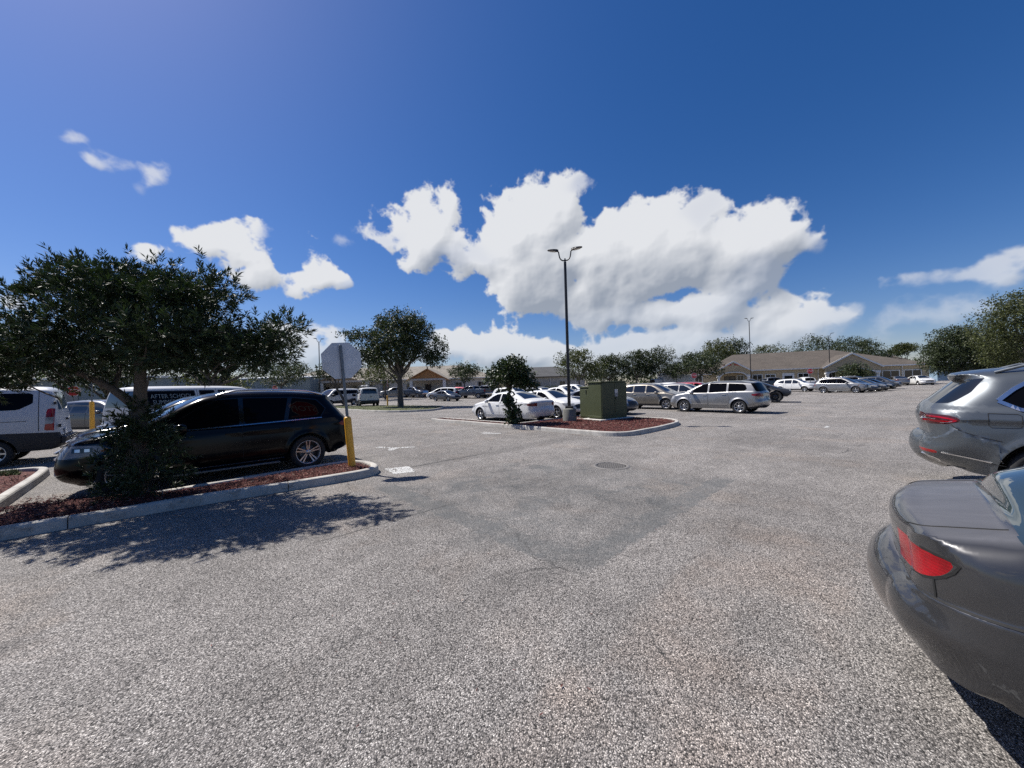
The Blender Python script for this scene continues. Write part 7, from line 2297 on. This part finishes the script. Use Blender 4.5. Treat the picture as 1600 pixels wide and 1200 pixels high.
# ---- passenger van
SPECS['passenger_van'] = dict(
    W=1.0, R=.37, xr=1.45, xf=4.95, sill=.38, ds=.05, gs=.10, alow=.05, amid=.03, tumble=.20, tumble2=.08, shoulder=.01, plan=.05, flare=.01,
    top=[(.2, .42, 's'), (.05, .46, 'v'), (-.0, .55, 'v'), (.0, .74, 'v'), (.05, .80, 'v'), (.06, 1.3, 'v'), (.12, 1.75, 'v'), (.18, 1.98, 'v'), (.28, 2.06, 'h'), (.6, 2.09, 'r'), (2.5, 2.11, 'r'), (4.0, 2.10, 'r'), (4.4, 2.03, 'g'), (4.75, 1.75, 'g'), (5.1, 1.36, 'g'), (5.3, 1.24, 'd'), (5.7, 1.16, 'd'), (5.88, 1.02, 'b'), (5.95, .78, 'b'), (5.97, .55, 'b'), (5.88, .42, 'b'), (5.7, .36, 'b')],
    belt=[(0, 1.2), (6, 1.18)],
    regions=[
        R_('taillight', 'tail_dark_red', [(.10, 1.28), (.24, 1.28), (.26, .86), (.10, .86)], split=True),
        R_('headlight', 'head_clear', [(6.1, 1.02), (5.7, 1.05), (5.7, .82), (6.1, .82)], (5.6, 6.1, .82, 1.02), yr=(.5, 2), split=True),
        R_('rear_window', 'car_glass', None, (.02, .3, 1.32, 1.92), yf=(.08, .92)),
        R_('windshield', 'car_glass', None, (4.3, 5.15, 1.36, 2.06), yf=(0, .95)),
        R_(SW, 'car_glass_tint', [(.40, 1.92), (2.05, 1.93), (2.05, 1.32), (.40, 1.32)], split=True),
        R_(SW, 'car_glass_tint', [(2.25, 1.93), (2.85, 1.93), (2.85, 1.32), (2.25, 1.32)], split=True),
        R_(SW, 'car_glass_tint', [(3.02, 1.93), (3.72, 1.93), (3.72, 1.32), (3.02, 1.32)], split=True),
        R_(SW, 'car_glass_tint', [(3.90, 1.92), (4.25, 1.90), (4.55, 1.68), (4.85, 1.30), (3.90, 1.30)], split=True),
        R_('grille', 'black_plastic', None, (5.8, 6.1, .66, 1.0), yr=(0, .5)),
    ],
    seams=[[(2.15, 2.0), (2.15, .45)], [(2.93, 2.0), (2.93, .45)], [(3.81, 2.0), (3.81, .45)], [(4.9, 1.28), (4.55, .5)], [(.3, 2.0), (.32, .6)]], seamw=.014,
    trim='black_plastic', trimw=.04, handles=[(3.98, 1.1, 'body')], handle_mat='black_plastic', mirror=(4.6, 1.28, 1.6), mirror_mat='black_plastic', rim='steel', Rr=.21,
    boxes=[('rear_bumper', 'chrome', (-.03, 0, .62), (.12, 1.9, .18), None)])

# ---- pickup
SPECS['pickup'] = dict(
    W=.995, R=.395, xr=1.25, xf=4.85, sill=.42, ds=.055, gs=.10, alow=.05, tumble=.34, shoulder=.02, flare=.03, plan=.04,
    top=[(.15, .52, 's'), (.02, .58, 's'), (.0, .75, 's'), (.04, .82, 's'), (.05, 1.36, 's'), (.10, 1.40, 's'), (1.90, 1.40, 's'), (1.98, 1.48, 'g'), (2.08, 1.80, 'g'), (2.3, 1.89, 'r'), (2.8, 1.93, 'r'), (3.3, 1.92, 'r'), (3.65, 1.83, 'g'), (4.0, 1.60, 'g'), (4.3, 1.42, 'g'), (4.5, 1.36, 'd'), (5.2, 1.29, 'd'), (5.6, 1.20, 't'), (5.74, 1.05, 't'), (5.78, .8, 't'), (5.8, .6, 't'), (5.7, .48, 't')],
    belt=[(0, 1.42), (2, 1.40), (4.3, 1.33), (5.8, 1.3)],
    regions=[
        R_('taillight', 'tail_dark_red', [(-.1, 1.34), (.20, 1.34), (.20, .98), (-.1, .98)], (0, .1, .98, 1.34), yf=(.84, 2), split=True),
        R_('headlight', 'head_clear', [(5.9, 1.14), (5.45, 1.16), (5.45, .94), (5.9, .92)], (5.4, 5.9, .92, 1.14), yr=(.5, 2), split=True),
        R_('rear_window', 'car_glass_tint', None, (1.9, 2.15, 1.48, 1.80), yf=(0, .9)),
        R_('windshield', 'car_glass', None, (3.55, 4.3, 1.42, 1.88), yf=(0, .95)),
        R_(SW, 'car_glass_tint', [(2.25, 1.80), (2.9, 1.84), (2.9, 1.43), (2.22, 1.45)], split=True),
        R_(SW, 'car_glass_tint', [(3.0, 1.84), (3.45, 1.80), (3.8, 1.62), (4.08, 1.42), (3.0, 1.43)], split=True),
        R_('front_door', '@paint', [(2.95, 1.40), (2.95, .52), (4.1, .52), (4.18, 1.36)], split=True),
        R_('rear_door', '@paint', [(2.95, 1.40), (2.95, .52), (2.05, .52), (2.05, 1.41)], split=True),
        R_('grille', 'chrome', None, (5.5, 5.9, .80, 1.14), yr=(0, .55)),
        R_('front_bumper', 'chrome', None, (5.4, 5.9, .48, .72)),
    ],
    seams=[[(2.95, 1.42), (2.95, .52)], [(2.02, 1.42), (2.02, .5)], [(4.18, 1.36), (4.1, .52)]], seamw=.014,
    handles=[(3.12, 1.22, 'front_door'), (2.2, 1.22, 'rear_door')], mirror=(3.9, 1.38, 1.6), mirror_mat='black_plastic', rim='six', Rr=.25,
    boxes=[('rear_bumper', 'chrome', (-.06, 0, .68), (.16, 1.9, .2), None), ('number_plate', 'plate_white', (-.145, 0, .70), (.02, .31, .14), None)])

# ---- angular dark truck
SPECS['wedge_truck'] = dict(
    W=1.0, R=.44, xr=1.10, xf=4.74, sill=.42, ds=.07, gs=.12, it=0, alow=.05, amid=.10, zm=.80, tumble=.42, shoulder=.0, plan=.05, flare=.05, gap=.08,
    top=[(.25, .50, 's'), (.03, .60, 's'), (0, .80, 's'), (.05, 1.26, 's'), (.10, 1.30, 's'), (3.15, 1.80, 'g'), (4.85, 1.12, 'g'), (5.50, .97, 's'), (5.66, .88, 's'), (5.68, .62, 's'), (5.45, .46, 's')],
    belt=[(0, 1.22), (3, 1.17), (5.6, .93)],
    regions=[
        R_('light_bar', 'sign_white', None, (5.45, 5.8, .86, .92)),
        R_('windshield', 'car_glass_tint', None, (3.25, 4.85, 1.12, 1.78), yf=(0, .94)),
        R_(SW, 'car_glass_tint', [(2.05, 1.50), (3.10, 1.70), (3.10, 1.22), (1.85, 1.24)], split=True),
        R_(SW, 'car_glass_tint', [(3.18, 1.70), (4.45, 1.20), (4.40, 1.12), (3.18, 1.215)], split=True),
        R_('cladding', 'black_plastic', [(-.3, .1), (-.3, .62), (.5, .62), (.62, .85), (.85, 1.04), (1.35, 1.04), (1.6, .85), (1.75, .55), (4.1, .55), (4.25, .85), (4.48, 1.03), (5.0, 1.0), (5.25, .80), (5.35, .62), (6, .62), (6, .1)], (0, 6, .1, .6)),
    ],
    seams=[[(3.14, 1.2), (3.14, .55)], [(1.9, 1.2), (1.85, .62)], [(4.3, 1.1), (4.25, .9)]], seamw=.014, rim='five', Rr=.26, rim_mat='rim_dark', tw=.29, mirror=(4.2, 1.12, 1.2), mirror_mat='black_plastic')

# ---- minivan
SPECS['minivan'] = dict(
    W=.99, R=.345, xr=1.05, xf=4.12, sill=.23, ds=.05, gs=.10, alow=.06, tumble=.30, shoulder=.02,
    top=[(.25, .27, 'b'), (.05, .36, 'b'), (.0, .55, 'b'), (.04, .78, 't'), (.06, 1.05, 't'), (.16, 1.32, 'g'), (.30, 1.58, 'g'), (.4, 1.65, 'r'), (1.0, 1.71, 'r'), (2.0, 1.75, 'r'), (2.8, 1.72, 'r'), (3.2, 1.61, 'g'), (3.8, 1.30, 'g'), (4.25, 1.08, 'd'), (4.6, 1.0, 'd'), (4.9, .88, 'b'), (5.05, .70, 'b'), (5.1, .5, 'b'), (5.05, .32, 'b'), (4.85, .23, 'b')],
    belt=[(0, 1.08), (2.4, 1.05), (4.2, 1.0)],
    regions=[
        R_('taillight', 'tail_red', [(-.1, 1.12), (.22, 1.12), (.2, .80), (-.1, .80)], (0, .2, .80, 1.12), yr=(.5, 2), split=True),
        R_('headlight', 'head_clear', [(5.2, .84), (4.8, .92), (4.5, .90), (4.7, .74), (5.2, .68)], (4.6, 5.2, .68, .88), yr=(.45, 2), split=True),
        R_('rear_window', 'car_glass_tint', None, (.08, .34, 1.12, 1.6), yf=(0, .94)),
        R_('windshield', 'car_glass', None, (3.05, 4.2, 1.10, 1.68), yf=(0, .95)),
        R_(SW, 'car_glass_tint', [(.55, 1.54), (1.5, 1.62), (1.5, 1.09), (.50, 1.12)], split=True),
        R_(SW, 'car_glass_tint', [(1.58, 1.625), (2.55, 1.63), (2.55, 1.06), (1.58, 1.085)], split=True),
        R_(SW, 'car_glass_tint', [(2.64, 1.63), (2.95, 1.60), (3.4, 1.38), (3.85, 1.05), (2.64, 1.055)], split=True),
        R_('front_door', '@paint', [(2.6, 1.04), (2.6, .32), (3.75, .32), (3.9, 1.02)], split=True),
        R_('sliding_door', '@paint', [(2.6, 1.04), (2.6, .32), (1.5, .32), (1.54, 1.07)], split=True),
        R_('grille', 'black_plastic', None, (4.9, 5.2, .52, .78), yr=(0, .45)),
    ],
    seams=[[(2.6, 1.04), (2.6, .32)], [(1.54, 1.08), (1.5, .34)], [(3.9, 1.02), (3.75, .32)]], seamw=.014, handles=[(2.75, .92, 'front_door'), (2.4, .92, 'sliding_door')], mirror=(3.6, 1.02, 1.2), rim='five', Rr=.23,
    boxes=[('number_plate', 'plate_white', (.02, 0, .85), (.02, .31, .155), None)])
def along(px, Y):
    return (px - 800) / 578.0 * Y
A2 = -46.5      # heading along E2
A1 = 43.5       # heading along E1
o_sedan, c_sedan = place('old_sedan', 'old_sedan', 3.825, 0.66, A2, 'paint_old_grey', 'old dark grey sedan with red tail light and chalky trunk lid nearest the camera', 'car')
o_lux, c_lux = place('luxury_suv', 'luxury_suv', 8.32, 4.13, A2, 'paint_blue_grey', 'blue-grey vehicle with roof rails and chrome edged side window behind the old sedan', 'car')
o_blk, c_blk = place('dark_suv', 'black_suv', -6.22, 8.08, 180 + A1, 'paint_black', 'black vehicle with silver double spoke wheels beside the mulch strip', 'car', scale=(.975, 1, 1.0))
place('dark_suv', 'black_suv', -8.2, 9.9, 180 + A1, 'paint_black', 'second black vehicle mostly hidden behind the black one with spoke wheels', 'car', scale=(.98, 1, .97))
place('cargo_van', 'cargo_van', -15.1, 9.0, 180 + A1, 'paint_van_white', 'white cargo van with black lower body at the left edge', 'van')
place('crossover', 'parked_car', -20.6, 18.8, -4, 'paint_dark_grey', 'dark grey car between the white cargo van and the yellow sleeved post', 'car', scale=(1, 1, .97))
place('crossover', 'parked_car', -23.0, 23.5, 8, 'paint_black', 'black car behind the dark grey one at the left', 'car')
o_pv, c_pv = place('passenger_van', 'passenger_van', -13.6, 16.3, 76, 'paint_van_white', 'long white van with camp lettering on its big side window', 'van')

# centre
place('sedan', 'white_sedan', -0.10, 19.2, 180 + A2, 'paint_white', 'white sedan showing its tail behind the small island tree', 'car')
place('sedan', 'white_sedan', 1.95, 20.9, A2, 'paint_white', 'white sedan nose towards the lamp post base', 'car', scale=(.98, 1, 1.01))
place('sedan', 'navy_sedan', 5.05, 22.3, A2, 'paint_navy', 'dark navy sedan with its nose showing right of the green cabinet', 'car', scale=(1, 1, 1.03))
place('crossover', 'greige_crossover', 9.45, 25.1, A2, 'paint_greige', 'greige crossover facing right beside the green cabinet', 'car')
place('wagon', 'silver_wagon', 11.55, 20.9, 129, 'paint_silver', 'silver wagon with roof rails alone in the open row right of the cabinet island', 'car')
place('crossover', 'parked_car', 12.9, 27.9, A2, 'paint_silver', 'silver crossover just behind the greige one', 'car', scale=(1, 1, .96))
place('minivan', 'red_minivan', along(1088, 33), 33, A2, 'paint_red', 'red minivan above the hood of the silver wagon', 'van', scale=(1, 1, .98))
place('wedge_truck', 'angular_truck', along(1166, 29.5), 29.5, A2 + 8, 'paint_satin_black', 'dark angular wedge shaped pickup truck behind the silver wagon', 'pickup truck')
place('crossover', 'parked_car', along(1028, 40), 40, A2, 'paint_white', 'white crossover left one of two behind the silver crossover', 'car')
place('crossover', 'parked_car', along(1052, 42), 42, A2, 'paint_white', 'white crossover right one of two behind the silver crossover', 'car', scale=(1.02, 1, 1.02))
place('crossover', 'parked_car', along(1133, 45), 45, A2 + 20, 'paint_white', 'white crossover behind the peak of the angular truck', 'car')
place('crossover', 'parked_car', along(801, 35), 35, A2, 'paint_white', 'white crossover behind the roof of the tail-on white sedan', 'car')
place('minivan', 'parked_van', along(815, 50), 50, A2 + 30, 'paint_white', 'boxy white vehicle far behind the two white sedans', 'van', scale=(.9, .95, 1.12))
place('crossover', 'parked_car', along(846, 34.5), 34.5, A2, 'paint_dark_grey', 'dark grey car between white ones behind the white sedans', 'car', scale=(1, 1, .97))
place('sedan', 'parked_car', along(878, 33.5), 33.5, A2, 'paint_white', 'white sedan left of the lamp post in the second row', 'car', scale=(1, 1, 1.08))
place('crossover', 'parked_car', along(899, 40.5), 40.5, A2, 'paint_white', 'tall white vehicle right behind the lamp post', 'car', scale=(1.02, 1, 1.08))
# right, in front of the tan office
place('crossover', 'white_crossover', along(1242, 50.5), 50.5, -60, 'paint_white', 'white crossover left of the silver one before the tan office', 'car', scale=(1.05, 1, 1))
place('dark_suv', 'silver_suv', along(1314, 42.6), 42.6, -60, 'paint_silver', 'silver vehicle in front of the right gable of the tan office', 'car', scale=(1, 1, 1))
dk = [('sedan', 41.0, 44.6, 'paint_navy', 'navy sedan first right of the silver vehicle'), ('sedan', 43.4, 46.0, 'paint_dark_grey', 'dark grey sedan second right of the silver vehicle'), ('sedan', 45.8, 47.6, 'paint_black', 'black sedan third right of the silver vehicle'), ('crossover', 50.6, 51.2, 'paint_dark_grey', 'dark grey crossover at the end of the dark row')]
for k, x, y, p, lab in dk:
    place(k, 'parked_car', x, y, -58, p, lab, 'car', 'dark cars in a row before the tan office')
place('dark_suv', 'parked_car', 51.8, 55.8, -58, 'paint_dark_grey', 'large dark vehicle behind the dark row by the round shrub', 'car')
place('sedan', 'parked_car', along(1401, 61), 61, 62, 'paint_silver', 'silver sedan seen from behind under the right windows of the tan office', 'car')
place('sedan', 'parked_car', along(1437, 60), 60, -112, 'paint_white', 'white sedan facing the camera at the right end of the tan office', 'car', scale=(1, 1.03, 1.02))
place('crossover', 'parked_car', along(1257, 57.5), 57.5, 70, 'paint_white', 'white vehicle seen from behind between the two office gables', 'car', scale=(1, 1.02, 1.06))
place('pickup', 'parked_pickup', along(1205, 56), 56, -12, 'paint_dark_grey', 'dark pickup behind the white crossover before the tan office', 'pickup truck')
# left background
o_t2, _ = place('cargo_van', 'cargo_van', along(573, 41.5), 41.5, 117, 'paint_van_white', 'white cargo van with roof ladder seen from behind left of the large oak', 'van')
o_t3, _ = place('cargo_van', 'cargo_van', along(527, 46.5), 46.5, -118, 'paint_van_white', 'white cargo van facing the camera behind the post of the stop sign', 'van')
place('sedan', 'parked_car', along(456, 57), 57, 20, 'paint_white', 'white car left of two above the roof of the black vehicle', 'car', scale=(1, 1, 1.1))
place('sedan', 'parked_car', along(490, 58), 58, 20, 'paint_white', 'white car right of two above the roof of the black vehicle', 'car', scale=(1, 1, 1.1))
place('pickup', 'silver_pickup', along(620, 66), 66, 195, 'paint_silver', 'silver pickup partly behind the trunk of the large oak', 'pickup truck')
place('pickup', 'navy_pickup', along(648, 65), 65, -38, 'paint_navy', 'navy pickup facing right before the cream building', 'pickup truck')
place('sedan', 'dark_hatchback', along(697, 51), 51, -38, 'paint_dark_grey', 'small dark car alone in the lane right of the large oak', 'car', scale=(.92, 1, 1))
place('minivan', 'white_minivan', along(692, 58), 58, 170, 'paint_white', 'white minivan under the orange wood gable', 'van')
place('crossover', 'red_car', along(712, 62), 62, 160, 'paint_red', 'red car between the white minivan and the dark pickup', 'car')
place('pickup', 'dark_pickup', along(738, 57), 57, 152, 'paint_navy', 'dark pickup tail on right of the orange wood gable', 'pickup truck')
place('dark_suv', 'navy_suv', along(757, 61), 61, 140, 'paint_navy', 'navy vehicle close beside the tail of the dark pickup', 'car', scale=(1, 1, 1.05))

# lettering on the camp van's side window (car's right side)
def camp_text():
    w = 1.225
    for body, sz, xx, zz in (('AFTER SCHOOL', .235, 1.225, 1.72), ('SUMMER CAMP', .235, 1.225, 1.50)):
        me = text_mesh(body, sz, MT['van_letters'], 0.001)
        t = link('lettering', me, o_pv)
        y = float(c_pv.Y(np.array([[xx, zz]]))[0])
        ya = float(c_pv.Y(np.array([[xx, zz + .1]]))[0])
        tilt = math.atan2(y - ya, .1)
        t.matrix_local = Matrix.Translation((xx - c_pv.Ln / 2, -y - .008, zz)) @ Matrix.Rotation(math.pi / 2 - tilt, 4, 'X') @ Matrix.Diagonal((.86, 1, 1, 1))
    b = MB(); xx, zz = 1.1, 1.375
    y = float(c_pv.Y(np.array([[xx, zz]]))[0])
    b.box((xx - .2 - c_pv.Ln / 2, -y - .006, zz), (.9, .006, .035)); b.build('decal_line', MT['van_letters'], o_pv)
camp_text()

def roof_rack(o, ladder=True):
    r = empty('roof_ladder', (0, 0, 0), 0, 'white ladder strapped on the roof of the van left of the large oak', 'ladder')
    r.matrix_world = Matrix.Translation(o.location) @ Matrix.Rotation(o.rotation_euler.z, 4, 'Z')
    b = MB()
    for s in (-1, 1): b.box((-.6, .35 + s * .2, 2.32), (3.2, .04, .09))
    b.build('side_rail', MT['ladder_white'], r)
    for i in range(10):
        b = MB(); b.tube([(-2.0 + i * .31, .17, 2.32), (-2.0 + i * .31, .53, 2.32)], .018, 6); b.build('rung', MT['ladder_white'], r)
    for x in (-1.6, 0.4):
        b = MB(); b.box((x, 0, 2.24), (.05, 1.6, .05)); b.box((x, .75, 2.16), (.05, .05, .16)); b.box((x, -.75, 2.16), (.05, .05, .16)); b.build('roof_rack', MT['galvanised'], o)
        o_ = o.children[-1]
        o_.location = (0, 0, 0)
roof_rack(o_t2)

def box_truck():
    x = along(1042, 66)
    r = empty('box_truck', (x, 66, hgt(66)), R(8), 'white box truck with grey trailer behind the middle row of cars', 'truck')
    b = MB(); b.bbox((0, 0, 1.9), (2.4, 2.3, 2.2), .08); b.build('cargo_box', MT['paint_van_white'], r)
    b = MB(); b.bbox((2.9, 0, 1.75), (3.2, 2.3, 1.9), .08); b.build('trailer', MT['pale_metal_roof'], r)
    b = MB(); b.bbox((-2.0, 0, 1.35), (1.5, 2.0, 1.5), .2); c = b.build('cab', MT['paint_van_white'], r)
    g = MB(); g.box((-2.76, 0, 1.7), (.03, 1.6, .55)); g.build('windshield', MT['car_glass'], c)
    for xx in (-1.9, .3, 2.6, 3.4):
        for s in (-1, 1):
            w = MB(); w.lathe([(0, -.12), (.42, -.12), (.45, -.06), (.45, .06), (.42, .12), (0, .12)], 20, 0, 'Y'); o = w.build('wheel', MT['tyre_rubber'], r, (xx, s * .95, .45))
box_truck()
